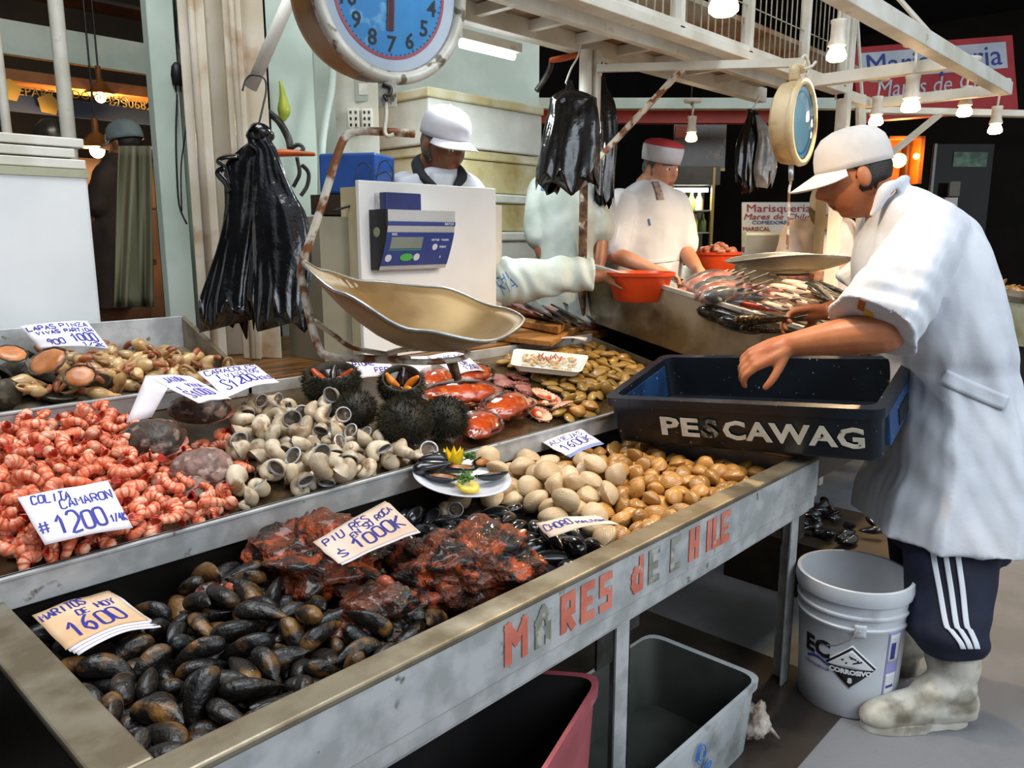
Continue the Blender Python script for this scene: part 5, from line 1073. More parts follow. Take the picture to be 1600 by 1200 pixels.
 'prawns': '''prawn1,583,1756,814,31,-31,-73,-51,116;prawn0,399,2006,868,6,-77,-13,-61,99;prawn0,744,1715,797,19,-29,-13,-92,102;prawn0,653,1721,791,9,-78,60,-4,96;prawn1,351,1911,845,30,-23,14,90,101;prawn1,492,1755,809,6,12,37,-91,108;prawn2,452,1794,824,15,-57,-59,53,116;prawn0,647,1958,856,57,40,-70,0,97;prawn1,517,1664,796,7,88,-19,-40,113;prawn0,491,1844,833,71,-11,38,-57,111;prawn0,758,1585,755,21,-3,-9,96,97;prawn0,433,1908,843,61,-6,28,-73,102;prawn1,297,1850,846,49,16,-84,13,117;prawn1,637,2101,887,1,-90,37,-17,96;prawn2,347,1948,857,15,96,17,9,102;prawn0,297,1995,868,9,95,21,-17,97;prawn2,586,1582,768,69,28,-31,-57,102;prawn2,430,1954,847,27,-4,-6,95,108;prawn1,635,2059,878,72,3,21,65,97;prawn2,685,2092,881,29,-94,4,-6,101;prawn0,401,1761,799,47,18,13,-85,98;prawn1,438,2049,871,92,14,9,-34,105;prawn2,453,1864,826,97,17,10,-6,117;prawn2,755,1823,814,29,-93,17,-6,96;prawn0,667,1671,782,10,-23,95,-15,115;prawn1,511,1707,812,50,30,-68,43,106;prawn1,411,1806,810,16,10,12,-96,100;prawn2,739,1764,812,9,-24,-11,-95,118;prawn2,560,1624,779,11,-5,28,94,120;prawn1,551,2043,874,45,39,-79,1,97;prawn0,791,1936,845,23,-73,62,-4,116;prawn2,392,1568,761,16,14,-49,83,97;prawn0,744,2007,861,0,16,-98,1,103;prawn0,543,1899,833,15,16,9,-96,98;prawn2,750,1639,768,98,14,7,1,100;prawn2,398,1948,859,1,-70,-61,-35,112;prawn2,372,1721,798,66,17,-16,-70,107;prawn0,302,1955,863,4,-18,87,43,108;prawn2,648,1766,801,31,-92,-19,-4,110;prawn0,562,1933,858,24,-5,-31,-91,104;prawn1,300,2047,889,13,57,-73,-32,108;prawn2,552,1988,857,22,-59,-76,-2,115;prawn2,531,1852,821,31,-92,-21,-3,98;prawn1,719,1653,787,23,-14,18,94,114;prawn2,629,1842,830,64,-66,-35,-12,110;prawn1,503,1629,776,20,-59,-10,-76,95;prawn1,315,1695,794,28,85,-35,23,99;prawn1,613,1673,783,7,-95,22,-18,109;prawn2,701,1771,801,10,-5,-9,98,101;prawn2,487,2107,894,6,80,-56,-15,102;prawn2,486,1905,836,27,-74,-60,0,120;prawn0,299,1819,820,97,-2,7,-16,115;prawn0,310,1662,792,46,-49,55,49,112;prawn2,395,1601,770,86,-35,-7,-34,99;prawn0,591,2044,873,31,-76,-55,11,104;prawn2,722,1578,760,4,-52,-82,-17,97;prawn2,486,1680,780,35,-88,-29,-1,99;prawn2,301,1907,853,88,0,20,40,115;prawn0,411,1706,798,21,62,74,11,101;prawn0,483,1958,848,78,7,-3,61,113;prawn2,540,2097,891,15,33,-8,-92,111;prawn2,781,1791,815,4,9,-20,96,111;prawn2,555,1716,798,92,-24,12,24,102;prawn2,652,1910,841,79,39,2,-46,97;prawn0,431,1674,791,36,-20,30,85,112;prawn2,603,1955,855,76,25,-10,58,115;prawn1,555,1668,791,91,-18,25,-23,103;prawn1,707,1988,870,10,-81,-10,55,105;prawn1,450,1751,823,70,-40,41,-39,111;prawn1,458,1710,809,65,29,-52,46,105;prawn0,617,2001,875,5,-6,90,40,119;prawn2,505,2054,884,22,-20,-15,-93,117;prawn1,357,2041,870,98,12,4,9,113;prawn2,754,2106,884,21,-51,-82,0,98;prawn0,797,2010,864,25,-81,50,-3,120;prawn2,457,1582,767,23,-56,49,-61,107;prawn1,714,1798,830,3,-22,31,91,107;prawn2,688,1960,848,96,17,10,-13,98;prawn0,704,2049,869,77,6,0,62,96;prawn1,343,1985,866,8,92,30,-21,97;prawn2,494,1580,764,9,53,83,0,104;prawn1,705,1711,798,6,-21,10,96,106;prawn0,399,1852,833,1,-29,-90,30,118;prawn1,634,1578,764,17,-56,-76,-26,118;prawn2,486,2012,863,27,-89,34,-7,118;prawn2,477,1811,822,42,58,-68,9,104;prawn2,733,1942,852,19,-94,20,13,113;prawn2,427,1580,771,14,-73,32,57,105;prawn1,351,2099,892,19,10,32,-91,104;prawn2,599,1800,809,9,-8,-98,4,104;prawn1,597,1902,839,95,5,2,27,119;prawn0,766,1664,785,1,-97,-13,13,104;prawn1,540,1590,760,9,-25,-95,-6,103;prawn0,389,1890,846,4,97,-14,-14,117;prawn2,663,2015,861,31,-93,-15,-4,100;prawn1,400,2097,891,27,-81,-47,19,119;prawn0,306,1777,802,55,13,12,-80,98;prawn2,763,2057,873,67,18,12,-69,109;prawn0,346,1758,802,10,-97,8,-18,102;prawn0,661,1812,817,8,-54,-81,17,104;prawn1,527,1744,813,79,-17,41,-40,107;prawn0,361,1814,812,81,19,14,-51,98;prawn2,582,1847,821,38,-3,-4,91,113;prawn2,605,1727,790,16,-33,-92,5,96;prawn2,710,1858,824,85,9,0,51,116;prawn2,708,1624,765,20,-46,-85,4,104;prawn2,705,1909,837,22,-54,-80,3,111;prawn0,388,1665,789,20,59,14,-76,103;prawn2,305,2095,881,40,11,12,-89,107;prawn0,547,1804,819,0,-55,-82,-7,118;prawn2,478,1626,782,70,47,-36,-38,105;prawn2,342,1854,834,21,-20,-14,-94,117;prawn1,446,1628,792,18,25,-90,26,109;prawn2,395,2051,883,45,-4,-64,61,100;prawn2,433,1995,864,19,81,-50,20,98;prawn1,404,1624,775,51,-26,-28,-76,114;prawn0,756,1888,832,23,-73,-63,3,107;prawn1,614,1611,787,2,36,-86,34,104;prawn0,582,2091,892,85,-12,-18,46,118;prawn0,654,1622,766,18,-57,-79,-3,98;prawn0,301,1727,804,93,-20,12,-24,116;prawn0,445,2098,895,33,-25,-16,-89,114;prawn0,581,1424,656,10,-69,16,68,102;prawn0,433,1943,886,13,86,4,-47,104;prawn1,591,1627,807,77,-30,33,44,102;prawn2,422,1825,847,50,-74,22,37,105;prawn2,612,1810,842,44,2,-35,81,117;prawn1,468,1944,886,19,95,17,9,119;prawn0,788,1862,842,51,-12,72,-44,116;prawn0,635,2026,903,62,-31,-10,-70,109;prawn1,302,1759,839,62,12,-43,63,98;prawn1,578,1709,833,5,-1,35,93,104;prawn2,537,1749,840,31,36,-84,23,111;prawn1,644,1632,800,26,-75,-23,-55,100;prawn0,562,1472,672,26,-75,-54,-24,112;prawn2,796,2100,885,4,-72,68,0,97;prawn0,760,1900,859,8,-98,-2,7,115;prawn1,354,2068,903,57,5,-7,80,100;prawn1,373,1766,829,73,-12,-13,-65,100;prawn1,533,2006,893,18,0,16,-96,116;prawn2,774,1967,863,82,-33,26,36,102;prawn0,586,1585,798,32,-76,38,-39,99;prawn0,724,2070,903,5,86,18,46,108;prawn0,330,1719,827,35,-56,-59,45,116;prawn0,468,2101,921,61,7,9,-77,110;prawn2,627,2069,911,21,-92,24,19,104;prawn0,370,1859,872,21,-37,-35,82,110;prawn0,610,1516,643,70,-68,-16,-5,103;prawn2,509,1597,807,19,-45,-35,79,96;prawn2,510,1849,855,33,36,-5,86,97;prawn2,676,2084,903,44,-84,-27,-8,116;prawn2,604,1421,664,73,-42,-29,43,108;prawn0,502,1805,846,52,-22,45,-68,118;prawn2,824,1730,791,17,-36,-90,4,102;prawn0,680,1728,818,97,-3,2,19,116;prawn1,472,1863,866,18,77,50,32,103;prawn2,401,1788,845,87,-24,-8,-40,119;prawn2,583,1687,805,67,13,69,-17,97;prawn1,534,1964,885,79,54,15,-18,98;prawn0,559,1849,854,37,35,85,7,104;prawn0,702,1972,902,34,16,12,-91,107;prawn1,576,1772,849,79,-26,-26,-47,98;prawn1,319,2082,918,91,9,-39,-2,113;prawn1,411,1565,801,14,-91,-16,-34,103;prawn0,661,1775,831,79,25,28,-47,111;prawn0,870,1709,787,93,15,9,-29,112;prawn2,616,1693,811,20,-95,-18,-12,104;prawn2,485,1675,819,73,-54,-38,-15,108;prawn0,460,1912,864,93,5,-6,-32,100;prawn1,739,1994,882,97,7,-1,-18,102;prawn2,382,1987,881,31,-74,-44,-39,98;prawn2,617,1732,818,25,44,-60,60,98;prawn1,705,1910,868,19,-81,-40,-36,118;prawn2,461,1644,820,55,26,-74,24,118;prawn2,852,1760,809,60,-74,17,-19,104;prawn1,415,1899,875,91,20,5,-33,100;prawn2,733,1675,820,15,66,-70,-20,106;prawn2,487,1730,841,83,-34,-42,-5,112;prawn1,338,1787,840,42,56,-29,63,113;prawn0,454,1761,863,50,-38,-11,-76,118;prawn0,908,1737,799,70,1,20,-68,109;prawn0,416,2057,912,53,-31,4,-77,118;prawn1,801,2053,892,45,-20,-86,-5,110;prawn1,789,1487,635,83,-2,-23,-48,106;prawn1,749,1580,787,76,-1,8,-63,106;prawn1,536,1509,657,33,45,-1,82,110;prawn2,348,1668,817,33,89,-26,7,107;prawn0,324,1866,871,17,-66,-68,-24,96;prawn1,465,2036,910,68,24,-52,-43,116;prawn0,344,1979,895,5,-72,65,-20,104;prawn2,569,2006,897,16,-37,-12,-90,106;prawn0,752,2051,897,92,12,10,-34,97;prawn0,338,1926,880,26,25,14,-91,113;prawn1,694,2029,901,23,-57,72,-27,119;prawn1,579,1497,655,27,-68,-28,60,112;prawn1,503,1904,858,96,13,19,-11,110;prawn1,452,1821,876,68,-65,-31,-7,105;prawn1,507,2071,913,0,95,-1,-27,109;prawn1,815,1853,826,25,-95,10,3,109;prawn2,419,1733,819,64,-17,-41,-62,107;prawn0,441,1687,832,20,-59,23,-73,106;prawn0,422,1858,866,24,45,71,-47,109;prawn1,421,1634,818,94,15,-22,-16,103;prawn0,368,1722,829,15,-11,32,92,104;prawn2,683,1592,787,46,-30,76,33,113;prawn0,838,1804,811,22,-70,-66,3,105;prawn1,685,1815,847,15,84,49,-12,120;prawn2,753,1625,800,84,46,25,0,99;prawn1,603,1957,887,35,-1,-12,92,117;prawn2,391,1944,894,1,-86,26,-42,116;prawn0,427,2010,901,68,48,-53,5,102;prawn2,545,1795,841,49,13,-1,-85,100;prawn2,474,1543,790,5,3,-99,5,102;prawn0,546,1668,821,20,-13,87,-41,102;prawn2,369,1823,855,68,-55,28,-36,100;prawn0,398,1689,827,12,20,95,-18,111;prawn1,785,1713,802,96,6,-23,-7,100;prawn2,570,1898,874,28,-33,85,28,113;prawn1,947,1913,841,5,-14,-98,-4,115;prawn2,661,1525,640,37,-50,76,13,103;prawn1,302,1993,895,26,8,19,93,108;prawn1,661,1876,843,71,29,-25,58,99;prawn0,386,1912,878,22,80,50,22,102;prawn2,630,1913,869,88,13,13,-41,115;prawn2,595,1854,854,6,-92,-30,-22,97;prawn0,557,2053,914,82,-4,-3,-55,113;prawn2,666,1989,880,10,-5,-86,-48,107;prawn1,323,1821,870,33,65,-66,-6,98;prawn0,551,1561,795,6,-9,44,88,110;prawn0,343,1730,861,55,-36,44,-59,105;prawn1,373,1634,841,24,40,49,-72,118;prawn0,595,1647,820,76,-34,-16,-51,105;prawn0,456,1968,906,4,90,-39,12,112;prawn1,758,1812,849,5,77,62,1,114;prawn2,413,1717,852,89,18,-2,-40,98;prawn0,365,1757,864,14,-68,-57,42,96;prawn1,486,1991,882,82,33,-27,36,96;prawn1,628,1715,859,52,24,2,-80,111;prawn1,901,1860,824,58,3,-6,80,99;prawn1,315,1899,898,54,-53,55,34,107;prawn0,305,1675,838,81,-25,-4,51,119;prawn1,327,1855,893,91,18,-6,33,115;prawn0,743,1934,889,7,-44,-76,44,114;prawn1,712,2082,926,5,-90,0,-41,103;prawn1,840,1974,852,76,7,-3,63,99;prawn1,569,1945,904,16,-77,-60,-2,97;prawn2,777,1540,790,26,-1,-15,94,103;prawn2,617,1766,857,28,31,-90,-6,104;prawn2,803,1639,783,11,-81,-6,56,98;prawn1,302,2102,939,71,39,-21,-53,96;prawn0,581,2099,923,4,-92,19,-32,95;prawn0,662,1719,845,8,-92,-26,-24,119;prawn2,621,1679,833,94,11,9,-29,118;prawn2,678,1855,864,8,19,48,-84,110;prawn2,825,1968,873,56,-9,-3,81,106;prawn0,658,2023,922,27,-46,-65,52,106;prawn1,373,1406,658,14,35,-92,-1,115;prawn2,658,1950,888,24,-80,-52,12,113;prawn1,672,1893,888,51,-37,68,35,106;prawn1,408,1434,655,97,12,-1,18,119;prawn0,486,1882,895,2,-8,23,96,115;prawn2,665,1682,808,94,-1,1,-31,114;prawn1,643,1552,797,24,-89,36,3,112;prawn2,543,2095,924,37,-38,-7,83,103;prawn2,661,2063,922,51,-82,20,12,112;prawn0,572,1880,895,24,22,37,-86,109;prawn0,534,1868,877,13,-86,-8,47,116;prawn0,530,1926,901,27,-34,-6,-89,110;prawn2,798,1763,810,57,46,-15,65,105;prawn0,813,1682,791,36,69,-30,54,108;prawn1,354,1607,792,48,15,-84,13,101;prawn2,791,1607,782,50,18,77,32,118;prawn0,406,1810,878,25,-95,-8,-7,103;prawn1,596,1547,643,9,44,70,-53,116;prawn0,657,1799,869,24,-92,-19,-20,108;prawn1,375,1900,909,11,-85,-49,-9,96;prawn0,582,1795,863,2,28,75,-58,101;prawn2,625,1854,876,30,-77,-49,25,119;prawn2,866,1877,833,10,-94,-5,-28,99;prawn1,569,1821,872,47,-66,46,33,95;prawn2,512,1926,886,83,8,49,22,99;prawn1,696,1660,826,19,26,-91,-21,97;prawn2,520,1824,870,79,17,48,30,96;prawn1,540,1602,807,43,55,6,-70,104;prawn2,487,1579,800,45,4,-78,40,106''',
 'snails': '''snail,1070,1644,776,19,45,-79,-35,110;snail,982,1813,815,30,-83,-31,-33,99;snail,1178,1855,832,51,65,29,46,109;snail,1200,1784,818,22,45,-14,-84,101;snail,1072,1909,845,66,69,15,22,105;snail,1009,1599,764,20,1,-82,-51,100;snail,822,1579,759,7,75,59,-24,89;snail,1187,1698,800,62,-37,65,-19,100;snail,1053,1792,809,31,-56,-67,-35,99;snail,1065,1688,791,1,62,65,-42,90;snail,878,1640,773,45,-78,-42,0,100;snail,996,1897,840,14,10,51,83,90;snail,1228,1862,825,42,-68,-55,-19,86;snail,1154,1995,859,35,-88,16,-24,93;snail,1274,1652,794,32,-28,-22,87,99;snail,1161,1647,807,67,-5,-43,59,110;snail,1108,1778,809,45,-83,-31,0,111;snail,947,1716,798,39,67,61,-9,96;snail,972,1582,761,34,-1,91,22,98;snail,1033,1877,845,61,-26,-72,-16,102;snail,1107,1593,783,33,-71,14,-59,112;snail,991,1709,792,28,-48,-80,18,112;snail,1077,1998,860,33,-61,69,-16,86;snail,1022,1636,778,73,66,9,-9,95;snail,1236,1930,863,17,-36,-12,90,107;snail,1159,1929,848,37,1,-92,7,106;snail,1143,1590,770,33,42,-30,-78,111;snail,1222,1694,789,8,84,46,-25,101;snail,1135,1628,773,31,30,87,19,101;snail,1015,1840,835,6,-87,40,24,111;snail,1221,1647,791,8,16,45,-86,86;snail,1011,1906,861,16,90,-32,20,104;snail,1206,1892,845,1,74,-64,-15,97;snail,1207,1618,789,4,19,-90,-36,98;snail,1030,1959,856,31,12,90,26,108;snail,1059,1721,807,23,87,39,-16,90;snail,837,1660,782,31,-87,18,31,111;snail,1205,1764,846,7,22,96,-10,98;snail,1192,2013,862,30,-58,-65,-35,86;snail,1107,2023,871,22,77,58,3,101;snail,1251,1887,876,9,42,89,0,112;snail,1126,1691,786,26,18,88,32,90;snail,1108,1831,821,1,91,16,35,110;snail,969,1639,773,30,-89,5,30,89;snail,934,1806,818,35,-7,92,3,106;snail,1104,1951,854,15,-49,-83,-17,106;snail,913,1763,823,15,69,66,20,102;snail,1238,1608,766,46,-83,-28,-4,104;snail,1104,1890,843,25,45,-20,-82,96;snail,1027,1619,803,7,11,-98,-3,106;snail,1004,1562,799,26,-93,8,18,106;snail,967,1682,783,21,-90,16,-32,103;snail,1030,1750,800,30,39,84,17,86;snail,1321,1473,636,33,-19,-91,-12,94;snail,1171,1806,815,30,36,85,20,90;snail,924,1646,795,1,38,89,20,101;snail,1090,1775,843,22,-93,-10,-24,100;snail,1332,1576,759,18,-13,-94,20,111;snail,1058,1805,855,5,-3,-98,-8,111;snail,1270,1701,788,12,-88,-31,31,86;snail,983,1521,638,24,-54,75,26,104;snail,1248,1753,801,35,-57,-71,12,101;snail,1072,1967,878,2,-23,96,9,94;snail,1207,1718,811,13,26,80,-51,95;snail,955,1851,828,21,68,67,-12,100;snail,1283,1581,777,16,77,-60,-1,102;snail,1018,1792,832,25,-73,54,31,90;snail,1086,1885,866,3,46,66,57,101;snail,1051,1474,655,8,-4,-90,41,91;snail,1202,1834,843,2,48,-85,-14,105;snail,1156,2029,868,29,29,-90,3,99;snail,965,1694,819,10,-97,4,18,89;snail,1060,1569,799,17,39,64,62,93;snail,1160,1748,812,4,72,65,-18,109''',
 'olives': '''olive,2358,2028,869,12,6,16,97,121;olive,2422,1657,775,79,19,-6,56,106;olive,2483,2070,877,3,-58,-78,-17,114;olive,2679,1784,809,2,5,-92,-36,122;olive,2558,1783,807,4,11,92,35,111;olive,2269,1925,841,89,19,3,-39,108;olive,2353,1863,827,13,-69,-69,-2,126;olive,2219,1988,858,2,-34,-90,-22,119;olive,2475,1990,856,1,-60,77,15,101;olive,2226,1797,809,2,-23,-94,-20,106;olive,2569,1592,760,9,-78,-61,-7,118;olive,2613,1976,855,19,8,13,96,116;olive,2479,1736,795,16,-59,78,6,114;olive,2772,1975,853,4,-72,66,15,104;olive,2487,1790,809,17,0,-20,96,126;olive,2465,1598,759,48,3,18,-85,102;olive,2222,1856,823,20,-97,3,1,103;olive,2558,2050,875,96,20,-6,7,130;olive,1987,1593,760,90,18,0,36,115;olive,2682,1988,858,4,-77,61,14,123;olive,2697,1593,760,2,-77,61,12,120;olive,2416,1923,842,15,-70,68,3,123;olive,2555,1733,794,17,-82,-53,-1,110;olive,2624,1930,843,30,5,4,-94,116;olive,2485,1840,823,49,-85,9,-4,114;olive,2761,1919,843,36,-92,9,0,128;olive,2103,1628,770,35,-92,-8,-12,102;olive,2520,1603,762,17,-85,47,0,115;olive,2226,2067,877,91,19,3,-35,123;olive,2636,1584,760,24,-2,35,-90,126;olive,2671,1734,793,20,-97,-4,1,105;olive,2294,2066,877,30,-3,34,-88,114;olive,2422,1731,797,9,48,-80,-32,127;olive,2571,1640,779,96,4,-23,-10,117;olive,2553,1982,855,75,17,-3,62,112;olive,2489,1933,843,73,19,7,-64,105;olive,2363,1978,855,46,3,-19,86,123;olive,2770,2044,871,20,-94,-22,-2,120;olive,2696,1860,825,80,17,3,-56,108;olive,2343,1925,840,81,16,-1,54,100;olive,2346,1791,809,0,35,91,18,123;olive,2272,1682,782,90,35,3,24,108;olive,2472,1645,773,15,-1,22,-95,116;olive,2624,2055,872,20,-96,14,2,102;olive,2426,1869,829,25,-5,35,-89,111;olive,2680,2051,872,89,18,0,40,109;olive,2215,1675,785,30,89,26,17,127;olive,2151,1653,773,5,-96,-21,-6,104;olive,2072,1585,758,20,-92,32,3,122;olive,2545,1858,825,21,-93,22,13,101;olive,2206,1936,847,36,-88,-29,3,129;olive,2615,1650,773,20,-95,21,-1,112;olive,2219,1730,792,15,2,20,-96,106;olive,2296,1794,808,85,18,3,-48,103;olive,2618,1729,793,14,-61,77,4,116;olive,2138,1725,793,88,18,0,43,126;olive,2623,1797,812,8,-44,88,3,129;olive,2275,1752,802,17,97,-11,-4,125;olive,2150,1790,808,11,-48,-86,-4,111;olive,2619,1850,830,87,-4,-8,-47,128;olive,2347,1732,795,81,6,16,-54,117;olive,2421,1991,858,6,-34,93,3,118;olive,2414,1781,807,95,4,-7,25,129;olive,2346,1676,781,32,-5,-34,87,111;olive,2406,2046,870,3,-60,-77,-17,104;olive,2081,1667,777,43,7,-21,86,104;olive,2696,1657,774,44,3,19,-87,105;olive,2508,1575,773,39,-5,82,40,121;olive,2686,1923,841,20,-96,-12,-2,118;olive,2541,1915,840,51,1,17,-83,122;olive,2131,1600,760,20,-95,-17,-2,107;olive,2283,1865,827,17,-85,48,1,120;olive,2278,1982,854,76,15,-1,61,104;olive,2556,1580,784,91,-12,-4,-37,118;olive,2419,2008,883,98,2,-8,-14,117;olive,2265,1782,825,22,7,-10,96,125;olive,2444,1824,825,10,-93,23,-22,121;olive,2679,1823,818,92,33,-10,-16,111;olive,2584,1695,793,72,-4,-19,65,121;olive,2463,2026,875,23,-12,15,94,127;olive,2512,2026,871,78,10,-32,50,106;olive,2726,1756,802,56,-1,16,-80,130;olive,2577,1948,855,22,15,-95,-2,114;olive,2605,1607,777,41,-85,-1,29,126;olive,2579,1822,819,83,0,27,-47,112;olive,2452,1943,848,31,-73,60,-2,117;olive,2342,1940,864,2,-25,96,1,104;olive,2721,2076,880,20,-54,-81,6,118;olive,2382,1898,846,5,-81,57,0,128;olive,2221,1723,816,10,-42,89,6,108;olive,2183,2029,868,10,97,16,7,114;olive,2656,1753,818,1,12,98,6,128;olive,2525,1747,803,90,-17,-28,26,112;olive,2248,1948,869,61,-2,12,-77,129;olive,2172,1889,832,78,31,-5,-52,105;olive,2167,1831,819,2,98,-12,-5,119;olive,2379,1624,769,71,20,-8,66,122;olive,2320,1709,805,52,65,-53,-1,112;olive,2346,2106,885,74,16,-4,63,102;olive,2255,2097,884,95,20,2,-20,114;olive,2119,1665,785,85,-14,13,48,106;olive,2454,1751,816,71,13,6,67,112;olive,2379,1736,801,33,-32,-87,13,108;olive,2239,1901,840,1,18,19,-96,118;olive,2099,1685,796,12,60,69,-36,103;olive,2589,2013,864,17,9,26,93,101;olive,2518,1642,780,86,-9,22,42,100;olive,2512,1970,851,84,5,14,-51,101;olive,2574,2089,882,20,-97,6,2,118;olive,2042,1634,771,88,-7,-16,43,114;olive,2384,1818,821,16,-76,-60,16,124;olive,2310,1997,869,43,-20,11,-86,128;olive,2632,1685,784,49,-85,-12,3,103;olive,2534,1817,817,95,-11,5,23,104;olive,2259,2021,869,18,-22,94,10,121;olive,2250,1824,822,0,0,90,-41,114;olive,2720,2016,863,94,4,8,-30,106;olive,2666,1622,782,99,1,-3,0,112;olive,2387,1690,785,21,17,-7,95,107;olive,2661,1938,865,3,59,80,-2,121;olive,2586,1752,814,5,5,-2,99,104;olive,2575,1893,838,19,66,-63,-34,128;olive,2469,1895,845,26,-86,33,27,128;olive,2415,1592,760,61,14,4,-76,119;olive,2772,2093,884,92,8,-4,35,121;olive,2711,1702,786,2,-7,-97,-20,108;olive,1985,1635,773,97,-16,-4,11,123;olive,2310,1890,849,14,-96,22,0,122;olive,2173,1695,792,13,-1,28,-94,125;olive,2728,1877,832,10,82,-51,-19,124;olive,2501,1696,785,4,-93,-32,-8,113;olive,2728,1968,852,3,35,-86,-34,101;olive,2300,1666,799,74,-54,31,21,129;olive,2179,1964,852,36,-92,-1,-1,108;olive,2453,1694,788,64,40,-12,-63,113;olive,2519,2087,883,74,3,6,65,106;olive,2402,1948,866,3,95,24,11,102;olive,2272,1718,799,6,-19,-25,-94,114;olive,2445,2081,879,6,70,66,24,100;olive,2493,1866,837,78,54,27,-11,101;olive,2394,2096,883,92,36,0,-10,102;olive,2635,2089,883,93,-13,12,-30,109;olive,2188,1755,807,11,43,-88,-2,130;olive,2735,1819,815,93,4,-8,32,107;olive,2310,1954,852,17,-94,-23,10,121;olive,2168,2066,876,19,-3,-3,97,102;olive,2315,1817,830,8,83,53,6,107;olive,2649,1878,829,11,-44,-88,-4,103;olive,2638,2006,862,44,17,5,87,110;olive,2538,1676,786,2,-93,-31,16,112''',
 'scallops': '''scallop,1971,1780,807,95,19,7,18,96;scallop,1959,1706,788,6,-52,-84,-10,90;scallop,1893,1730,783,49,8,14,-85,94;scallop,2049,1734,785,90,22,2,-35,95;scallop,1912,1660,767,82,17,-11,52,97;scallop,2009,1649,799,22,93,-22,9,94;scallop,1986,1696,789,98,1,6,14,94;scallop,2016,1736,807,25,-2,18,-94,103;scallop,1902,1722,799,6,-4,-9,98,102''',
 'scallopsd': '''scallopd,2040,2076,880,3,-27,94,11,93;scallopd,1937,1802,802,15,11,-15,96,102;scallopd,1936,1977,857,7,-54,-82,-10,104;scallopd,1954,2060,876,12,-97,18,2,93;scallopd,1931,1878,831,3,-21,-96,-12,93;scallopd,1856,1799,799,39,5,14,-90,92;scallopd,2039,1869,818,87,7,1,-46,97;scallopd,2041,1959,852,12,-97,16,2,100;scallopd,2037,1801,813,9,-71,-68,-8,100;scallopd,2094,1928,834,91,11,7,37,100;scallopd,1996,1895,848,4,-75,-65,-6,95;scallopd,1995,1785,836,20,-90,-37,3,101''',
 'claws': '''claw,799,2333,971,71,0,-45,53,101;claw,726,2373,971,11,90,-36,-18,109;claw,949,2474,991,9,97,-10,-16,92;claw,1050,2301,945,78,25,11,54,89;claw,987,2250,949,43,-85,-24,-12,96;claw,892,2396,969,62,24,5,-73,90;claw,973,2283,957,96,-9,-20,-10,103;claw,738,2307,945,85,33,10,37,86;claw,801,2496,999,18,95,20,-1,107;claw,1047,2380,966,57,28,-10,-75,101;claw,1059,2466,990,80,22,-5,-54,99;claw,1084,2266,947,5,46,-85,-21,104;claw,773,2226,934,1,98,-5,-14,105;claw,819,2229,954,54,-36,31,68,86;claw,970,2401,970,81,26,11,50,91;claw,868,2486,990,63,26,1,-72,87;claw,863,2251,936,95,-6,17,-21,89;claw,880,2324,956,5,-94,-26,14,94;claw,575,2309,952,9,10,87,44,104;claw,811,2395,979,70,5,-24,65,104;claw,912,2261,956,13,-13,-7,97,82;claw,1092,2424,978,19,70,64,23,84;claw,998,2343,973,4,-69,69,-13,103;claw,847,2421,978,75,12,19,-60,103;claw,935,2429,985,26,-6,95,10,83;claw,784,2294,976,63,58,1,-50,99;claw,1018,2220,955,30,20,-80,47,108;claw,1123,2224,965,52,-50,-17,-66,85;claw,1011,2435,992,22,30,91,-13,83;claw,610,2273,977,97,11,12,7,104;claw,742,2435,987,85,8,-3,-50,107;claw,925,2360,964,76,23,18,56,92;claw,838,2350,985,3,29,18,93,82;claw,762,2368,972,63,-10,0,-75,80;claw,1104,2331,967,20,32,91,-4,97;claw,864,2244,973,58,-14,18,-77,95;claw,707,2221,967,20,-8,61,75,97;claw,853,2396,999,45,7,-28,83,102;claw,980,2461,1013,57,59,-23,-51,103;claw,967,2370,997,5,-84,-51,-6,86;claw,949,2216,950,52,21,63,-52,88;claw,1039,2329,973,22,-31,9,91,99;claw,777,2377,1007,82,-6,8,55,105;claw,1001,2490,994,8,88,-38,-25,86;claw,1099,2372,982,27,-11,23,-92,92;claw,715,2277,974,81,53,15,16,107;claw,889,2215,937,11,-30,61,71,89;claw,720,2342,992,89,25,14,32,87;claw,801,2255,986,44,-88,7,9,86;claw,955,2323,977,20,60,60,-47,85;claw,600,2221,972,2,-20,35,-91,86;claw,841,2290,987,18,54,-36,-73,82;claw,772,2528,1014,36,-91,-6,11,106;claw,880,2456,1014,57,1,21,-78,103;claw,904,2281,982,60,4,30,73,102;claw,1071,2235,969,24,-89,-29,21,96;claw,1012,2400,987,59,-23,20,73,80;claw,902,2319,995,16,31,92,-15,91''',
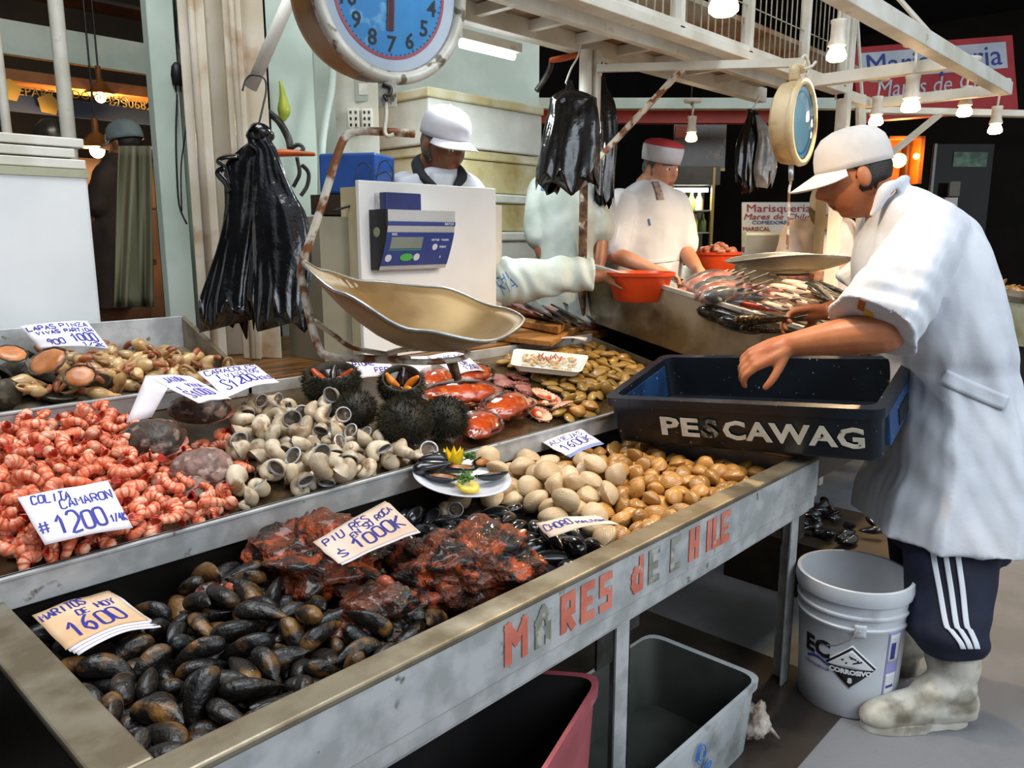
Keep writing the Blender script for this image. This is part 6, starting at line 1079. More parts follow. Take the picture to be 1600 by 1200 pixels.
 'limpets': '''limpetd,458,2487,1006,95,-5,-10,-26,106;limpetd,385,2399,981,5,-74,64,-10,101;limpetd,317,2246,935,19,-61,76,5,99;limpetd,383,2290,937,4,-36,91,11,109;limpetd,607,2336,970,16,95,18,-15,90;limpetd,663,2252,946,51,11,-7,84,107;limpetd,274,2375,957,5,-38,91,11,88;limpetd,465,2323,963,47,23,0,-84,100;limpetd,338,2328,961,90,-4,-15,38,85;limpetd,457,2421,991,13,96,-17,-10,109;limpetd,571,2477,1000,62,-14,16,-74,92;limpetd,531,2287,954,54,-2,-30,78,99;limpetd,415,2370,977,82,-9,-8,55,108;limpetd,285,2455,977,12,-95,-25,-3,94;limpetd,534,2361,975,11,-48,78,36,97;limpetd,459,2242,941,98,4,-5,-15,94;limpetd,642,2506,989,10,-81,55,7,86;limpetd,525,2429,992,23,-69,-66,13,105;limpetd,366,2490,985,10,-84,-52,-6,86;limpetd,646,2415,967,9,-71,-68,-8,101;limpetd,668,2324,972,6,96,-2,-23,108;limpetd,515,2328,1000,2,-15,-97,-10,96;limpetd,407,2326,994,12,-98,10,-4,106;limpetd,687,2421,1018,56,27,16,76,100;limpetd,769,2254,960,57,-29,-17,-73,90;limpetd,373,2244,965,96,25,-4,-4,86;limpetd,542,2226,962,34,-6,-60,-71,103;limpetd,318,2311,965,15,6,98,3,96;limpetd,387,2448,1009,95,-8,-10,26,88;limpetd,519,2272,977,72,7,-7,67,96;limpetd,577,2391,994,36,0,-91,18,94;limpetd,442,2255,959,6,1,98,13,100;limpetd,623,2430,1004,43,-10,89,-1,95;limpetd,317,2361,985,72,-24,-6,-64,86''',
}
PLAB = {
 'mussels': ('brown and black live mussel in the heap at the near end of the front trough', 'mussel', 'brown mussels in the front trough'),
 'mussels2': ('brown mussel lying behind the red sea squirt rocks', 'mussel', 'brown mussels behind the rocks'),
 'choros': ('glossy black mussel between the red rocks and the tan clams', 'mussel', 'black mussels beside the plate'),
 'tan': ('tan ridged clam in the heap at the far end of the front trough', 'clam', 'tan clams in the front trough'),
 'pale': ('large pale round clam heaped behind the sample plate', 'clam', 'pale clams behind the plate'),
 'prawns': ('cooked orange prawn tail in the heap at the left of the second tier', 'prawn', 'prawn tails in the heap'),
 'snails': ('grey cream sea snail with spiral shell between the abalone and the sea urchins', 'sea snail', 'sea snails on the second tier'),
 'olives': ('olive yellow clam around the foam dish at the far end of the second tier', 'clam', 'olive clams on the second tier'),
 'scallops': ('open scallop with pale meat and orange roe beside the bagged seafood', 'scallop', 'open scallops'),
 'scallopsd': ('pinkish brown scallop shell in front of the big scale pan', 'scallop', 'closed scallops'),
 'claws': ('cream and brown crab claw piled in the upper left tray', 'crab claw', 'crab claws in the upper tray'),
 'limpets': ('dark limpet in the heap at the left of the upper tray', 'limpet', 'limpets in the upper tray')}
for z_, s_ in PILES.items():
    for e_ in s_.split(';'):
        a_ = e_.split(','); v_ = [int(q) for q in a_[1:]]
        if z_ == 'prawns' and (v_[1] < 1548 or v_[2] < 738): continue
        q_ = Quaternion((v_[3]/99, v_[4]/99, v_[5]/99, v_[6]/99)); q_.normalize()
        put(a_[0], (v_[0]/1000, v_[1]/1000, v_[2]/1000), q_, v_[7]/100, *PLAB[z_])
# a few limpets turned flesh up, and the abalones beside the prawns
def on2(x, y, dz): return onP(x, y, .735+dz, 1.55, S2)
for x, y, rx, rz, lb in ((75, 565, .75, 0, 'limpet turned flesh up, showing orange meat, under the LAPAS sign'), (125, 588, .9, 1, 'small limpet turned flesh up at the edge of the crab claws'), (18, 553, .6, 2, 'dark limpet with pale rim at the left picture edge')):
    p = p3(x, y, .10); q = (Euler((0, 0, YAW-R(90)+.3*rz)).to_matrix() @ Euler((rx, .2*rz-.2, 0)).to_matrix()).to_quaternion()
    put('limpet', p, q, 1.12 if rz == 0 else .8, lb, 'limpet', 'limpets turned flesh up')
for k, x, y, dz, yaw, lb in ((0, 318, 640, .07, .3, 'dark rough abalone under the folded tent sign, topmost of the abalones'), (1, 242, 690, .055, -.25, 'smooth dark brown abalone at the edge of the prawn heap'), (2, 320, 733, .05, .05, 'pinkish speckled abalone in front of the snails'), (3, 300, 765, .025, -.3, 'small pinkish abalone, lowest, touching the prawns')):
    p = on2(x, y, dz); q = (Matrix.Rotation(YAW-R(90)+yaw, 3, 'Z') @ Matrix.Rotation(.45, 3, 'X')).to_quaternion()
    put('loco%d' % k, p, q, 1.0, lb, 'abalone', 'abalones on the second tier', 'abalone')

# sea squirt rocks
PIURE = mat('sea_squirt_rock', '#743210', '#160d08', 15, .40, 0, 1.0, 110, lo=.38, hi=.56, c3='#b24c1e', scale3=22, lo3=.55, hi3=.63, coat=.35)
PIURE2 = mat('dark_sea_squirt_rock', '#5d2a16', '#17100c', 9, .32, 0, .8, 70, lo=.40, hi=.54, c3='#a04428', scale3=16, lo3=.6, hi3=.68, coat=.35)
PINKF = mat('sea_squirt_flesh', '#b8604a', '#a2452c', 20, .25, sss=.08, bump=.2, coat=.3)
for c, r, sd, m, lb in (((.87, 1.37, .675), (.135, .115, .085), 3, PIURE, 'large red brown sea squirt rock under the PIURES sign'), ((1.05, 1.10, .675), (.155, .10, .085), 8, PIURE, 'red and black sea squirt rock nearest the front rim with pink flesh'),
                        ((.84, 1.13, .645), (.10, .085, .06), 14, PIURE2, 'small dark red sea squirt rock between the two larger ones'), ((.66, 1.40, .632), (.065, .06, .05), 20, PIURE2, 'small brown sea squirt lump half hidden behind the mussels')):
    t = thing('sea_squirt_rock', lb, 'sea squirt', c, 'sea squirt rocks')
    g0 = rock(r, sd, 5, .42, .6, .13); g = G().join(g0, Matrix.Translation(c) @ Matrix.Rotation(YAW-R(65), 4, 'Z')); g.build('rock', m, t, smooth=True)
    rng = random.Random(sd)
    for k in range(4 if r[0] > .12 else 1):
        a, rho = rng.uniform(0, 6.28), rng.uniform(.15, .75)
        l = V3(c)+V3((r[0]*rho*math.cos(a)*.8, r[1]*rho*math.sin(a)*.8, r[2]*math.sqrt(1-rho*rho)*.93))
        d = Matrix.Rotation(rng.uniform(0, 3.1), 3, 'Z') @ V3((.022, 0, 0))
        g = G(); g.limb([l-d-ZZ*.008, l+ZZ*rng.uniform(-.004, .004), l+d*1.1-ZZ*.01], [.008, .013, .007], 9); g.build('flesh', PINKF, t, smooth=True)

# sea urchins
SPN = mat('urchin_spines', '#2e2a1a', '#1a1810', 40, .55, rnd=.2, c3='#4d4424', scale3=25)
TEST = mat('urchin_test', '#2a2517', '#1a170f', 30, .6)
MEMB = mat('urchin_membrane', '#2a1712', '#150b08', 30, .2, coat=.5)
ROE = mat('urchin_roe', '#d9882a', '#c26a18', 40, .35, sss=.12, bump=.2)
def urchin(c, r, sq, open_, label, tilt=(0, 0), seed=0, spines=1500, roecol=None):
    t = thing('sea_urchin', label, 'sea urchin', c, 'sea urchins')
    M_ = Matrix.Translation(c) @ Matrix.Rotation(YAW-R(90), 4, 'Z') @ Matrix.Rotation(tilt[0], 4, 'X') @ Matrix.Rotation(tilt[1], 4, 'Y')
    cut = .50 if open_ else 2
    g = G(); prof = []
    for i in range(25):
        a = -PI/2+PI*i/24
        if math.sin(a) > cut: break
        prof.append((max(r*math.cos(a), .0005), r*sq*math.sin(a)))
    if open_:
        re, ze = prof[-1]; prof += [(re*.93, ze-.002), (re*.9, ze-.02), (re*.7, ze-.045), (.001, ze-.055)]
    g.lathe(prof, 36, 0, M_); g.build('shell', TEST, t, smooth=True)
    rng = random.Random(seed); g = G(); n = 0
    while n < spines:
        z = rng.uniform(-.9, min(cut, 1)); a = rng.uniform(0, 2*PI); q = math.sqrt(1-z*z)
        d = V3((q*math.cos(a), q*math.sin(a), z)); p = V3((d.x*r, d.y*r, d.z*r*sq))
        nd_ = (d+V3((rng.uniform(-.4, .4), rng.uniform(-.4, .4), rng.uniform(-.3, .4)))).normalized()
        L = rng.uniform(.008, .017); s1 = nd_.orthogonal().normalized()*.0011; s2 = nd_.cross(s1)
        if (M_ @ p - CAM).dot(M_.to_3x3() @ d) > .06: n += .5; continue
        g.add([M_ @ (p+s1), M_ @ (p-s1*.5+s2*.87), M_ @ (p-s1*.5-s2*.87), M_ @ (p+nd_*L)], [(0, 1, 3), (1, 2, 3), (2, 0, 3)]); n += 1
    g.build('spines', SPN, t)['kind'] = 'stuff'
    if open_:
        for k in range(5):
            a = 2*PI*k/5+.3; e = V3((math.cos(a), math.sin(a), 0)); e2 = V3((-e.y, e.x, 0))
            P = [M_ @ (e*re*.25+V3((0, 0, ze-.040))), M_ @ (e*re*.55+e2*.003+V3((0, 0, ze-.028))), M_ @ (e*re*.83+V3((0, 0, ze-.010)))]
            g = G(); g.limb(P, [.008, .0135, .008], 10); g.build('roe' if k not in (1, 3) else 'membrane', (roecol or ROE) if k not in (1, 3) else MEMB, t, smooth=True)
        g = G(); g.lathe([(.001, ze-.046), (re*.5, ze-.040), (re*.85, ze-.02)], 24, 0, M_); g.build('inner_membrane', MEMB, t, smooth=True)
ROE2 = mat('urchin_roe_red', '#b8521e', '#9c3d12', 40, .3, sss=.1)
urchin((1.36, 1.68, .842), .074, .92, False, 'large closed dark green sea urchin nearest the tray lip', seed=1, spines=2200)
urchin((1.50, 1.665, .832), .066, .92, False, 'closed dark sea urchin touching the orange bag', seed=2, spines=1700)
urchin((1.30, 1.82, .865), .058, .9, False, 'dark sea urchin half hidden in the middle of the group', seed=5, spines=1200)
urchin((1.33, 1.98, .925), .084, .85, True, 'opened sea urchin with red roe at the back of the group', (.18, 0), 3, 2200, ROE2)
urchin((1.50, 1.86, .905), .068, .92, True, 'opened sea urchin with bright orange roe on top of the others', (.55, .1), 4, 1700)

# clear bags of orange seafood
FILM = film('clear_bag_film', '#ffffff', .03, .08)
ORG = mat('orange_seafood', '#c9531a', '#a8360c', 28, .3, 0, .3, 60, c3='#d8752c', scale3=30, coat=.3, sss=.05)
REDO = mat('red_seafood', '#c4521c', '#a63c10', 22, .25, 0, .25, 60, c3='#d5702e', scale3=30, coat=.4, sss=.05)
def seabag(c, r, yaw, label, seed, m):
    t = thing('seafood_bag', label, 'bag', c, 'bags of seafood')
    sl_ = Matrix.Rotation(math.atan(S2), 4, 'X'); M_ = Matrix.Translation(c) @ sl_ @ Matrix.Rotation(yaw, 4, 'Z')
    def fn(q):
        d = 1+.16*noise.noise(q*2.1+V3((seed, 0, 0)))+.07*noise.noise(q*6+V3((0, seed, 0))); return q*d
    for k in range(3):
        g = G(); s = .62; off = V3((r[0]*.42*(k-1), r[1]*.10*((k*seed) % 3-1), -.002))
        g0 = G(); g0.ico(off, (r[0]*.50, r[1]*.72, r[2]*.86), 3, 0, lambda q: fn(q+V3((k*.0, 0, 0)))); g.join(g0, M_).build('seafood', m, t, smooth=True)
    def fb(q):
        sx = abs(q.x)**3; w = 1+.05*noise.noise(q*5+V3((seed, 1, 0)))+.05*math.sin(q.y*16+seed)*sx
        return V3((q.x*1.16*w, q.y*1.06*w, q.z*(1-.5*sx)*1.08*w))
    g0 = G(); g0.ico((0, 0, 0), (r[0]*1.05, r[1]*1.05, r[2]*1.08), 4, 0, fb)
    g0.grid(lambda u, v: V3((-r[0]*(1.12+.28*u), r[1]*(1-.25*u)*(v-.5)*1.4, .006*math.sin(v*19+seed)+.012*u)), 4, 14)
    G().join(g0, M_).build('bag_film', FILM, t, smooth=True)
seabag((1.62, 1.640, .795), (.085, .06, .030), .35, 'clear bag of orange seafood nearest the lip, touching the urchins', 2, ORG)
seabag((1.80, 1.70, .815), (.10, .065, .034), .1, 'clear bag of red seafood in the middle with a shiny knot', 4, REDO)
seabag((1.73, 1.83, .852), (.13, .06, .034), -.25, 'long clear bag of orange brown seafood lying across the others', 6, ORG)
seabag((1.90, 1.97, .878), (.09, .06, .030), .1, 'clear bag of red seafood under the SUAS sign', 9, REDO)
seabag((1.73, 1.97, .880), (.085, .06, .030), .2, 'clear bag of bright red seafood right of the open urchin', 11, REDO)

# foam dish of shelled seafood
dq = [on2(x, y, d) for x, y, d in ((803, 545, .075), (921, 556, .075), (908, 583, .075), (797, 571, .075))]
dcx = sum(dq, V3())/4
dish = thing('foam_dish', 'white foam dish of pale shelled seafood resting on the olive clams', 'dish', dcx)
def dishpt(u, v, z): return dq[3]*(1-u)*(1-v)+dq[2]*u*(1-v)+dq[1]*u*v+dq[0]*(1-u)*v+ZZ*z
def rrd(s, z, n=6):
    out = []; rr_ = .14
    for cx_, cy_, a0 in ((1-rr_*.6, 1-rr_, 0), (rr_*.6, 1-rr_, 90), (rr_*.6, rr_, 180), (1-rr_*.6, rr_, 270)):
        for k in range(n+1):
            a = R(a0+90*k/n); u = cx_+rr_*.6*math.cos(a); v = cy_+rr_*math.sin(a)
            out.append(dishpt(.5+(u-.5)*s, .5+(v-.5)*s, z))
    return out
g = G(); g.rings([rrd(.84, -.022), rrd(.97, 0), rrd(1.0, .002), rrd(.96, .003), rrd(.82, -.016)], True); g.build('dish_body', FOAM, dish, smooth=True, auto=50)
rng = random.Random(3); g = G(); SHELLED = mat('shelled_meat', '#d9c3a0', '#c9a77c', 30, .45, sss=.08)
for k in range(80):
    p = dishpt(rng.uniform(.14, .86), rng.uniform(.16, .84), -.008+rng.uniform(0, .006)); g.ico(p, (rng.uniform(.006, .013), rng.uniform(.005, .010), .006), 1, 0)
g.build('shelled_meat', SHELLED, dish, smooth=True)['kind'] = 'stuff'
g = G()
for k in range(16):
    p = dishpt(.5+rng.uniform(-.18, .15), .5+rng.uniform(-.15, .25), .0); g.limb([p, p+V3((rng.uniform(-.01, .01), rng.uniform(-.01, .01), .012))], [.004, .002], 6)
g.build('pink_garnish', mat('pink_garnish', '#d08a72', '#b56a52', 40, .4), dish, smooth=True)['kind'] = 'stuff'

# sample plate with opened mussels, lemon and parsley
PC = V3((1.352, 1.440, .724)); PR = .128
plm = Matrix.Translation(PC) @ Matrix.Rotation(YAW-R(90), 4, 'Z') @ Matrix.Rotation(R(7), 4, 'Y') @ Matrix.Rotation(R(6), 4, 'X')
def onplate(x, y, z): return plm @ V3((x, y, z))
g = G(); g.lathe([(.001, -.004), (.08, -.004), (.11, .006), (PR, .014), (PR+.001, .017), (.11, .010), (.08, .0), (.001, 0)], 48, 0, plm)
tag(g.build('plate', mat('white_china', '#dfe3ea', '#d3d9e4', 4, .15), smooth=True), 'white china sample plate resting on the black mussels', 'plate')
def half_mussel(x, y, z, yaw, sc, label, tl=0):
    m = plm @ Matrix.Translation((x, y, z)) @ Matrix.Rotation(yaw, 4, 'Z') @ Matrix.Rotation(tl, 4, 'X') @ Matrix.Scale(sc, 4)
    t = thing('opened_mussel', label, 'mussel', m.translation, 'opened mussels on the plate')
    n = 20
    def ol(s, z):
        out = []
        for j in range(n):
            a = 2*PI*j/n; u = .5+.5*math.cos(a); out.append(V3((.10*(u-.5)*s, .024*math.sin(a)*(.6+.4*u)*s, z)))
        return out
    g = G(); g0 = G(); g0.rings([ol(.05, -.016), ol(.5, -.013), ol(.85, -.005), ol(1, .002), ol(.95, .003), ol(.8, -.003), ol(.4, -.009)], True); g.join(g0, m).build('shell', CHORO, t, smooth=True)
    g0 = G(); g0.ico((.004, 0, -.002), (.036, .015, .008), 3, 0, lambda q: q*(1+.15*noise.noise(q*3+V3((x*50, 0, 0))))); G().join(g0, m).build('mussel_meat', mat('mussel_meat', '#a56a2c', '#8a4f1c', 30, .3, sss=.1), t, smooth=True)
half_mussel(-.012, .018, .030, .15, 1.05, 'opened black mussel with orange meat in the middle of the plate', -.15)
half_mussel(.052, .050, .040, .75, .9, 'opened mussel standing tilted behind the lemon on the plate', .7)
half_mussel(.075, .00, .028, .55, 1.05, 'opened mussel reaching over the right rim of the plate', -.5)
half_mussel(-.050, -.030, .020, 0.0, .95, 'opened mussel at the front left of the plate', -.1)
half_mussel(-.075, .028, .022, .2, 1.0, 'opened mussel at the left rim of the plate', -.1)
LEM = mat('lemon_peel', '#e2c21c', '#d6b414', 30, .35, 0, .1, 200, sss=.05)
lm = onplate(-.030, .066, .030)
t = thing('lemon_half', 'zigzag cut yellow lemon half on the sample plate', 'lemon', lm)
g = G(); n = 32
g.rings([[lm+V3((r*math.cos(2*PI*j/n), r*math.sin(2*PI*j/n), z+(zz*(1 if j % 4 == 0 else (-1 if j % 4 == 2 else 0))))) for j in range(n)] for r, z, zz in ((.003, -.024, 0), (.016, -.019, 0), (.025, -.006, 0), (.027, .010, .006), (.026, .020, .012), (.022, .016, .010), (.002, .010, 0))], True); g.build('peel', LEM, t, smooth=True, auto=60)
ls = onplate(.020, -.072, .020)
t = thing('lemon_slice', 'lemon slice under the parsley at the front rim of the plate', 'lemon', ls)
ms = Matrix.Translation(ls) @ Matrix.Rotation(R(18), 4, 'X')
g = G(); g.lathe([(.001, -.003), (.028, -.003), (.030, 0), (.028, .003), (.001, .003)], 28, 0, ms); g.build('rind', LEM, t, smooth=True, auto=40)
g = G(); g.lathe([(.001, .0034), (.025, .0034)], 28, 0, ms); g.build('pulp', mat('lemon_pulp', '#e8d988', '#dcc862', 60, .3), t)
GRN = mat('parsley_green', '#4d7a26', '#345c18', 60, .5, rnd=.2)
def parsley(p, s, seed, lb):
    rng = random.Random(seed); g = G()
    for k in range(90):
        q = p+V3((rng.gauss(0, s), rng.gauss(0, s), abs(rng.gauss(0, s*.7)))); d = V3((rng.uniform(-1, 1), rng.uniform(-1, 1), rng.uniform(-.3, 1))).normalized()*.006; e = d.orthogonal().normalized()*.004
        g.add([q-d, q+e, q+d, q-e], [(0, 1, 2, 3)])
    for k in range(8): g.tube([p-ZZ*.006, p+V3((rng.gauss(0, s), rng.gauss(0, s), s*.6))], .0008, 4)
    tag(g.build('parsley', GRN), lb, 'parsley', None, 'stuff')
parsley(onplate(.010, -.060, .032), .012, 1, 'green parsley sprig lying on the lemon slice')
parsley(onplate(.016, .075, .036), .009, 2, 'green parsley sprig behind the lemon half')
q = (Matrix.Rotation(YAW-R(60), 3, 'Z') @ Matrix.Rotation(1.0, 3, 'X')).to_quaternion()
put('pale', onplate(.060, .078, .045), q, .9, 'white clam shell standing at the back of the sample plate', 'clam', 'clams on the plate')
put('pale', onplate(.088, .030, .035), (Matrix.Rotation(YAW-R(120), 3, 'Z') @ Matrix.Rotation(-.7, 3, 'X')).to_quaternion(), .85, 'white clam shell at the right side of the sample plate', 'clam', 'clams on the plate')
g = G(); g.ico(onplate(-.070, .062, .022), (.022, .018, .014), 3, 0, lambda q: q*(1+.25*noise.noise(q*4))); tag(g.build('seafood_piece', SCME, smooth=True), 'lump of pale seafood at the left of the lemon half', 'seafood')

# ------------------------------------------------------------------ fish
def fish_mesh(L=1.0, fat=1.0, seed=0):
    g = G(); m = 22; n = 16; rs = []
    for i in range(m+1):
        s = i/m
        h = .085*fat*(max(math.sin(PI*min(s*1.02, 1)**.62), 0))**.75 + .012*(s > .02)
        if s > .86: h = max(h, .018)
        if i == 0: h = .008
        w = h*.62*(1-.55*s*s)
        rs.append([V3((L*(s*.84-.5), w*math.cos(2*PI*j/n), h*math.sin(2*PI*j/n)-(.01*math.sin(PI*s)))) for j in range(n)])
    k0 = len(g.f)
    g.rings(rs, True)
    for fi in range(k0, len(g.f)):
        z = sum(g.v[v].z for v in g.f[fi])/len(g.f[fi]); x = sum(g.v[v].x for v in g.f[fi])/len(g.f[fi])
        g.m[fi] = 0 if z > .004 else 1
    def fin(P, mi=2, th=.0035):
        g.rings([[V3((x, -th, z)) for x, z in P], [V3((x, th, z)) for x, z in P]], True, mi)
    fin([(.31, .012), (.40, .055), (.50, .088), (.45, .02), (.43, 0), (.45, -.02), (.50, -.088), (.40, -.055), (.31, -.012)])
    fin([(-.16, .075), (-.11, .112), (-.02, .09), (.0, .07)]); fin([(.06, .06), (.09, .085), (.22, .045), (.24, .028)]); fin([(.06, -.062), (.10, -.085), (.22, -.045), (.24, -.03)])
    for s in (-1, 1):
        g.rings([[V3((-.26, s*.045, -.012)), V3((-.17, s*.060, -.035)), V3((-.15, s*.058, -.012)), V3((-.2, s*.052, .0))], [V3((-.26, s*.041, -.012)), V3((-.17, s*.052, -.035)), V3((-.15, s*.05, -.012)), V3((-.2, s*.046, .0))]], True, 2)
        g.ico((-.405, s*.030, .018), (.014, .008, .014), 2, 3)
    return g
FEYE = mat('fish_eye', '#0c0c0c', '#2a2a28', 60, .1)
FIN = mat('fish_fin', '#5d5a55', '#45423e', 20, .35, rnd=.2)
FSH = {'silver': (mat('fish_back_grey', '#7a7a7a', '#5b5f63', 16, .22, .25, .05, coat=.4, rnd=.2), mat('fish_belly_silver', '#c6b7b0', '#b09892', 14, .22, .25, coat=.4, rnd=.15)),
       'dark': (mat('fish_back_dark', '#2b2f33', '#17191b', 20, .22, .1, coat=.4, c3='#55524a', scale3=18, rnd=.2), mat('fish_belly_dark', '#6b675d', '#4d493f', 14, .22, .2, coat=.4, rnd=.2)),
       'brown': (mat('fish_back_brown', '#4d3a20', '#2a1f12', 24, .22, .1, coat=.5, c3='#8f6f38', scale3=22, lo3=.54, hi3=.6), mat('fish_belly_brown', '#7c6236', '#5b4524', 14, .25, .1, coat=.4)),
       'pale': (mat('fish_fillet_pale', '#d8bfa8', '#c6a08c', 12, .3, 0, coat=.3, rnd=.12, c3='#b8705f', scale3=9, lo3=.58, hi3=.7), mat('fish_fillet_side', '#d9c8b4', '#c3a18d', 12, .3, coat=.3, rnd=.12)),
       'pink': (mat('fish_gutted_pink', '#b07a74', '#8d5a58', 12, .28, .1, coat=.4, rnd=.15), mat('fish_gutted_belly', '#c9b0a8', '#b08a86', 12, .28, .1, coat=.4, rnd=.15)),
       'red': (mat('fish_gutted_red', '#a8362c', '#8a2820', 12, .28, 0, coat=.4), mat('fish_gutted_red_side', '#c28a7c', '#b0665a', 12, .3, coat=.4))}
FM = {k: fish_mesh(1, 1.15).mesh('fish', [v[0], v[1], FIN, FEYE], True, 50) for k, v in FSH.items()}
FMS = {k: fish_mesh(1, 1.0).mesh('fish', [v[0], v[1], FIN, FEYE], True, 50) for k, v in FSH.items()}
def fish(kind, head, tail, label, group, roll=80, slim=False, up=V3((0, -.2, 1))):
    roll = 48 if roll > 76 else roll
    L = (tail-head).length; x = (tail-head).normalized(); z = (up-x*up.dot(x)).normalized()
    y = z.cross(x); m = Matrix((x, y, z)).transposed() @ Matrix.Rotation(R(roll), 3, 'X')
    o = bpy.data.objects.new('fish', (FMS if slim else FM)[kind]); COL.objects.link(o)
    o.location = (head+tail)/2; o.rotation_mode = 'QUATERNION'; o.rotation_quaternion = m.to_quaternion(); o.scale = (L, L, L)
    return tag(o, label, 'fish', group)
def on4(x, y, dz): return onP(x, y, .90+dz, 1.1, .21)
FL = (('silver', 1050, 436, 1130, 447, .03, 'silver fish between the hands of the vendor in the red and white cap'),)
gA = 'grey pink gutted fish in the fan'
for i, (hx, hy, tx, ty, dz, k) in enumerate(((1072, 447, 1160, 424, .045, 'silver'), (1078, 452, 1175, 428, .05, 'pink'), (1085, 456, 1185, 436, .052, 'silver'), (1092, 460, 1190, 446, .052, 'pink'), (1100, 464, 1192, 456, .05, 'silver'))):
    fish(k, on4(hx, hy, dz+.022+.012*i), on4(tx, ty, dz+.02+.008*i), 'grey pink gutted fish of the fanned pile in front of the far bowl', gA, 78, True)
gB = 'silver fish in the middle row'
for i, (hx, hy, tx, ty, dz) in enumerate(((1040, 463, 1185, 474, .035), (1052, 456, 1190, 472, .055), (1100, 458, 1225, 470, .07), (1110, 470, 1245, 488, .05), (1150, 456, 1250, 470, .075), (1060, 470, 1180, 486, .03), (1165, 448, 1262, 462, .08))):
    fish(('silver', 'pink', 'silver', 'silver', 'pink', 'silver', 'pink')[i], on4(hx, hy, dz), on4(tx, ty, dz), 'silver grey fish of the middle row on the fish table', gB, 82, True)
gC = 'pale pink fillets at the right'
for i, (hx, hy, tx, ty, dz) in enumerate(((1180, 452, 1300, 476, .065), (1200, 447, 1318, 470, .075), (1200, 460, 1312, 490, .06), (1235, 446, 1340, 472, .085), (1180, 466, 1285, 494, .05), (1220, 440, 1322, 458, .085), (1185, 474, 1290, 502, .045))):
    fish('pale', on4(hx, hy, dz), on4(tx, ty, dz), 'pale pink split fish at the right of the fish table', gC, 85, True)
gD = 'dark fish under the small scale'
for i, (hx, hy, tx, ty, dz) in enumerate(((1256, 440, 1330, 470, .09), (1262, 446, 1322, 484, .09), (1275, 442, 1345, 466, .10))):
    fish('dark', on4(hx, hy, dz), on4(tx, ty, dz), 'dark backed fish under the right end of the small scale pan', gD, 75, True)
gE = 'dark mackerel along the side panel'
for i, (hx, hy, tx, ty, dz) in enumerate(((1072, 474, 1225, 502, .05), (1088, 484, 1240, 524, .045), (1120, 500, 1270, 532, .04), (1150, 488, 1280, 512, .055))):
    fish('dark', on4(hx, hy, dz), on4(tx, ty, dz), 'large dark mackerel lying along the steel side panel', gE, 85)
fish('red', on4(1155, 474, .08), on4(1235, 492, .07), 'gutted fish with bright red flesh in front of the pale fish', None or 'gutted red fish', 85, True)
fish('pink', on4(1230, 432, .06), on4(1315, 440, .06), 'pink gutted fish behind the dark fish under the small pan', 'pink fish under the pan', 85, True)
gF = 'slim fish under the arm'
for i, (hx, hy, tx, ty, dz) in enumerate(((1235, 545, 1345, 562, .04), (1260, 552, 1370, 560, .04), (1330, 552, 1400, 556, .05))):
    fish('brown', on4(hx, hy, dz), on4(tx, ty, dz), 'slim golden brown fish under the forearm of the big man', gF, 80, True)
fish('silver', on4(1040, 434, .05), on4(1100, 448, .03), FL[0][6], 'silver fish in hands', 85, True)

# cutting board with sardines
bq = [onZ(x, y, .985) for x, y in ((770, 492), (872, 511), (913, 486), (815, 470))]
bd = thing('cutting_board', 'thick wooden cutting board under the small fish behind the big pan', 'cutting board', onZ(840, 510, .93))
g = G(); g.hexa([p-ZZ*.030 for p in bq], bq); g.build('board', BOARDW, bd, bevel=.004)
bq2 = [onZ(x, y, .950) for x, y in ((740, 520), (862, 533), (925, 498), (800, 480))]
g = G(); g.hexa([p-ZZ*.024 for p in bq2], bq2); tag(g.build('cutting_board', BOARDW, bevel=.004), 'wider wooden board lying beneath the thick cutting board', 'cutting board')
for i, (hx, hy, tx, ty, dz) in enumerate(((800, 478, 850, 497, .02), (812, 470, 868, 498, .03), (835, 468, 880, 496, .03), (850, 462, 892, 492, .03), (862, 462, 905, 486, .035), (875, 458, 912, 480, .04), (824, 484, 862, 500, .018), (895, 462, 925, 476, .035), (818, 462, 850, 470, .03))):
    z = .985+dz; fish('silver' if i % 2 else 'pink', onZ(hx, hy, z), onZ(tx, ty, z), 'small silvery sardine piled on the thick cutting board', 'sardines on the cutting board', 70, False)
g = G(); 
mtb = at(905, 470, 3.55)
# orange bowls
def bowl(c, r, h, label, m, n=40):
    g = G(); mt = Matrix.Translation(c)
    g.lathe([(.001, 0), (r*.66, 0), (r*.70, .006), (r*.93, h*.86), (r*1.0, h*.88), (r*1.02, h), (r*.97, h), (r*.90, h*.86), (r*.67, .012), (.001, .010)], n, 0, mt)
    return tag(g.build('bowl', m, smooth=True, auto=40, loc=c), label, 'bowl')
OB = mat('orange_plastic', '#d8481c', '#c93f16', 5, .35, 0, .02, 20)
c1_ = on4(998, 470, 0)
bowl(c1_, .152, .125, 'orange plastic bowl beside the side panel', OB)
c2_ = at(1117, 428, 4.35)
bowl(c2_, .135, .12, 'orange plastic bowl heaped with pink meat behind the fanned fish', OB)
g = G(); rng = random.Random(8)
for k in range(34):
    a, rho = rng.uniform(0, 6.28), .125*math.sqrt(rng.random()); g.ico(c2_+V3((rho*math.cos(a), rho*math.sin(a), .115+.04*(1-rho/.13)+rng.uniform(-.01, .012))), (rng.uniform(.02, .034), rng.uniform(.016, .026), .016), 2, 0, lambda q: q*(1+.25*noise.noise(q*3+V3((k, 0, 0)))))
tag(g.build('chopped_meat', mat('pink_meat', '#c98d78', '#a8604c', 20, .35, sss=.08, rnd=.1), smooth=True), 'heap of pink chopped seafood in the far orange bowl', 'seafood', None, 'stuff')
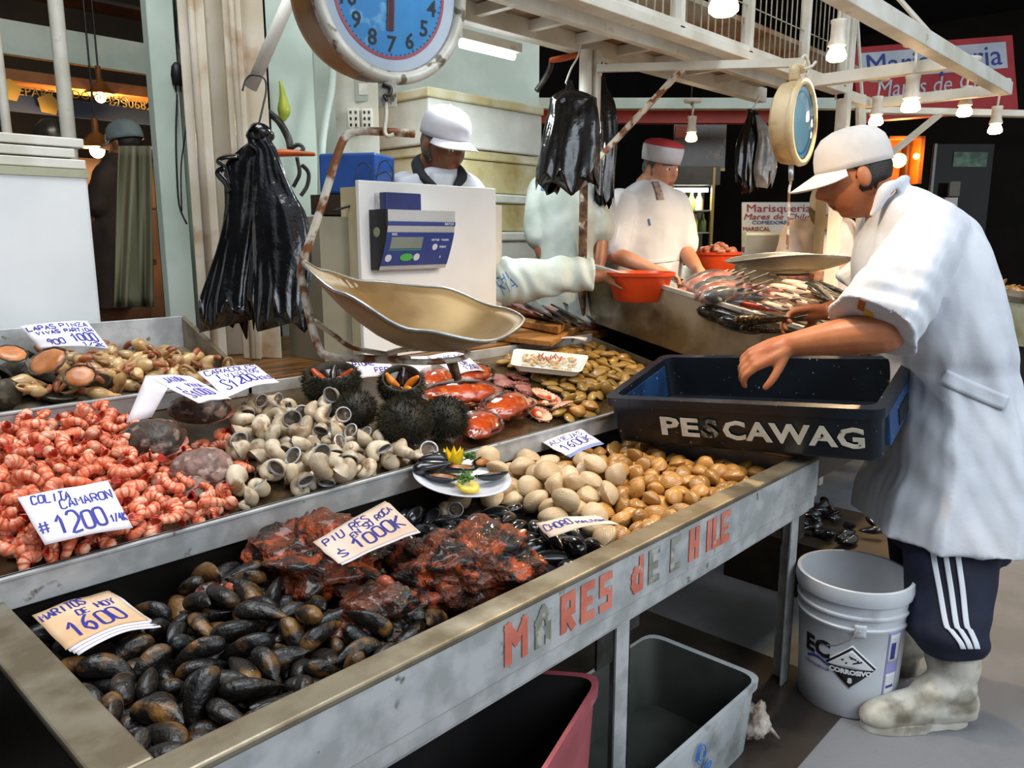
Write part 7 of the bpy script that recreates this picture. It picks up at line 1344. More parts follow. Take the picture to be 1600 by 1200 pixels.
# ------------------------------------------------------------------ black bags, bucket, tubs and other loose things
def bag_bundle(name, label, D, rows, seed, m, parts=1, thick=.35, pleat=9):
    """bundle of plastic bags hanging by their handles: rows (y, xl, xr)"""
    t = thing(name, label, 'plastic bag', at((rows[-1][1]+rows[-1][2])/2, rows[-1][0], D))
    P = spline([V3(r) for r in rows], None, 5); n = 64; rs = []
    for k, p in enumerate(P):
        v = k/(len(P)-1); c = at((p.y+p.z)/2, p.x, D); hw = (p.z-p.y)/2*D/F; ring = []
        for j in range(n):
            a = 2*PI*j/n
            f = 1+.03*math.sin(pleat*a+seed+1.6*v+2*math.sin(3*a+seed))*(.4+.6*v)+.30*noise.noise(V3((math.cos(a)*2.4, math.sin(a)*2.4, v*3+seed)))+.12*noise.noise(V3((math.cos(a)*5, math.sin(a)*5, v*9+seed)))+.07*noise.noise(V3((math.cos(a)*9, math.sin(a)*9, v*26+seed)))
            ring.append(c+RT*(hw*math.cos(a)*(.80+.20*f))+AW*(hw*thick*math.sin(a)*f)+ZZ*(.012*noise.noise(V3((a*2, v*4, seed)))+.11*noise.noise(V3((math.cos(a)*3, math.sin(a)*3, seed)))*v**6))
        rs.append(ring)
    g = G(); g.rings(rs, True); g.build('bag_body', m, t, smooth=True); return t
BP2 = mat('shiny_black_film', '#0d0d0f', '#17171a', 10, .13, 0, .6, 26, coat=.5)
b1 = bag_bundle('black_bag_bundle', 'tall bundle of black plastic bags hanging against the cream column, left part', 2.46, [(208, 390, 416), (222, 388, 420), (238, 372, 420), (262, 352, 412), (320, 352, 408), (360, 345, 404), (420, 330, 396), (470, 316, 394), (497, 312, 396)], 1.3, BLACKP, pleat=12)
for pl in (((372, 244), (350, 246), (340, 252), (352, 262), (358, 290)), ((352, 262), (340, 270), (352, 285), (358, 300))):
    g = G(); g.tube(spline([at(x, y, 2.44) for x, y in pl], None, 5), .014, 8, True, 0, .35); g.build('bag_handle', BLACKP, b1, smooth=True)
b2 = bag_bundle('black_bag_bundle', 'shiny creased black plastic bag hanging in front of the bundle, right part', 2.40, [(206, 392, 418), (222, 388, 424), (236, 400, 432), (262, 398, 442), (300, 396, 458), (340, 394, 478), (400, 396, 486), (450, 396, 484), (494, 394, 484)], 4.1, BP2, thick=.30, pleat=6)
g = G(); g.limb([at(394, 212, 2.42), at(406, 206, 2.40), at(420, 212, 2.42)], [.020, .030, .018], 7); g.build('bag_knot', BLACKP, b1, smooth=True)
b3 = bag_bundle('black_bag_bundle', 'big black plastic bag bundle hanging from the gallery before the bent vendor', 3.25, [(126, 884, 894), (140, 882, 900), (152, 862, 930), (165, 858, 934), (200, 850, 938), (250, 840, 938), (284, 836, 936)], 7.7, BLACKP, thick=.35)
b4 = bag_bundle('black_bag_bundle', 'narrow black plastic bag hanging on the pole behind the big black bundle', 3.62, [(122, 936, 946), (140, 934, 950), (165, 930, 962), (210, 932, 966), (260, 930, 962), (312, 928, 960)], 2.2, BLACKP, thick=.4)
for pl, d in ((((908, 70), (903, 88), (892, 108), (884, 130)), 3.25), (((946, 80), (944, 95), (938, 122)), 3.62), (((1186, 150), (1182, 160), (1172, 176)), 4.1)):
    g = G(); g.tube(spline([at(x, y, d) for x, y in pl], None, 5), .0045, 6); tag(g.build('wire_hook', WHITEP, smooth=True), 'white wire hook under the gallery with a black bag at pixel column %d' % pl[0][0] if False else ('white wire hook holding the big black bag bundle' if pl[0][0] == 908 else 'white wire hook holding the narrow black bag' if pl[0][0] == 946 else 'white wire hook holding the far black and clear bags'), 'hook')
b5 = bag_bundle('black_bag_bundle', 'small black plastic bag hanging under the right end of the gallery', 4.1, [(172, 1168, 1184), (186, 1166, 1188), (220, 1152, 1194), (260, 1148, 1188), (288, 1150, 1184)], 5.5, BLACKP)
b6 = bag_bundle('clear_bag_bundle', 'grey translucent plastic bag hanging beside the small black bag', 4.05, [(180, 1180, 1186), (205, 1184, 1204), (222, 1184, 1210), (260, 1178, 1214), (284, 1180, 1206)], 3.1, mat('grey_film', '#6d6b66', '#8d8a84', 12, .25, 0, .5, 30, coat=.4))
sw2 = thing('orange_handle_tool', 'orange tool handle sticking out left of the support pole under the gallery', 'tool', at(880, 92, 3.4))
g = G(); g.limb([at(862, 94, 3.4), at(880, 91, 3.4), at(902, 86, 3.4)], [.012, .014, .012], 10); g.build('handle', mat('orange_handle', '#c25a24'), sw2, smooth=True)
g = G(); g.tube(spline([at(x, y, 3.42) for x, y in ((862, 95), (858, 110), (848, 128), (838, 142))], None, 4), .012, 8); g.build('blade', DARKSTEEL, sw2, smooth=True)

# second hanging scale
s2 = thing('hanging_scale', 'small round hanging scale seen edge on under the steel bracket', 'scale', at(1240, 195, 2.9))
d2c = at(1250, 192, 2.9)
n2 = (RT*.80-AW*.60).normalized(); x2 = ZZ.cross(n2).normalized()
M2 = frame(d2c, x2, ZZ); rr2 = .150
CRE = mat('cream_enamel', '#cdb893', '#b89f74', 6, .4, 0, .08, 40, c3='#8a6a3e', scale3=9, lo3=.58, hi3=.7)
g = G(); g.lathe([(.001, -.075), (rr2*.80, -.075), (rr2*.95, -.06), (rr2*.99, -.03), (rr2*.99, .0)], 48, 0, M2); g.build('case', CRE, s2, smooth=True, auto=40)
g = G(); g.lathe([(rr2*.99, -.002), (rr2*1.04, .004), (rr2*1.02, .018), (rr2*.90, .020), (rr2*.86, .008)], 48, 0, M2); g.build('rim', CRE, s2, smooth=True)
g = G(); g.lathe([(.001, .006), (rr2*.88, .006)], 48, 0, M2); g.build('dial_face', mat('dial_pale_blue', '#a9c9cf', '#94b9c2', 6, .3), s2)
g = G(); g.lathe([(rr2*.70, .0072), (rr2*.76, .0072)], 48, 0, M2); g.build('dial_ring', mat('dial_blue', '#2f9fd8'), s2)
g = G(); g.lathe([(.001, .022), (rr2*.5, .021), (rr2*.9, .014)], 40, 0, M2); g.build('glass', film('clear_glass', '#ffffff', 0, .03), s2, smooth=True)
g = G(); g.tube(spline([d2c+ZZ*(rr2+.0)-n2*.03, d2c+ZZ*(rr2+.05)-n2*.03, A1-ZZ*.03], None, 5), [.02]*5+[.012]*5+[.008], 10); g.build('hanger', CRE, s2, smooth=True)
g = G(); g.tube(spline([A1-ZZ*.06-RT*.01, A1-ZZ*.02-RT*.02, A1+ZZ*.026, A1-ZZ*.02+RT*.02, A1-ZZ*.05+RT*.01], None, 5), .006, 8); g.build('hook', WHITEP, s2, smooth=True)
g = G(); g.tube(spline([at(x, y, 2.86) for x, y in ((1256, 108), (1268, 104), (1275, 96))], None, 4), .005, 8); g.build('lever', WHITEP, s2, smooth=True)
g = G(); g.tube([at(1236, 258, 2.9), at(1236, 282, 2.9)], .010, 8); g.build('lower_stud', STEEL, s2, smooth=True)
p2_ = thing('scale_pan', 'wide pale metal pan hanging from the small scale over the fish', 'scale pan', at(1232, 428, 2.88))
g = G(); g.tube(spline([at(x, y, 2.9) for x, y in ((1236, 284), (1233, 300), (1232, 340), (1230, 390))], None, 4), .005, 8); g.build('pan_rod', RUST, p2_, smooth=True)
pc2 = at(1233, 428, 2.88); n = 64
def pan2(rho, a):
    return pc2 + RT*(.232*rho*math.cos(R(a))) + AW*(.17*rho*math.sin(R(a))) + ZZ*((.060+.012*math.cos(R(2*a))*-1+.004*math.cos(R(a)))*rho**1.7)
g = G(); g.rings([[pan2(max(r, .003), 360*j/n) for j in range(n)] for r in (0, .2, .4, .6, .8, .92, 1)], False); g.build('pan', mat('pale_pan', '#b9ad98', '#a3967e', 5, .4, .55, .04), p2_, smooth=True, solid=.003)
g = G(); g.tube([pan2(1, 360*j/n) for j in range(n+1)], .0035, 6, False); g.build('pan_rim', STEEL, p2_, smooth=True)
g = G(); g.tube([pc2+RT*.07*math.cos(R(a))+AW*.06*math.sin(R(a))-ZZ*.001 for a in range(0, 361, 15)], .004, 8, False); g.build('support_ring', RUSTD, p2_, smooth=True)

# bucket
_b = at(1319, 1100, 2.37); bc_ = V3((_b.x, _b.y, 0)); br0, br1, bh = .134, .153, .395
bk = thing('bucket', 'white plastic bucket with CORROSIVO label beside the bench leg', 'bucket', bc_)
BKM = mat('white_bucket_plastic', '#c9cdd2', '#b9bdc3', 4, .35, 0, .03, 30, c3='#8f8f8d', scale3=6, lo3=.6, hi3=.75)
def br(z): return br0+(br1-br0)*z/bh
MB_ = Matrix.Translation(bc_)
g = G(); g.lathe([(.001, .0), (br0-.006, 0), (br0, .006)]+[(br(z), z) for z in (.1, .2, .27)]+[(br(.275)+.006, .276), (br(.282)+.006, .282), (br(.285), .286), (br(.31), .31), (br(.312)+.006, .312), (br(.318)+.006, .318), (br(.322), .322), (br(.35), .348), (br(.352)+.008, .352), (br1+.010, .372), (br1+.006, bh), (br1-.004, bh), (br1-.006, .36), (br0-.006, .008), (.001, .006)], 56, 0, MB_)
g.build('bucket_body', BKM, bk, smooth=True, auto=50)
va = math.atan2(CAM.y-bc_.y, CAM.x-bc_.x)          # side that faces the camera
def onb(a, z, off=.0015): r = br(z)+off; return bc_+V3((r*math.cos(va+a), r*math.sin(va+a), z))
def decal(name, pts_fn, m, nu=8, nv=8, off=.0012):
    g = G(); g.grid(lambda u, v: onb(*pts_fn(u, v), off), nu, nv); return g.build(name, m, bk, smooth=True, solid=.0006)
LBW = mat('label_white', '#d9dbdd', None, rough=.5); LBB = mat('label_black', '#15161a', None, rough=.5); LBU = mat('label_blue', '#3a3f8c', None, rough=.5)
dia = .060
def rot45(u, v, o, sc=1.0): x = (u-.5)*2*sc; y = (v-.5)*2*sc; return ((x-y)*.5*dia/br0*1.0+o[0], (x+y)*.5*dia+o[1])
dc_ = (.06, .165)
decal('hazard_label', lambda u, v: rot45(u, v, dc_, 1.14), LBW, off=.0010)
decal('hazard_edge', lambda u, v: rot45(u, v, dc_, 1.06), LBB, off=.0014)
def upper(u, v): x = (u-.5)*2; y = v*(1-abs(x)*.999); return (dc_[0]+x*dia/br0*.98, dc_[1]-.004+y*dia*.97)
decal('hazard_upper', upper, LBW, 16, 6, .0018)
def wrap_text(txt, size, a0, z0, m, bold=.0012, name='lettering', tilt=0, off=.0024, align='CENTER'):
    g0 = tmesh(txt, size, 0, bold, align=align); g = G(); ca, sa = math.cos(tilt), math.sin(tilt)
    # keep letters on the curved wall
    g.add([onb(a0+(v.x*ca-v.y*sa)/br(z0), z0+v.x*sa+v.y*ca, off) for v in g0.v], g0.f); return g.build(name, m, bk)
wrap_text('CORROSIVO', .0195, dc_[0], dc_[1]-.016, LBW); wrap_text('8', .022, dc_[0], dc_[1]-.042, LBW)
g = G()
for x0, y0, x1, y1 in ((-.024, .016, .004, .026), (-.014, .008, .018, .02), (-.006, .030, .012, .022), (.004, .010, .026, .018)):
    g.add([onb(dc_[0]+x/br0, dc_[1]+y, .0026) for x, y in ((x0, y0), (x1, y1), (x1, y1+.005), (x0, y0+.005))], [(0, 1, 2, 3)])
g.build('hazard_picture', LBB, bk)
wrap_text('EC', .068, -.62, .195, LBB, .003, align='CENTER'); 
decal('swoosh', lambda u, v: (-.86+.50*u, .150+.008*v+.012*math.sin(PI*u)), LBU, 12, 2)
wrap_text('CONTENEDOR', .012, -.62, .138, LBU, .0003)
decal('side_label', lambda u, v: (.74+.34*u, .06+.22*v), mat('label_lilac', '#9a9bd0', None, rough=.5), 6, 10)
decal('side_label_panel', lambda u, v: (.77+.28*u, .075+.07*v), LBW, 6, 6, .002); decal('side_label_panel', lambda u, v: (.77+.28*u, .18+.085*v), LBW, 6, 6, .002)
decal('label_mark', lambda u, v: (.81+.12*u, .19+.05*v), LBU, 4, 4, .0026); decal('label_mark', lambda u, v: (.80+.2*u, .10+.008*v), LBU, 4, 2, .0026)
hp = [onb(.16, .285, .012), onb(.02, .262, .02), onb(-.18, .235, .022), onb(-.36, .222, .018)]
g = G(); g.tube(spline(hp, None, 6), .0022, 6); g.build('bail_handle', STEEL, bk, smooth=True)
decal('handle_lug', lambda u, v: (.06+.20*u, .262+.040*v), BKM, 4, 4, .010)

# grey white tub, red bin, scraps and box under the bench
def tub(name, label, cor, h, wall, mo, mi_, flare=.03, rim=.02, cat='tub'):
    c = sum(cor, V3())/4; z1 = cor[0].z
    t = thing(name, label, cat, V3((c.x, c.y, z1-h)))
    def sq(s, z, off=0, k=5, rad=.05):
        out = []; P = [c+(p-c)*s for p in cor]
        for i in range(4):
            p = P[i]; a = (P[i-1]-p).normalized()*rad; b = (P[(i+1) % 4]-p).normalized()*rad
            for q in range(k+1):
                u = q/k; e = p+a*(1-u)**2+b*u**2; out.append(V3((e.x, e.y, z)))
        return out
    s0 = 1-flare*2.2
    g = G(); g.rings([sq(s0*.97, z1-h), sq(s0, z1-h+.01), sq(.985, z1-rim), sq(1.02, z1-rim), sq(1.025, z1), sq(.965, z1)], False); g.build('outer_wall', mo, t, smooth=True, auto=40)
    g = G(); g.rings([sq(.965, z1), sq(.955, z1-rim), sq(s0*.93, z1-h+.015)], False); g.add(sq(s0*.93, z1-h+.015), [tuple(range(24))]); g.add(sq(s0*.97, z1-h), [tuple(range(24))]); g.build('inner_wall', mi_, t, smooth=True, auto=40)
    return t
zt_ = .21
a = onZ(1190, 1058, zt_); b = onZ(1000, 1000, zt_)
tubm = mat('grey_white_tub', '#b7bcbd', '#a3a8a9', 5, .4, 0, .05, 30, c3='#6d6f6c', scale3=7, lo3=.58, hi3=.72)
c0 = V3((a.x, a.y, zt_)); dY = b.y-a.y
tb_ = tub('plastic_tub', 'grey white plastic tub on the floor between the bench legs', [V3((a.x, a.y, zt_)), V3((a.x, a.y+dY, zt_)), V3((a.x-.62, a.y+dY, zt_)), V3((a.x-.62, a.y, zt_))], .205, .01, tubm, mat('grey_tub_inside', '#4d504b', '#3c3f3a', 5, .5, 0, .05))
lg = onY(1094, 1178, a.y); 
lgm = frame((lg.x, a.y-.004, lg.z), (1, 0, 0), (0, 0, 1))
LB2 = mat('logo_blue', '#3f74b8', None, rough=.6)
g = G(); g.join(tmesh('Loofo', .042, .0005, .001, .15), lgm @ Matrix.Translation((0, -.045, 0))); g.build('logo_lettering', LB2, tb_)
g = G(); 
for rad, a0, a1 in ((.024, -40, 280), (.015, 60, 380), (.032, 100, 200)):
    g.tube([lgm @ V3((rad*math.cos(R(q))*.8, rad*math.sin(R(q)), .0)) for q in range(a0, a1, 15)], .0016, 6)
g.build('logo_swirl', LB2, tb_)
z_r = .455
A_, B_, C_ = onZ(716, 1040, z_r), onZ(940, 1056, z_r), onZ(770, 1330, z_r)
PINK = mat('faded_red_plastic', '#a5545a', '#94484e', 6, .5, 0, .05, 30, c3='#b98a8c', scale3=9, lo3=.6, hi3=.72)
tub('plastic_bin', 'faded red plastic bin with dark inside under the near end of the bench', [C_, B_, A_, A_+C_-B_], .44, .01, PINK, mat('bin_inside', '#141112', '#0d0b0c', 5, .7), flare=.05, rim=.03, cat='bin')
sp = onZ(1178, 1152, .02)
sc_ = thing('fish_scrap', 'pale fish head scrap on the floor beside the grey white tub', 'fish scrap', V3((sp.x, sp.y, .004)))
g = G(); g0 = rock((.045, .03, .05), 31, 4, .5, 1, .2); g.join(g0, Matrix.Translation(sp+ZZ*.045) @ Matrix.Rotation(.4, 4, 'Y')); g.build('head', mat('fish_scrap', '#b3a89c', '#7d6f66', 18, .45, 0, .3, c3='#8a4a44', scale3=16), sc_, smooth=True)
g = G()
for k in range(3): g.tube([sp+ZZ*.05+RT*.02, sp+RT*(.035+.012*k)-ZZ*.0-AW*.012*k+ZZ*.012], [.010, .004], 6)
g.build('fin', mat('fish_scrap', '#b3a89c'), sc_, smooth=True)
# box of black shells behind the bucket, yellow paint marks on the floor
bx = onZ(1330, 905, .16); 
bs = thing('wooden_box', 'dark wooden box of black shells on the floor behind the bucket', 'box', V3((bx.x+.28, bx.y+.05, 0)))
ax_ = V3((2.78, .92, 0)); g = G(); g.box((ax_.x, ax_.y-.12, 0), (ax_.x+.5, ax_.y+.5, .22)); g.build('box_body', mat('dark_wood_box', '#33281c', '#241b12', 6, .6, 0, .1), bs, bevel=.004)
rng = random.Random(12)
for k in range(34):
    put('choro', (ax_.x+.06+rng.random()*.38, ax_.y-.07+rng.random()*.5, .235+rng.random()*.03), Euler((rng.gauss(0, .4), rng.gauss(0, .3), rng.uniform(0, 6.28))).to_quaternion(), .85, 'black mussel in the dark box behind the bucket', 'mussel', 'black mussels in the box')
YP = mat('yellow_floor_paint', '#a8923a', '#8a7a34', 20, .8, c3='#77756f', scale3=40, lo3=.5, hi3=.55)
for (x, y), s_, lb in (((1252, 1170), .03, 'worn yellow paint mark on the floor in front of the bucket'), ((1236, 1196), .018, 'smaller yellow paint mark at the lower picture edge')):
    p = onZ(x, y, .0); g = G(); g.rings([[p+V3((s_*(1+.3*math.sin(3*a+x))*math.cos(a), s_*.8*math.sin(a), z)) for a in [2*PI*j/20 for j in range(20)]] for z in (.001, .003)], True); tag(g.build('paint_mark', YP), lb, 'paint mark')
# white kick board and beams seen under the bench
g = G(); g.box((1.75, 1.48, .0), (3.1, 1.53, .42)); tag(g.build('kick_board', mat('stained_cream_board', '#8d8060', '#6b5d40', 4, .6, c3='#3a3122', scale3=5, lo3=.5, hi3=.7)), 'stained cream board under the bench behind the legs', 'board')
# ------------------------------------------------------------------ people
def gs(x, s): return math.exp(-(x/s)**2)
def headpt(q, s=1.0, jaw=1.0):
    x, y, z = q.x*.076, q.y*.098, q.z*.120
    if z < 0:
        t = -z/.120; x *= 1-.26*t**1.4; 
        if y < 0: y *= 1-.45*t
    if y > 0: y *= 1-.06*gs(z-.05, .05)
    if y > .02:
        f = min(1, (y-.02)/.04)
        d = .026*gs(x, .013)*(gs(z+.018, .016)+.55*gs(z-.004, .016)) + .006*gs(z-.030, .012)*gs(x, .05)
        for sx in (-1, 1):
            d -= .011*gs(x-sx*.031, .016)*gs(z-.010, .013); d += .005*gs(x-sx*.044, .02)*gs(z+.026, .02)
        d += .007*gs(x, .022)*(gs(z+.053, .006)+gs(z+.066, .006)) - .004*gs(x, .02)*gs(z+.0595, .003) - .003*gs(x, .025)*gs(z+.08, .008) + .012*gs(x, .022)*gs(z+.100, .016)
        y += d*f
    x *= 1+.05*(jaw-1)*5*gs(z+.06, .04)
    return V3((x, y, z))*s
def headframe(c, fwd, up=ZZ):
    y = fwd.normalized(); x = y.cross(up).normalized(); z = x.cross(y)
    m = Matrix((x, y, z)).transposed().to_4x4(); m.translation = c; return m
def add_head(g, M_, s=1.0, jaw=1.0):
    g0 = G(); g0.ico((0, 0, 0), 1, 5, 0, lambda q: headpt(q, s, jaw)); g.join(g0, M_)
    for sx in (-1, 1):
        g0 = G(); g0.ico((sx*.079*s, -.006*s, -.004*s), (.012*s, .020*s, .033*s), 2, 0, lambda q: V3((q.x, q.y-.25*q.z*0, q.z))); g.join(g0, M_)
        g0 = G(); g0.ico((sx*.031*s, .0775*s, .009*s), .0125*s, 2); g.join(g0, M_)
def hair(M_, s, parent, m, zlow=-.055, ylim=.02, name='hair'):
    b = bmesh.new(); bmesh.ops.create_icosphere(b, subdivisions=4, radius=1)
    vs = [headpt(v.co, s*1.045)+V3((0, 0, 0)) for v in b.verts]; g = G()
    vs = [v*(1+.015*noise.noise(v*90)) for v in vs]
    fs = []
    for f in b.faces:
        c = sum((vs[v.index] for v in f.verts), V3())/3/s
        if c.y < ylim+.55*max(0, c.z-.02) and c.z > zlow-.25*c.y*(1 if c.y > -.03 else .6): fs.append(tuple(v.index for v in f.verts))
    b.free(); g.add([M_ @ v for v in vs], fs)
    return g.build(name, m, parent, smooth=True, solid=.006)
def cap(M_, s, parent, m, brim=.085, dome=1.0, mb=None, tilt=R(-8), droop=.22, zc=.028):
    K = M_ @ Matrix.Translation((0, -.004*s, zc*s)) @ Matrix.Rotation(tilt, 4, 'X')
    g = G(); n = 40; rs = []
    for r, z in ((1.0, -.008), (1.01, .012), (.985, .045), (.90, .078), (.70, .105), (.40, .120), (.02, .125)):
        rs.append([K @ V3((.086*s*r*math.cos(2*PI*j/n), .108*s*r*math.sin(2*PI*j/n), z*s*dome)) for j in range(n)])
    g.rings(rs, False); g.build('cap_crown', m, parent, smooth=True, solid=.004)
    g = G(); K2 = K
    def bp(u, v):
        a = R(20+140*u); e = V3((.087*s*math.cos(a), .109*s*math.sin(a), 0)); o = v*brim*s*(math.sin(PI*u)**.55)
        return K2 @ V3((e.x*(1+.15*v), e.y+o, .0*s-(droop*o) - .35*(e.x**2)/(.087*s)*(.3+.7*v)))
    g.grid(bp, 24, 8); g.build('cap_brim', mb or m, parent, smooth=True, solid=.004)
    g = G(); g.ico(K @ V3((0, 0, .126*s*dome)), .006*s, 2); g.build('cap_button', m, parent, smooth=True)
def hand(g, w, d, nrm, s=1.0, curl=35, side=1, spread=1.0, thumb=30):
    """w wrist, d towards the fingers, nrm the way the palm faces; side=+1: thumb on the d x nrm side"""
    d = d.normalized(); nrm = (nrm-d*nrm.dot(d)).normalized(); l = d.cross(nrm)*side
    P = lambda a, b, c: w + d*a*s + l*b*s + nrm*c*s
    for b, r in ((-.028, .0135), (-.010, .0155), (.010, .0158), (.028, .0145)):
        g.limb([P(-.01, b*.45, 0), P(.035, b*.9, -.002), P(.088, b*1.0, 0)], [.019*s, r*1.05*s, r*.85*s], 10, 0, 4)
    g.limb([P(-.02, 0, 0), P(.03, 0, 0), P(.07, 0, .002)], [.024*s, .026*s, .018*s], 12, 0, 4)
    for b, L, k in ((.030, .074, .9), (.0105, .084, 1.0), (-.010, .078, 1.05), (-.028, .060, 1.15)):
        p = P(.086, b*1.03, 0); a = R(curl*.5*k); pts = [p]; sp = b*1.6*spread
        for q, ln in enumerate((.44, .32, .24)):
            v = (d*math.cos(a) + nrm*math.sin(a) + l*sp*.6).normalized(); p = p+v*L*ln*s; pts.append(p); a += R(curl*(.85, .75, .6)[q]*k)
        g.limb(pts, [.0098*s, .0090*s, .0082*s, .0070*s], 10, 0, 4)
    a = R(thumb); p = P(.018, .026, .006); pts = [p]
    for ln, aa in ((.036, 1.0), (.030, .75), (.024, .45)):
        v = (d*math.cos(a*aa*1.3) + l*math.sin(a*aa*1.3) + nrm*.35).normalized(); p = p+v*ln*s; pts.append(p)
    g.limb(pts, [.0155*s, .0120*s, .0105*s, .0085*s], 10, 0, 4)
def remesh(g, name, mats, parent, voxel=.008, it=3, pick=None, disp=None):
    me = g.mesh('tmp', mats, False); o = bpy.data.objects.new('tmp', me); COL.objects.link(o)
    r = o.modifiers.new('r', 'REMESH'); r.mode = 'VOXEL'; r.voxel_size = voxel; r.use_smooth_shade = True
    sm = o.modifiers.new('s', 'SMOOTH'); sm.iterations = it; sm.factor = .5
    dg = bpy.context.evaluated_depsgraph_get(); dg.update()
    m2 = bpy.data.meshes.new_from_object(o.evaluated_get(dg)); bpy.data.objects.remove(o)
    m2.name = name; off = wloc(parent)
    m2.materials.clear()
    for m in (mats if isinstance(mats, (list, tuple)) else [mats]): m2.materials.append(m)
    if disp:
        ns = [v.normal.copy() for v in m2.vertices]
        for v, n in zip(m2.vertices, ns): v.co = v.co + n*disp(v.co, n)
    if pick:
        for p in m2.polygons: p.material_index = pick(p.center)
    else: m2.polygons.foreach_set('material_index', [0]*len(m2.polygons))
    m2.transform(Matrix.Translation(-off)); m2.polygons.foreach_set('use_smooth', [True]*len(m2.polygons)); m2.update()
    o = bpy.data.objects.new(name, m2); COL.objects.link(o); o.parent = parent
    return o
HAIRB = mat('dark_hair', '#20150f', '#120c09', 60, .5, bump=.3, bscale=200)
HAIRG = mat('grey_hair', '#6b6762', '#3f3b37', 60, .5, bump=.3, bscale=200)
EYEM = mat('eye_white', '#cfc4b8', None, rough=.2); IRIS = mat('eye_dark', '#1c100a', None, rough=.15); LIP = mat('lip', '#9a5442', None, rough=.45); BROW = mat('brow_hair', '#2a1c14', None, rough=.7); BROWG = mat('grey_brow', '#6a625a', None, rough=.7)
LIPD = mat('lip_dark', '#7a4030', None, rough=.45)
def face_pick(M_, s):
    I = M_.inverted()
    def f(c):
        q = (I @ c)/s
        if q.y < .04 or abs(q.z) > .13: return 0
        for sx in (-1, 1):
            dx_, dz_ = q.x-sx*.031, q.z-.009
            if q.y > .072 and (dx_/.0105)**2+(dz_/.0052)**2 < 1: return 2 if abs(dx_+.001) < .0045 else 1
            if abs(q.x-sx*.034) < .020 and abs(q.z-.0285-.12*(.02-abs(q.x-sx*.034))) < .0042: return 4
        if abs(q.x) < .024*(1-abs(q.z+.0595)/.02) and abs(q.z+.0595) < .0095 and q.y > .07: return 3
        return 0
    return f
def rowloft(rows, d, depth_scale=1.0, n=40, fold=None, fwd=0):
    """closed loft through photo rows (y, x_left, x_right, half depth) at distance d"""
    rs = []
    ys = [V3((r[0], r[1], r[2])) for r in rows]; zs = [V3((r[3], r[4] if len(r) > 4 else 0, 0)) for r in rows]
    A, B = spline(ys, None, 4), spline(zs, None, 4)
    for k, (a, b) in enumerate(zip(A, B)):
        dd = d+b.y
        l, r = at(a.y, a.x, dd), at(a.z, a.x, dd); c = (l+r)/2; hw = (r-l)/2
        ring = []
        for j in range(n):
            t = 2*PI*j/n; cs, sn = math.cos(t), math.sin(t)
            e = 2/2.5
            u, v = math.copysign(abs(cs)**e, cs), math.copysign(abs(sn)**e, sn)
            off = fold(t, k/(len(A)-1)) if fold else 0
            ring.append(c + hw*(u*(1+off)) + AW*(b.x*depth_scale*v*(1+off)))
        rs.append(ring)
    g = G(); g.rings(rs, True); return g

from mathutils.bvhtree import BVHTree
def surf(o):
    off = wloc(o); me = o.data
    return BVHTree.FromPolygons([v.co+off for v in me.vertices], [tuple(p.vertices) for p in me.polygons])
def strip(bvh, pts, hw, side, name, m, parent, lift=.002, sub=5, dirn=None, solid=.003):
    """narrow band lying on a garment: points are dropped along dirn onto its surface"""
    P = spline(pts, None, sub); vs = []; n = 4
    for p in P:
        for k in range(n+1):
            q = p+side*(hw*(2*k/n-1)); d = dirn or (q-CAM).normalized()
            h = bvh.ray_cast(q-d*.4, d, .9)
            vs.append((h[0]-d*lift) if h[0] is not None else q)
    fs = [(i*(n+1)+k, i*(n+1)+k+1, (i+1)*(n+1)+k+1, (i+1)*(n+1)+k) for i in range(len(P)-1) for k in range(n)]
    g = G(); g.add(vs, fs); return g.build(name, m, parent, smooth=True, solid=solid)

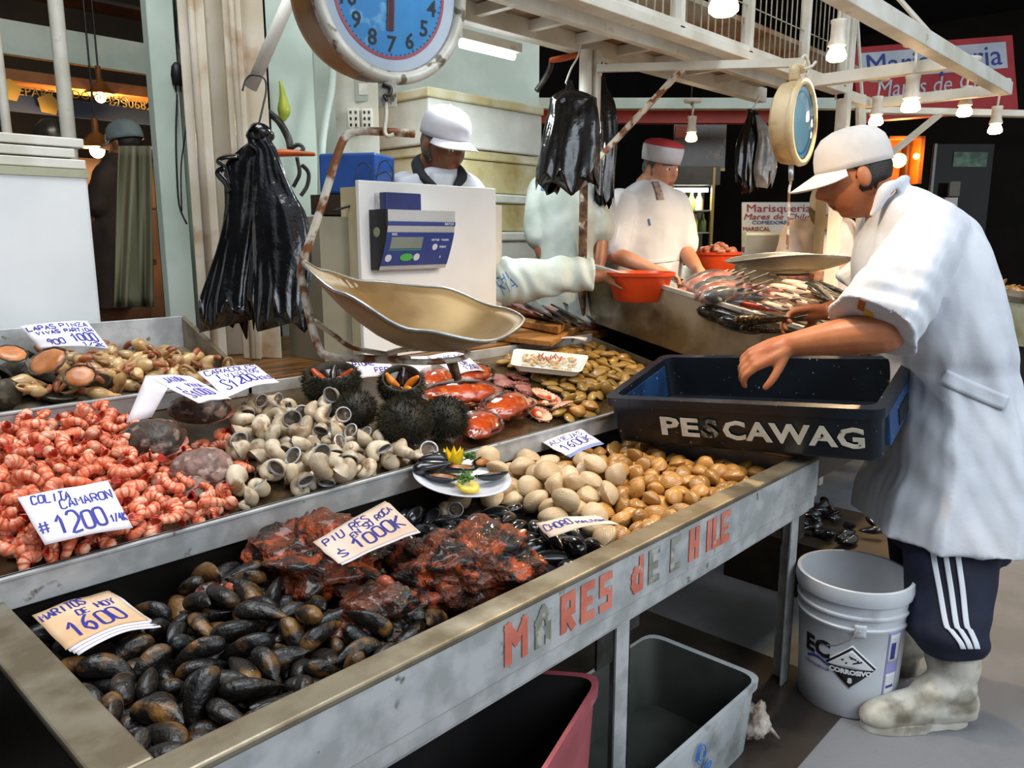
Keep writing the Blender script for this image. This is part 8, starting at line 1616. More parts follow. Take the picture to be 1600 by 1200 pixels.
# --- the big man with the crate
def big_man():
    D = 2.36
    t = thing('person', 'big man in white coat and cap bending over the fish beside the dark blue crate', 'person', V3((2.40, .55, 0)))
    hc = at(1337, 277, D+.02)
    fwd = (-RT*.92 - ZZ*.36 + AW*.20).normalized()
    HM = headframe(hc, fwd); s = 1.03
    body = G(); add_head(body, HM, s, 1.15)
    body.limb([HM @ V3((0, -.02, -.03)), HM @ V3((0, -.05, -.10)), at(1418, 328, D), at(1438, 375, D)], [.060, .062, .062, .06], 16)
    # trunk and legs under the clothes
    body.limb([at(1440, 370, D), at(1455, 480, D), at(1478, 600, D), at(1480, 720, D)], [.10, .13, .14, .14], 16)
    for dd, kx, ky, ax, ay in ((2.24, 1480, 920, 1492, 1090), (2.46, 1432, 905, 1425, 1035)):
        body.limb([at(1480, 720, D+(dd-D)*.6), at(kx, ky, dd), at(ax, ay, dd)+ZZ*.12], [.09, .05, .025], 14)
    # near arm
    sh, el, wr = at(1450, 385, D-.20), at(1382, 520, D-.26), at(1236, 538, D-.14)
    body.limb([sh, sh*.5+el*.5, el], [.060, .060, .054], 14)
    body.limb([el, el*.6+wr*.4+ZZ*.004, wr], [.056, .052, .033], 14)
    hd = (at(1165, 552, D-.10)-wr)
    hand(body, wr+hd.normalized()*.012, hd-ZZ*.03, -ZZ*.75+AW*.5, 1.12, 42, 1, 1.2, 34)
    # far arm holding the brown fish
    sh2, el2, wr2 = at(1425, 385, D+.2), at(1370, 475, D+.30), at(1290, 487, D+.40)
    body.limb([sh2, sh2*.5+el2*.5, el2], [.058, .056, .05], 14)
    body.limb([el2, el2*.5+wr2*.5, wr2], [.05, .046, .032], 14)
    hand(body, wr2-RT*.012, -RT+AW*.15-ZZ*.12, -ZZ*.75-AW*.55, 1.08, 48, -1, .8, 46)
    remesh(body, 'body', [SKIN1, EYEM, IRIS, LIPD, BROW], t, .0052, 3, face_pick(HM, s))
    hair(HM, s, t, HAIRB, -.045, .012)
    cap(HM, s*.98, t, mat('white_cap_cloth', '#dcd6d0', '#cdc6c0', 6, .8, 0, .08, 60), .080, .90, tilt=R(7), zc=.034, droop=.42)
    # coat
    def fold(a, k):
        w = max(0, k-.45)/.55
        return .028*noise.noise(V3((math.cos(a)*2.2, math.sin(a)*2.2, k*3))) + .060*w*math.sin(9*a+1.3+.8*k) + .022*(.25+.75*w)*math.sin(17*a+.4+noise.noise(V3((a, k*2, 0)))*2) - .05*gs(k-.56, .03)
    coat = rowloft([(292, 1392, 1432, .07), (312, 1372, 1462, .13), (340, 1362, 1490, .19), (380, 1352, 1512, .225), (440, 1352, 1530, .235), (510, 1370, 1549, .235), (560, 1390, 1559, .225), (600, 1400, 1563, .215), (650, 1396, 1577, .235), (720, 1386, 1584, .26), (780, 1366, 1586, .275), (818, 1358, 1583, .28)], D, 1, 56, fold)
    slv = G()
    def sleeve(p0, p1, p2, r0, r1, r2):
        P, Q = spline([p0, p1, p2], [r0, r1, r2], 8); sl = G()
        sl.tube(P, Q, 28); sl.v = [q + (q-P[min(i//28, len(P)-1)])*(.07*math.sin(5*(i % 28)/28*2*PI+1)*(i//28)/len(P)+.05*noise.noise(q*14)) for i, q in enumerate(sl.v)]
        sl.ico(p0, r0*1.02, 3); slv.join(sl)
    sleeve(at(1456, 366, D-.13), at(1420, 425, D-.21), at(1362, 512, D-.25), .100, .104, .124)
    sleeve(at(1435, 364, D+.14), at(1385, 420, D+.22), at(1345, 462, D+.26), .098, .10, .105)
    coat.join(slv)
    # collar
    coat.limb([at(1362, 335, D-.07), at(1384, 296, D-.085), at(1408, 284, D-.06), at(1416, 280, D+.02), at(1400, 288, D+.09), at(1370, 330, D+.08)], [.012, .015, .018, .018, .015, .012], 10)
    I = HM.inverted()
    # cut the sleeves square at the hem and open the neck: drop everything beyond two planes by flattening
    def wr_(co, n):
        f = .005*noise.noise(V3((co.x*16, co.y*16, co.z*3))) + .003*noise.noise(V3((co.x*34, co.y*34, co.z*7))) + .003*noise.noise(co*13)
        d = at(1385, 480, D-.3)-co; f += .008*math.sin(85*(co.z+.6*co.x))*gs(d.length, .12)
        f += .010*noise.noise(V3(((co.x-co.y)*11+co.z*7, co.z*3, 4)))
        return f
    co_ = remesh(coat, 'coat', CLOTH, t, .007, 2, None, wr_); cb = surf(co_)
    # apron tie, loop and patch
    strip(cb, [at(x, y, D-.1) for x, y in ((1474, 588), (1500, 600), (1530, 613), (1556, 624), (1572, 630))], .022, (ZZ+RT*.35).normalized(), 'waist_tie', CLOTH, t, .004)
    B = [at(x, y, d) for x, y, d in ((1560, 626, D-.20), (1576, 634, D-.14), (1588, 640, D-.06), (1588, 636, D+.01))]
    P = spline(B, None, 5); vs = []
    for p in P: vs += [p+ZZ*.024-AW*.008+RT*.006, p-ZZ*.024-AW*.008]
    g = G(); g.add(vs, [(2*i, 2*i+1, 2*i+3, 2*i+2) for i in range(len(P)-1)]); g.build('tie_loop', CLOTH, t, smooth=True, solid=.006)
    strip(cb, [at(1341, 474, D-.25), at(1351, 479, D-.25)], .013, (ZZ+RT*.2).normalized(), 'sleeve_patch', mat('patch_brown', '#9a5a1c', None, rough=.8), t)
    strip(cb, [at(1350, 486, D-.25), at(1363, 493, D-.25)], .006, (ZZ+RT*.2).normalized(), 'sleeve_patch', mat('patch_yellow', '#c9982c', None, rough=.8), t)
    # track trousers with three stripes
    NAVY = mat('navy_tracksuit', '#141b33', '#0d1226', 8, .75, 0, .15, 30)
    tr = G()
    def pf(a, k): return .04*noise.noise(V3((math.cos(a)*2, math.sin(a)*2, k*4)))
    tr.join(rowloft([(700, 1400, 1560, .16), (800, 1392, 1556, .20), (850, 1396, 1552, .19)], D, 1, 40, pf))
    tr.join(rowloft([(790, 1415, 1555, .115, .05), (850, 1418, 1553, .11, .02), (910, 1422, 1546, .105, .0), (965, 1420, 1536, .10, -.02), (995, 1424, 1534, .098, -.02), (1014, 1436, 1533, .085, -.02)], D-.14, 1, 36, pf))
    tr.join(rowloft([(790, 1390, 1500, .11), (870, 1396, 1490, .10), (940, 1404, 1478, .09), (975, 1410, 1470, .088), (992, 1418, 1464, .075)], D+.10, 1, 36, pf))
    to_ = remesh(tr, 'trousers', NAVY, t, .008, 4, None, lambda co, n: .004*noise.noise(co*14)+.005*math.sin(70*co.z+20*co.x)*gs(co.z-.24, .06)); tb = surf(to_)
    WS = mat('white_stripe', '#d8dbe2', None, rough=.8)
    for k in (-1, 0, 1):
        pl = [(1475+k*20, 830), (1478+k*19, 870), (1486+k*18, 920), (1494+k*16, 975), (1501+k*15, 985), (1512+k*12, 1003), (1516+k*11, 1014)]
        strip(tb, [at(x, y, D-.2) for x, y in pl], .0075, RT, 'stripe', WS, t, .003)
    # boots
    BOOT = mat('white_rubber_boot', '#c9c5ba', '#aaa595', 9, .45, 0, .1, 30, c3='#6d6656', scale3=11, lo3=.52, hi3=.7)
    BOOTD = mat('dirty_rubber_boot', '#9c9686', '#6f6959', 9, .5, 0, .1, 30, c3='#453f33', scale3=12, lo3=.48, hi3=.66)
    def boot(top, ank, toe, rt, m, lb):
        b = G(); f = (toe-ank); f.z = 0; f.normalize(); sd = V3((-f.y, f.x, 0))
        hl = V3((ank.x, ank.y, 0))
        b.limb([top, (top+ank)/2, ank+ZZ*.01], [rt, rt*.93, rt*.86], 18)
        b.limb([hl-f*.02+ZZ*.06, hl+f*.07+ZZ*.062, hl+f*.15+ZZ*.052, hl+f*.215+ZZ*.044], [.056, .053, .047, .040], 16)
        b.limb([ank+ZZ*.04, hl+f*.08+ZZ*.075], [rt*.86, .05], 16)
        b.limb([hl-f*.035+ZZ*.034, hl+f*.10+ZZ*.034, hl+f*.22+ZZ*.032], [.042, .044, .046], 16)
        b.v = [V3((p.x, p.y, max(p.z, .018))) for p in b.v]
        o = remesh(b, 'boot', m, t, .006, 4, None, lambda co, n: .003*noise.noise(co*16)+.003*math.sin(80*co.z+8*co.x)*gs(co.z-.14, .05))
        g = G(); P = []
        for k in range(36):
            a = 2*PI*k/36; u = math.cos(a); v = math.sin(a); x_ = .105+.155*u; w_ = .050-.010*(abs(x_-.06) < .04) + .004*(u > .3)
            P.append((hl+f*x_+sd*(w_*math.copysign(abs(v)**.7, v))))
        g.rings([[p+ZZ*.001 for p in P], [p+ZZ*.020 for p in P], [p+ZZ*.026-(p-hl)*.02 for p in P]], True); g.build('sole', m, o, smooth=True, auto=40)
    boot(at(1489, 1026, D-.15), V3((2.318, .470, .10)), at(1368, 1120, D-.16), .072, BOOT, 'near')
    boot(at(1440, 985, D+.10), V3((2.45, .665, .10)), at(1352, 1050, D+.10), .068, BOOTD, 'far')
    fish('brown', at(1145, 500, D+.42), at(1262, 497, D+.36), 'brown striped fish held in the far hand of the big man', 'fish held', 80)
    fish('brown', at(1155, 512, D+.45), at(1250, 520, D+.40), 'second brown striped fish just under the held one', 'fish held below', 80, True)
big_man()
# --- vendors further back
def vendor(D, head, fwd, s, skin, hairm, rows, arms, label, base, cloth, brow=0, sleeves=True, voxel=.009, hairkw={}, up=ZZ, legs=None, extra=None):
    t = thing('person', label, 'person', base)
    HM = headframe(head, fwd, up); g = G(); add_head(g, HM, s)
    nk = at(*rows[0][:1]+(0,), D) if False else None
    y0, l0, r0_ = rows[0][0], rows[0][1], rows[0][2]; y1, l1, r1 = rows[-1][0], rows[-1][1], rows[-1][2]
    top = at((l0+r0_)/2, y0, D); bot = at((l1+r1)/2, y1, D)
    g.limb([HM @ V3((0, -.02, -.03)), HM @ V3((0, -.045, -.11)), top-ZZ*.03], [.056*s, .06*s, .075*s], 14)
    g.limb([top-ZZ*.05, (top+bot)/2, bot], [.09, .12, .12], 14)
    for e in (-1, 1):
        f = V3((bot.x, bot.y, 0))+RT*e*.11
        g.limb([bot+RT*e*.08, (bot+f)/2+RT*e*.02, f+ZZ*.06], [.10, .075, .05], 12); g.limb([f+ZZ*.045, f+ZZ*.04+fwd_h(fwd)*.14], [.045, .038], 12)
    for A in arms:
        sh, el, wr, hd, nr, sd, cu = A
        g.limb([sh, (sh+el)/2, el], [.058, .05, .042], 12); g.limb([el, (el+wr)/2, wr], [.044, .038, .027], 12)
        hand(g, wr+(hd.normalized())*.01, hd, nr, 1.0, cu, sd, 1.0)
    remesh(g, 'body', [skin, EYEM, IRIS, LIP, BROWG if brow else BROW], t, voxel, 2, face_pick(HM, s))
    if hairm: hair(HM, s, t, hairm, **hairkw)
    def fold(a, k): return .04*noise.noise(V3((math.cos(a)*2.5, math.sin(a)*2.5, k*5+D)))+.02*math.sin(9*a+k*3)*k
    c = rowloft(rows, D, 1, 40, fold)
    if sleeves:
        for A in arms:
            sh, el = A[0], A[1]; e2 = sh+(el-sh)*.85
            c.limb([sh, (sh+e2)/2, e2], [.085, .088, .082], 16)
    co = remesh(c, 'coat', cloth, t, .011, 3, None, lambda p, n: .006*noise.noise(V3((p.x*12, p.y*12, p.z*5)))+.004*noise.noise(p*18))
    return t, HM, co
def fwd_h(f): f = V3((f.x, f.y, 0)); return f.normalized() if f.length > .01 else -AW

# vendor in the red and white cap, cutting fish
D4 = 3.95
fw4 = (RT*.58-AW*.80-ZZ*.16).normalized()
rows4 = [(280, 1000, 1035, .07), (296, 975, 1052, .12), (318, 952, 1064, .16), (360, 945, 1066, .17), (400, 942, 1064, .17), (450, 940, 1066, .17), (560, 935, 1070, .17)]
arms4 = [(at(968, 322, D4-.12), at(955, 396, D4-.22), at(1020, 421, D4-.34), RT*.95-ZZ*.25, -ZZ-RT*.1, 1, 45),
         (at(1052, 322, D4+.02), at(1068, 390, D4-.06), at(1090, 420, D4-.22), RT*.4-ZZ*.6-AW*.4, -RT*.6-ZZ*.5, -1, 40)]
t4, H4, c4 = vendor(D4, at(1032, 266, D4-.02), fw4, .98, SKIN2, HAIRG, rows4, arms4, 'grey haired vendor in white apron and red and white cap cutting fish', V3((at(1005, 450, D4).x, at(1005, 450, D4).y, 0)), CLOTH, 1, hairkw=dict(zlow=-.03))
K = H4 @ Matrix.Translation((0, -.006, .052)) @ Matrix.Rotation(R(-4), 4, 'X')
g = G(); n = 36
g.rings([[K @ V3((.084*r*math.cos(2*PI*j/n), .105*r*math.sin(2*PI*j/n), z)) for j in range(n)] for r, z in ((1, -.01), (1.04, .02), (1.06, .055), (1.03, .066))], False); g.build('cap_band', CLOTH, t4, smooth=True, solid=.004)
g = G()
g.rings([[K @ V3((.084*r*math.cos(2*PI*j/n), .105*r*math.sin(2*PI*j/n), z)) for j in range(n)] for r, z in ((1.03, .062), (.98, .078), (.7, .092), (.3, .097), (.01, .098))], False); g.build('cap_top', mat('red_cap_cloth', '#b5343a', '#a32c33', 6, .8), t4, smooth=True, solid=.003)
cb4 = surf(c4)
strip(cb4, [at(x, y, D4) for x, y in ((1024, 284), (1029, 298), (1032, 312))], .018, RT, 'shirt_front', mat('plaid_shirt', '#a89a92', '#7c6a66', 40, .8), t4, .004)
strip(cb4, [at(x, y, D4) for x, y in ((945, 404), (1000, 410), (1062, 404))], .010, ZZ, 'waist_tie', CLOTH, t4, .004)
strip(cb4, [at(x, y, D4) for x, y in ((1014, 342), (1016, 352))], .004, RT, 'blue_mark', mat('embroidery_blue', '#4a7bb5', None, rough=.8), t4, .005)

# vendor in the white cap behind the upright box
D1 = 3.32
fw1 = (RT*.62-AW*.66-ZZ*.34).normalized()
rows1 = [(262, 672, 716, .07), (274, 640, 738, .13), (290, 612, 755, .14), (340, 602, 766, .14), (420, 600, 766, .14), (520, 602, 766, .14)]
arms1 = [(at(628, 300, D1), at(615, 400, D1), at(650, 440, D1+.02), RT-ZZ*.3, -ZZ, 1, 40)]
t1, H1, c1 = vendor(D1, at(693, 228, D1-.06), fw1, 1.08, SKIN3, HAIRG, rows1, arms1, 'vendor in white cap looking down behind the upright white box', V3((at(690, 400, D1).x, at(690, 400, D1).y, 0)), CLOTH, 0)
cap(H1, 1.08, t1, mat('greyish_cap_cloth', '#cfcdd4', '#c0bec6', 6, .8, 0, .05, 60), .066, .86, tilt=R(2), droop=.25, zc=.040)
cb1 = surf(c1)
DKC = mat('dark_collar', '#22272a', '#191d20', 8, .8)
g = G(); g.limb([at(712, 292, D1-.15), at(722, 276, D1-.12), at(716, 262, D1-.02)], [.012, .022, .016], 10); g.build('collar', DKC, t1, smooth=True)
g = G(); g.limb([at(680, 292, D1-.15), at(660, 276, D1-.11), at(652, 256, D1-.02), at(664, 244, D1+.06)], [.012, .024, .026, .018], 10); g.build('collar', DKC, t1, smooth=True)
strip(cb1, [at(690, 270, D1), at(692, 296, D1)], .05, RT, 'undershirt', CLOTH, t1, .006)

# vendor whose head is hidden behind the hanging black bags
D3 = 3.75
rows3 = [(268, 858, 900, .07), (284, 842, 922, .13), (306, 836, 932, .17), (350, 834, 934, .18), (395, 838, 930, .17), (430, 834, 934, .18), (500, 832, 936, .18)]
t3, H3, c3_ = vendor(D3, at(882, 236, D3), (RT*.5-AW*.7-ZZ*.3).normalized(), .98, SKIN3, HAIRB, rows3, [(at(850, 300, D3), at(845, 380, D3-.05), at(862, 425, D3-.12), RT*.6-ZZ, RT, 1, 40), (at(922, 300, D3), at(938, 372, D3-.05), at(935, 420, D3-.1), -ZZ, -RT, -1, 40)],
                    'vendor in damp white jacket whose head is hidden by the hanging black bags', V3((at(885, 400, D3).x, at(885, 400, D3).y, 0)), CLOTHG, 0)
cb3 = surf(c3_)
g = G()
for pl in (((846, 292), (848, 300)), ((846, 292), (852, 293)), ((851, 300), (853, 293), (855, 300)), ((857, 293), (857, 300)), ((860, 293), (862, 300), (865, 293))):
    pass
strip(cb3, [at(845, 295, D3), at(866, 297, D3)], .007, ZZ, 'blue_embroidery', mat('embroidery_blue', '#4a7bb5', None, rough=.8), t3, .004, solid=.001)

# leaning vendor: only the printed sleeve and hand show beside the upright box
D2 = 3.35
t2 = thing('person', 'vendor bending low behind the upright box, only the printed white sleeve showing', 'person', V3((at(720, 500, D2).x, at(720, 500, D2).y, 0)))
g = G(); H2 = headframe(at(735, 415, D2), (RT*.8-ZZ*.6).normalized()); add_head(g, H2, .95)
bt_ = at(690, 520, D2+.05); f2 = V3((bt_.x, bt_.y, 0))
g.limb([H2 @ V3((0, -.04, -.06)), at(712, 440, D2), bt_], [.06, .12, .14], 14)
for e in (-1, 1): g.limb([bt_+RT*e*.08, f2+ZZ*.45+RT*e*.1, f2+RT*e*.1+ZZ*.06], [.10, .075, .05], 12); g.limb([f2+RT*e*.1+ZZ*.045, f2+RT*e*.1+RT*.13+ZZ*.04], [.045, .038], 10)
sh, el, wr = at(740, 452, D2-.02), at(800, 440, D2-.08), at(938, 432, D2+.02)
g.limb([sh, el], [.065, .055], 12); g.limb([el, wr], [.05, .032], 12); hand(g, wr, RT+ZZ*-.15, -ZZ, 1.0, 40, -1)
remesh(g, 'body', [SKIN3, EYEM, IRIS, LIP, BROW], t2, .010, 2, face_pick(H2, .95)); hair(H2, .95, t2, HAIRB)
g = G(); P, Q = spline([at(735, 450, D2), at(790, 440, D2-.08), at(840, 436, D2-.06), at(885, 430, D2-.02), at(924, 428, D2)], [.105, .10, .085, .078, .072], 6)
g.tube(P, Q, 24); g.ico(at(715, 460, D2), (.15, .15, .16), 3)
slv2 = remesh(g, 'coat', mat('damp_green_white_cotton', '#c9d6d3', '#b5c4c0', 5, .8, 0, .1, 40), t2, .009, 2, None, lambda p, n: .004*math.sin(75*(RT.dot(p))+20*p.z+6*noise.noise(p*6))+.006*noise.noise(p*9)+.006*noise.noise(p*14))
sb2 = surf(slv2)
EB = mat('printed_blue', '#3a78b0', None, rough=.8)
def sleeve_text(txt, x0, y0, x1, y1, h):
    for pl in strokes(txt, 0, 0, 1, 0, h, 1):
        pts = [at(x0+(x1-x0)*u-(y1-y0)*-v*.0+ (y1-y0)*v*.9, y0+(y1-y0)*u-abs(x1-x0)*v*1.0, D2-.1) for u, v in pl]
        if len(pts) > 1: strip(sb2, pts, .0028, ZZ, 'lettering', EB, t2, .002, 1, solid=.0008)
sleeve_text('MA', 788, 462, 812, 446, .6)
sleeve_text('CHI', 780, 448, 800, 432, .5)

# cook behind the menu board, bending forward
D5 = 4.75
rows5 = [(340, 1265, 1305, .07), (352, 1240, 1325, .13), (375, 1222, 1335, .17), (420, 1220, 1336, .17), (520, 1222, 1334, .17)]
t5, H5, c5 = vendor(D5, at(1290, 322, D5-.10), (-AW*.7-ZZ*.75-RT*.15).normalized(), .98, SKIN2, HAIRB, rows5, [(at(1245, 362, D5), at(1232, 410, D5-.1), at(1260, 425, D5-.3), RT*.5-AW*.5, -ZZ, 1, 40), (at(1318, 362, D5), at(1330, 410, D5-.1), at(1300, 425, D5-.3), -RT*.5-AW*.5, -ZZ, -1, 40)],
                   'cook in white shirt and brown cap bending forward behind the menu board', V3((at(1285, 420, D5).x, at(1285, 420, D5).y, 0)), mat('pinkish_white_cotton', '#d9cfcf', '#c8bcbc', 5, .85), 0)
cap(H5, 1.05, t5, mat('white_cap_top', '#d6d3cd', '#c5c2bc', 6, .8), .10, .95, mb=mat('brown_brim', '#6a5742', '#54442f', 6, .8), tilt=R(4), droop=.25)

# far customer in the room at the left
D6 = 4.6
rows6 = [(236, 178, 205, .06), (252, 165, 216, .12), (280, 152, 222, .16), (350, 148, 224, .17), (480, 150, 222, .17)]
t6, H6, c6 = vendor(D6, at(196, 226, D6), (-RT*.9+AW*.3-ZZ*.1).normalized(), .98, SKIN3, HAIRB, rows6, [(at(170, 275, D6-.12), at(155, 330, D6-.14), at(140, 360, D6-.1), -RT-ZZ*.3, -ZZ, 1, 40)],
                   'person in dark jacket and grey blue cap in the room at the left', V3((at(186, 400, D6).x, at(186, 400, D6).y, 0)), mat('dark_brown_jacket', '#3a2c22', '#2a2019', 6, .8), 0)
cap(H6, 1.02, t6, mat('grey_blue_cap', '#7d8a8a', '#6a7676', 6, .8), .07, .85, tilt=R(-4))
g = G()
def drape(u, v):
    x = 186+50*u; y = 228+252*v; return at(x-(8*v if u < .5 else -4*v), y, 4.15+.05*math.sin(u*11)+.02*math.sin(u*23+v*3))
g.grid(drape, 26, 14); tag(g.build('hanging_cloth', mat('grey_olive_cloth', '#8d8b72', '#6f6c52', 4, .85, stretch=(1, 1, .2)), smooth=True, solid=.006), 'pale olive cloth hanging in folds beside the narrow green post', 'cloth')
# ------------------------------------------------------------------ the restaurant behind
def card(name, label, cat, cor, th, mats):
    TL, TR, BR, BL = cor; n = (TR-TL).cross(BL-TL).normalized(); n = n if n.dot(CAM-TL) > 0 else -n
    return n
DS_ = 6.2
cor = [at(1346, 86, DS_), at(1572, 68, DS_), at(1576, 140, DS_), at(1350, 168, DS_)]
TL, TR, BR, BL = cor; X_ = (TR-TL); Y_ = (TL-BL); SM = frame((TL+TR+BR+BL)/4, X_, Y_); w_, h__ = X_.length, Y_.length
sg = thing('shop_sign', 'large red and white shop sign reading Marisqueria behind the gantry lamps', 'sign', SM.translation)
SRED = mat('sign_red', '#a8282c', '#9a2026', 5, .5); SWH = mat('sign_white', '#b9bfc9', '#aab0bc', 5, .5); SBL = mat('sign_blue', '#2c3c84', None, rough=.5)
g = G(); g.box((-w_/2-.06, -h__/2-.12, -.05), (w_/2+.06, h__/2+.05, 0), 0, SM); g.build('board', SRED, sg)
g = G(); g.box((-w_/2, .0, 0), (w_/2, h__/2, .006), 0, SM); g.build('white_band', SWH, sg)
def wide(txt, w, size, bold=.006, shear=0):
    t = tmesh(txt, size, .002, bold, shear); x0, x1 = min(v.x for v in t.v), max(v.x for v in t.v); k = w/(x1-x0)
    t.v = [V3(((v.x-(x0+x1)/2)*k, v.y, v.z)) for v in t.v]; return t
G().join(wide('Marisqueria', w_*.93, .23, 0), SM @ Matrix.Translation((0, h__*.24, .008))).build('lettering', SBL, sg)
G().join(wide('Mares de Chile', w_*.86, .19, 0, .25), SM @ Matrix.Translation((.02, -h__*.22, .003))).build('lettering', SWH, sg)
# menu board
DM_ = 5.2
cor = [at(1161, 316, DM_), at(1300, 316, DM_), at(1300, 440, DM_), at(1157, 440, DM_)]
TL, TR, BR, BL = cor; SM = frame((TL+TR+BR+BL)/4, TR-TL, TL-BL); w_, h__ = (TR-TL).length, (TL-BL).length; px_ = w_/139
mb = thing('menu_board', 'white menu board reading Marisqueria Mares de Chile beyond the small scale pan', 'sign', SM.translation-UP*h__/2)
g = G(); g.box((-w_/2, -h__/2, -.02), (w_/2, h__/2, 0), 0, SM); g.build('board', mat('menu_white', '#c6cac9', '#b7bcba', 5, .5), mb)
g = G(); g.box((-w_/2, -h__/2+62*px_, .0), (w_/2, -h__/2+77*px_, .002), 0, SM); g.build('green_band', mat('menu_green', '#a9b58c', None, rough=.6), mb)
MRD = mat('menu_red', '#8f2230', None, rough=.6); MBR = mat('menu_brown', '#8a3a22', None, rough=.6)
def ml(txt, x, y, w, sz, m, sh=0, b=0):
    G().join(wide(txt, w*px_, sz*px_, b, sh), SM @ Matrix.Translation(((x-1230.5)*px_, (378-y)*px_, .003))).build('lettering', m, mb)
ml('Marisqueria', 1218, 326, 100, 17, MRD); ml('Mares de Chile', 1214, 339, 102, 13, MRD, .25); ml('COMEDORES I', 1208, 348, 64, 8, SBL); ml('MARISCAL', 1183, 358, 42, 9, MBR); ml('E', 1164, 390, 8, 10, MBR)
g = G(); g.box((-w_/2+.05, -h__/2-.9, -.06), (-w_/2+.09, -h__/2+.2, -.02), 0, SM); g.box((w_/2-.09, -h__/2-.9, -.06), (w_/2-.05, -h__/2+.2, -.02), 0, SM); g.build('stand', DARKSTEEL, mb)
p = at(1215, 388, 5.0); fb = frame(p, RT-AW*.2, ZZ-AW*.4)
g = G(); g.box((-.20, -.10, -.02), (.22, .10, .02), 0, fb); tag(g.build('foam_slab', FOAM, bevel=.006), 'slanted white foam lid leaning before the menu board', 'lid')
g = G(); prism(g, [plan(x, d) for x, d in ((1283, 4.35), (1300, 4.33), (1300, 4.45), (1283, 4.45))], 0, 1.62); tag(g.build('wooden_post', mat('tan_post', '#8d7a58', '#786644', 4, .6)), 'tan wooden post just left of the big man\'s face', 'post')
g = G(); prism(g, [plan(x, d) for x, d in ((1306, 4.6), (1322, 4.55), (1338, 4.6), (1336, 4.75), (1306, 4.75))], 0, 1.40); tag(g.build('white_fridge_door', CREAM), 'white door edge behind the tan wooden post', 'door')
# lit display fridge
DF = 6.8
fr = thing('display_fridge', 'glass fronted display fridge with a cold tube light behind the vendor in the red cap', 'fridge', at(1085, 420, DF))
FM_ = frame(at(1085, 330, DF), RT, ZZ); q = DF/F
g = G(); g.box((-38*q, -1.9, -.6), (38*q, 68*q, -.55), 0, FM_); g.box((-38*q, 40*q, -.6), (38*q, 68*q, 0), 0, FM_); g.box((-38*q, -1.9, -.6), (38*q, -70*q, 0), 0, FM_); g.build('cabinet', mat('fridge_brown', '#4d463a', '#3b352b', 5, .5), fr)
g = G(); g.box((26*q, -70*q, -.05), (30*q, 66*q, .01), 0, FM_); g.box((-38*q, -70*q, -.05), (-34*q, 66*q, .01), 0, FM_); g.build('door_frame', mat('brass_frame', '#8a7440', None, rough=.4, metal=.6), fr)
for k, y in enumerate((2, -32)):
    g = G(); g.box((-36*q, (y-2)*q, -.55), (26*q, y*q, -.02), 0, FM_); g.build('shelf', mat('fridge_shelf', '#9aa08a', None, rough=.4), fr)
g = G(); g.tube([FM_ @ V3((-34*q, 33*q, -.1)), FM_ @ V3((24*q, 33*q, -.1))], .018, 8); g.build('tube_light', mat('cool_tube', '#eef6ff'), fr, smooth=True)
lamp('fridge_light', 'AREA', FM_ @ V3((-5*q, 30*q, -.1)), 5, (.9, 1, .8), .3, (0, 0, 0), .05)
rng = random.Random(4)
for k in range(9):
    x = -30+6.5*k; y = 2 if k % 2 else -32
    c = FM_ @ V3((x*q, y*q+.002, -.2)); g = G(); g.lathe([(.001, 0), (.035, 0), (.035, .09), (.014, .13), (.014, .16), (.001, .16)], 12, 0, Matrix.Translation(c))
    tag(g.build('bottle', mat('bottle_%d' % (k % 3), ('#a8a43a', '#c9b48a', '#5a6a30')[k % 3], None, rough=.2), smooth=True, auto=40), 'small bottle on a shelf of the display fridge', 'bottle', 'bottles in the display fridge')
# dark facade with mirror panels, red fascia, counter
g = G(); m_ = frame(at(1110, 178, 6.4), RT, ZZ); g.box((-1.7, -.07, -.1), (.55, .07, 0), 0, m_); tag(g.build('red_fascia', mat('fascia_red', '#a8301c', '#96281a', 5, .5)), 'red fascia strip under the gallery in the background', 'fascia')
g = G(); m_ = frame(at(1100, 162, 6.2), RT, ZZ); g.box((-1.9, -.035, -.1), (1.3, .045, 0), 0, m_); tag(g.build('white_lintel', MINT), 'long pale beam above the red fascia strip', 'beam')
wp = thing('wall_panel', 'dark brown panel with a mirror and orange decoration behind the hanging spot lamp', 'panel', at(1090, 250, 7.2))
m_ = frame(at(1092, 228, 7.2), RT, ZZ); q = 7.2/F
g = G(); g.box((-40*q, -36*q, -.05), (42*q, 36*q, 0), 0, m_); g.build('panel', mat('brown_mirror', '#3d2f1c', '#241a10', 6, .25, 0, c3='#7a5a24', scale3=9, lo3=.6, hi3=.7), wp)
g = G(); g.box((-38*q, 12*q, 0), (-5*q, 30*q, .01), 0, m_); g.build('orange_decoration', mat('deco_orange', '#8a3a18', None, rough=.5), wp)
g = G(); g.box((-40*q, -38*q, 0), (42*q, -34*q, .01), 0, m_); g.build('lower_edge', mat('brass_frame', '#8a7440'), wp)
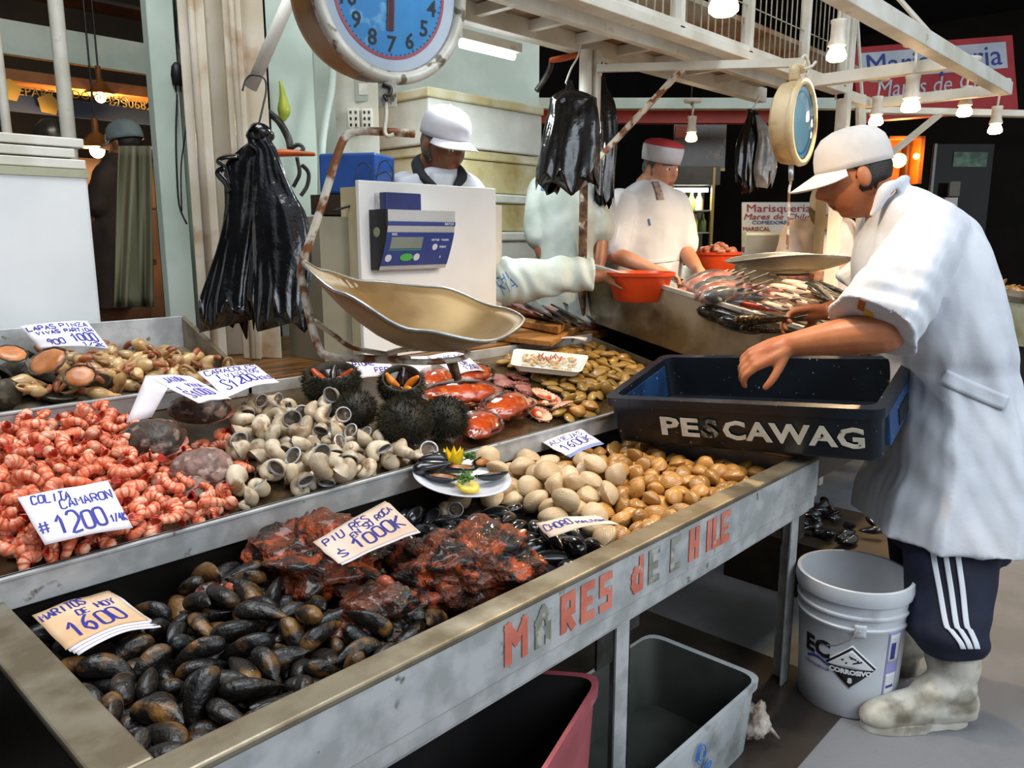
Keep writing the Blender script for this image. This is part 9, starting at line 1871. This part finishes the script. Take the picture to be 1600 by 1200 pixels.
# orange lit doorway, dark window, notices at the right
dw = thing('lit_doorway', 'orange lit alcove with a bright lamp behind the big man\'s neck', 'alcove', at(1415, 300, 6.6))
m_ = frame(at(1415, 250, 6.6), RT, ZZ); q = 6.6/F
ORW = mat('orange_wall', '#a85a14', '#7a3a0a', 5, .6)
g = G(); g.box((-28*q, -m_.translation.z, -.30), (28*q, 36*q, -.22), 0, m_); g.box((22*q, -36*q, -.22), (28*q, 36*q, 0), 0, m_); g.box((-28*q, 32*q, -.22), (28*q, 36*q, 0), 0, m_); g.build('alcove', ORW, dw)
g = G(); g.box((10*q, -30*q, -.2), (14*q, 30*q, -.1), 0, m_); g.build('mullion', mat('dark_mullion', '#3a1a08', None, rough=.6), dw)
g = G(); g.ico(m_ @ V3((-6*q, 0, -.05)), .06, 3); g.build('lamp_globe', mat('amber_globe', '#ffb24a', None, emit=14), dw, smooth=True)
g = G(); g.ico(m_ @ V3((18*q, 6*q, -.02)), .025, 2); g.build('lamp_globe', MATS['amber_globe'], dw, smooth=True)
lamp('alcove_light', 'POINT', m_ @ V3((-6*q, 0, .05)), 16, (1, .6, .2), .08)
dwin = thing('dark_window', 'dark window with a faint green transom at the far right', 'window', at(1500, 330, 6.9))
m_ = frame(at(1500, 300, 6.9), RT, ZZ); q = 6.9/F
g = G(); g.box((-46*q, -m_.translation.z, -.06), (46*q, 72*q, 0), 0, m_); g.build('glass', mat('dark_glass', '#14120f', '#1c1915', 3, .1), dwin)
g = G(); g.box((-50*q, -120*q, 0), (-46*q, 72*q, .04), 0, m_); g.build('frame', mat('grey_frame', '#8d8d8a', None, rough=.4), dwin)
g = G(); g.box((-16*q, 38*q, 0), (36*q, 60*q, .01), 0, m_); g.build('transom', mat('green_transom', '#4f6b5c', '#2f4238', 12, .3, emit=.12), dwin)
for x, y, w, h, lb in ((1492, 295, 16, 22, 'torn grey notice on the dark window'), (1486, 316, 20, 14, 'white notice on the dark window above the big man\'s shoulder')):
    p = at(x, y, 6.8); q = 6.8/F; g = G(); g.box((-w/2*q, -h/2*q, -.004), (w/2*q, h/2*q, .002), 0, frame(p, RT, ZZ)); tag(g.build('notice', mat('notice_%d' % y, '#5d625a' if y == 295 else '#a9acb0', None, rough=.8)), lb, 'notice')
# table with shellfish at the far right
rt_ = thing('display_table', 'shellfish table with a pale lip at the far right edge behind the big man', 'table', V3((4.9, 1.0, 0)))
a, b = at(1530, 455, 4.6), at(1760, 490, 4.6)
zt2 = a.z
m_ = frame(a, b-a, ZZ)
g = G(); g.box((-.3, -.03, -.9), (1.4, .0, 0), 0, m_); g.box((-.3, -.03, -.02), (1.4, .035, 0), 0, m_); g.build('table_top', STEELW, rt_)
g = G(); g.box((-.3, -.28, -.03), (1.4, -.03, -.01), 0, m_); g.build('glass_front', mat('pale_glass_front', '#8d8f7a', '#6d6a4a', 5, .2), rt_)
g = G(); g.box((-.25, -1.3, -.85), (1.35, -.05, -.05), 0, m_); g.build('base', INNER, rt_)
rng = random.Random(9)
for k in range(60):
    p = m_ @ V3((-.25+1.3*rng.random(), .03+.03*rng.random(), -.08-.55*rng.random())); put('claw' if k % 3 else 'olive', p, Euler((rng.gauss(0, .6), rng.gauss(0, .6), rng.uniform(0, 6.28))).to_quaternion(), 1.2, 'orange brown shellfish on the far right table', 'shellfish', 'shellfish on the far right table')
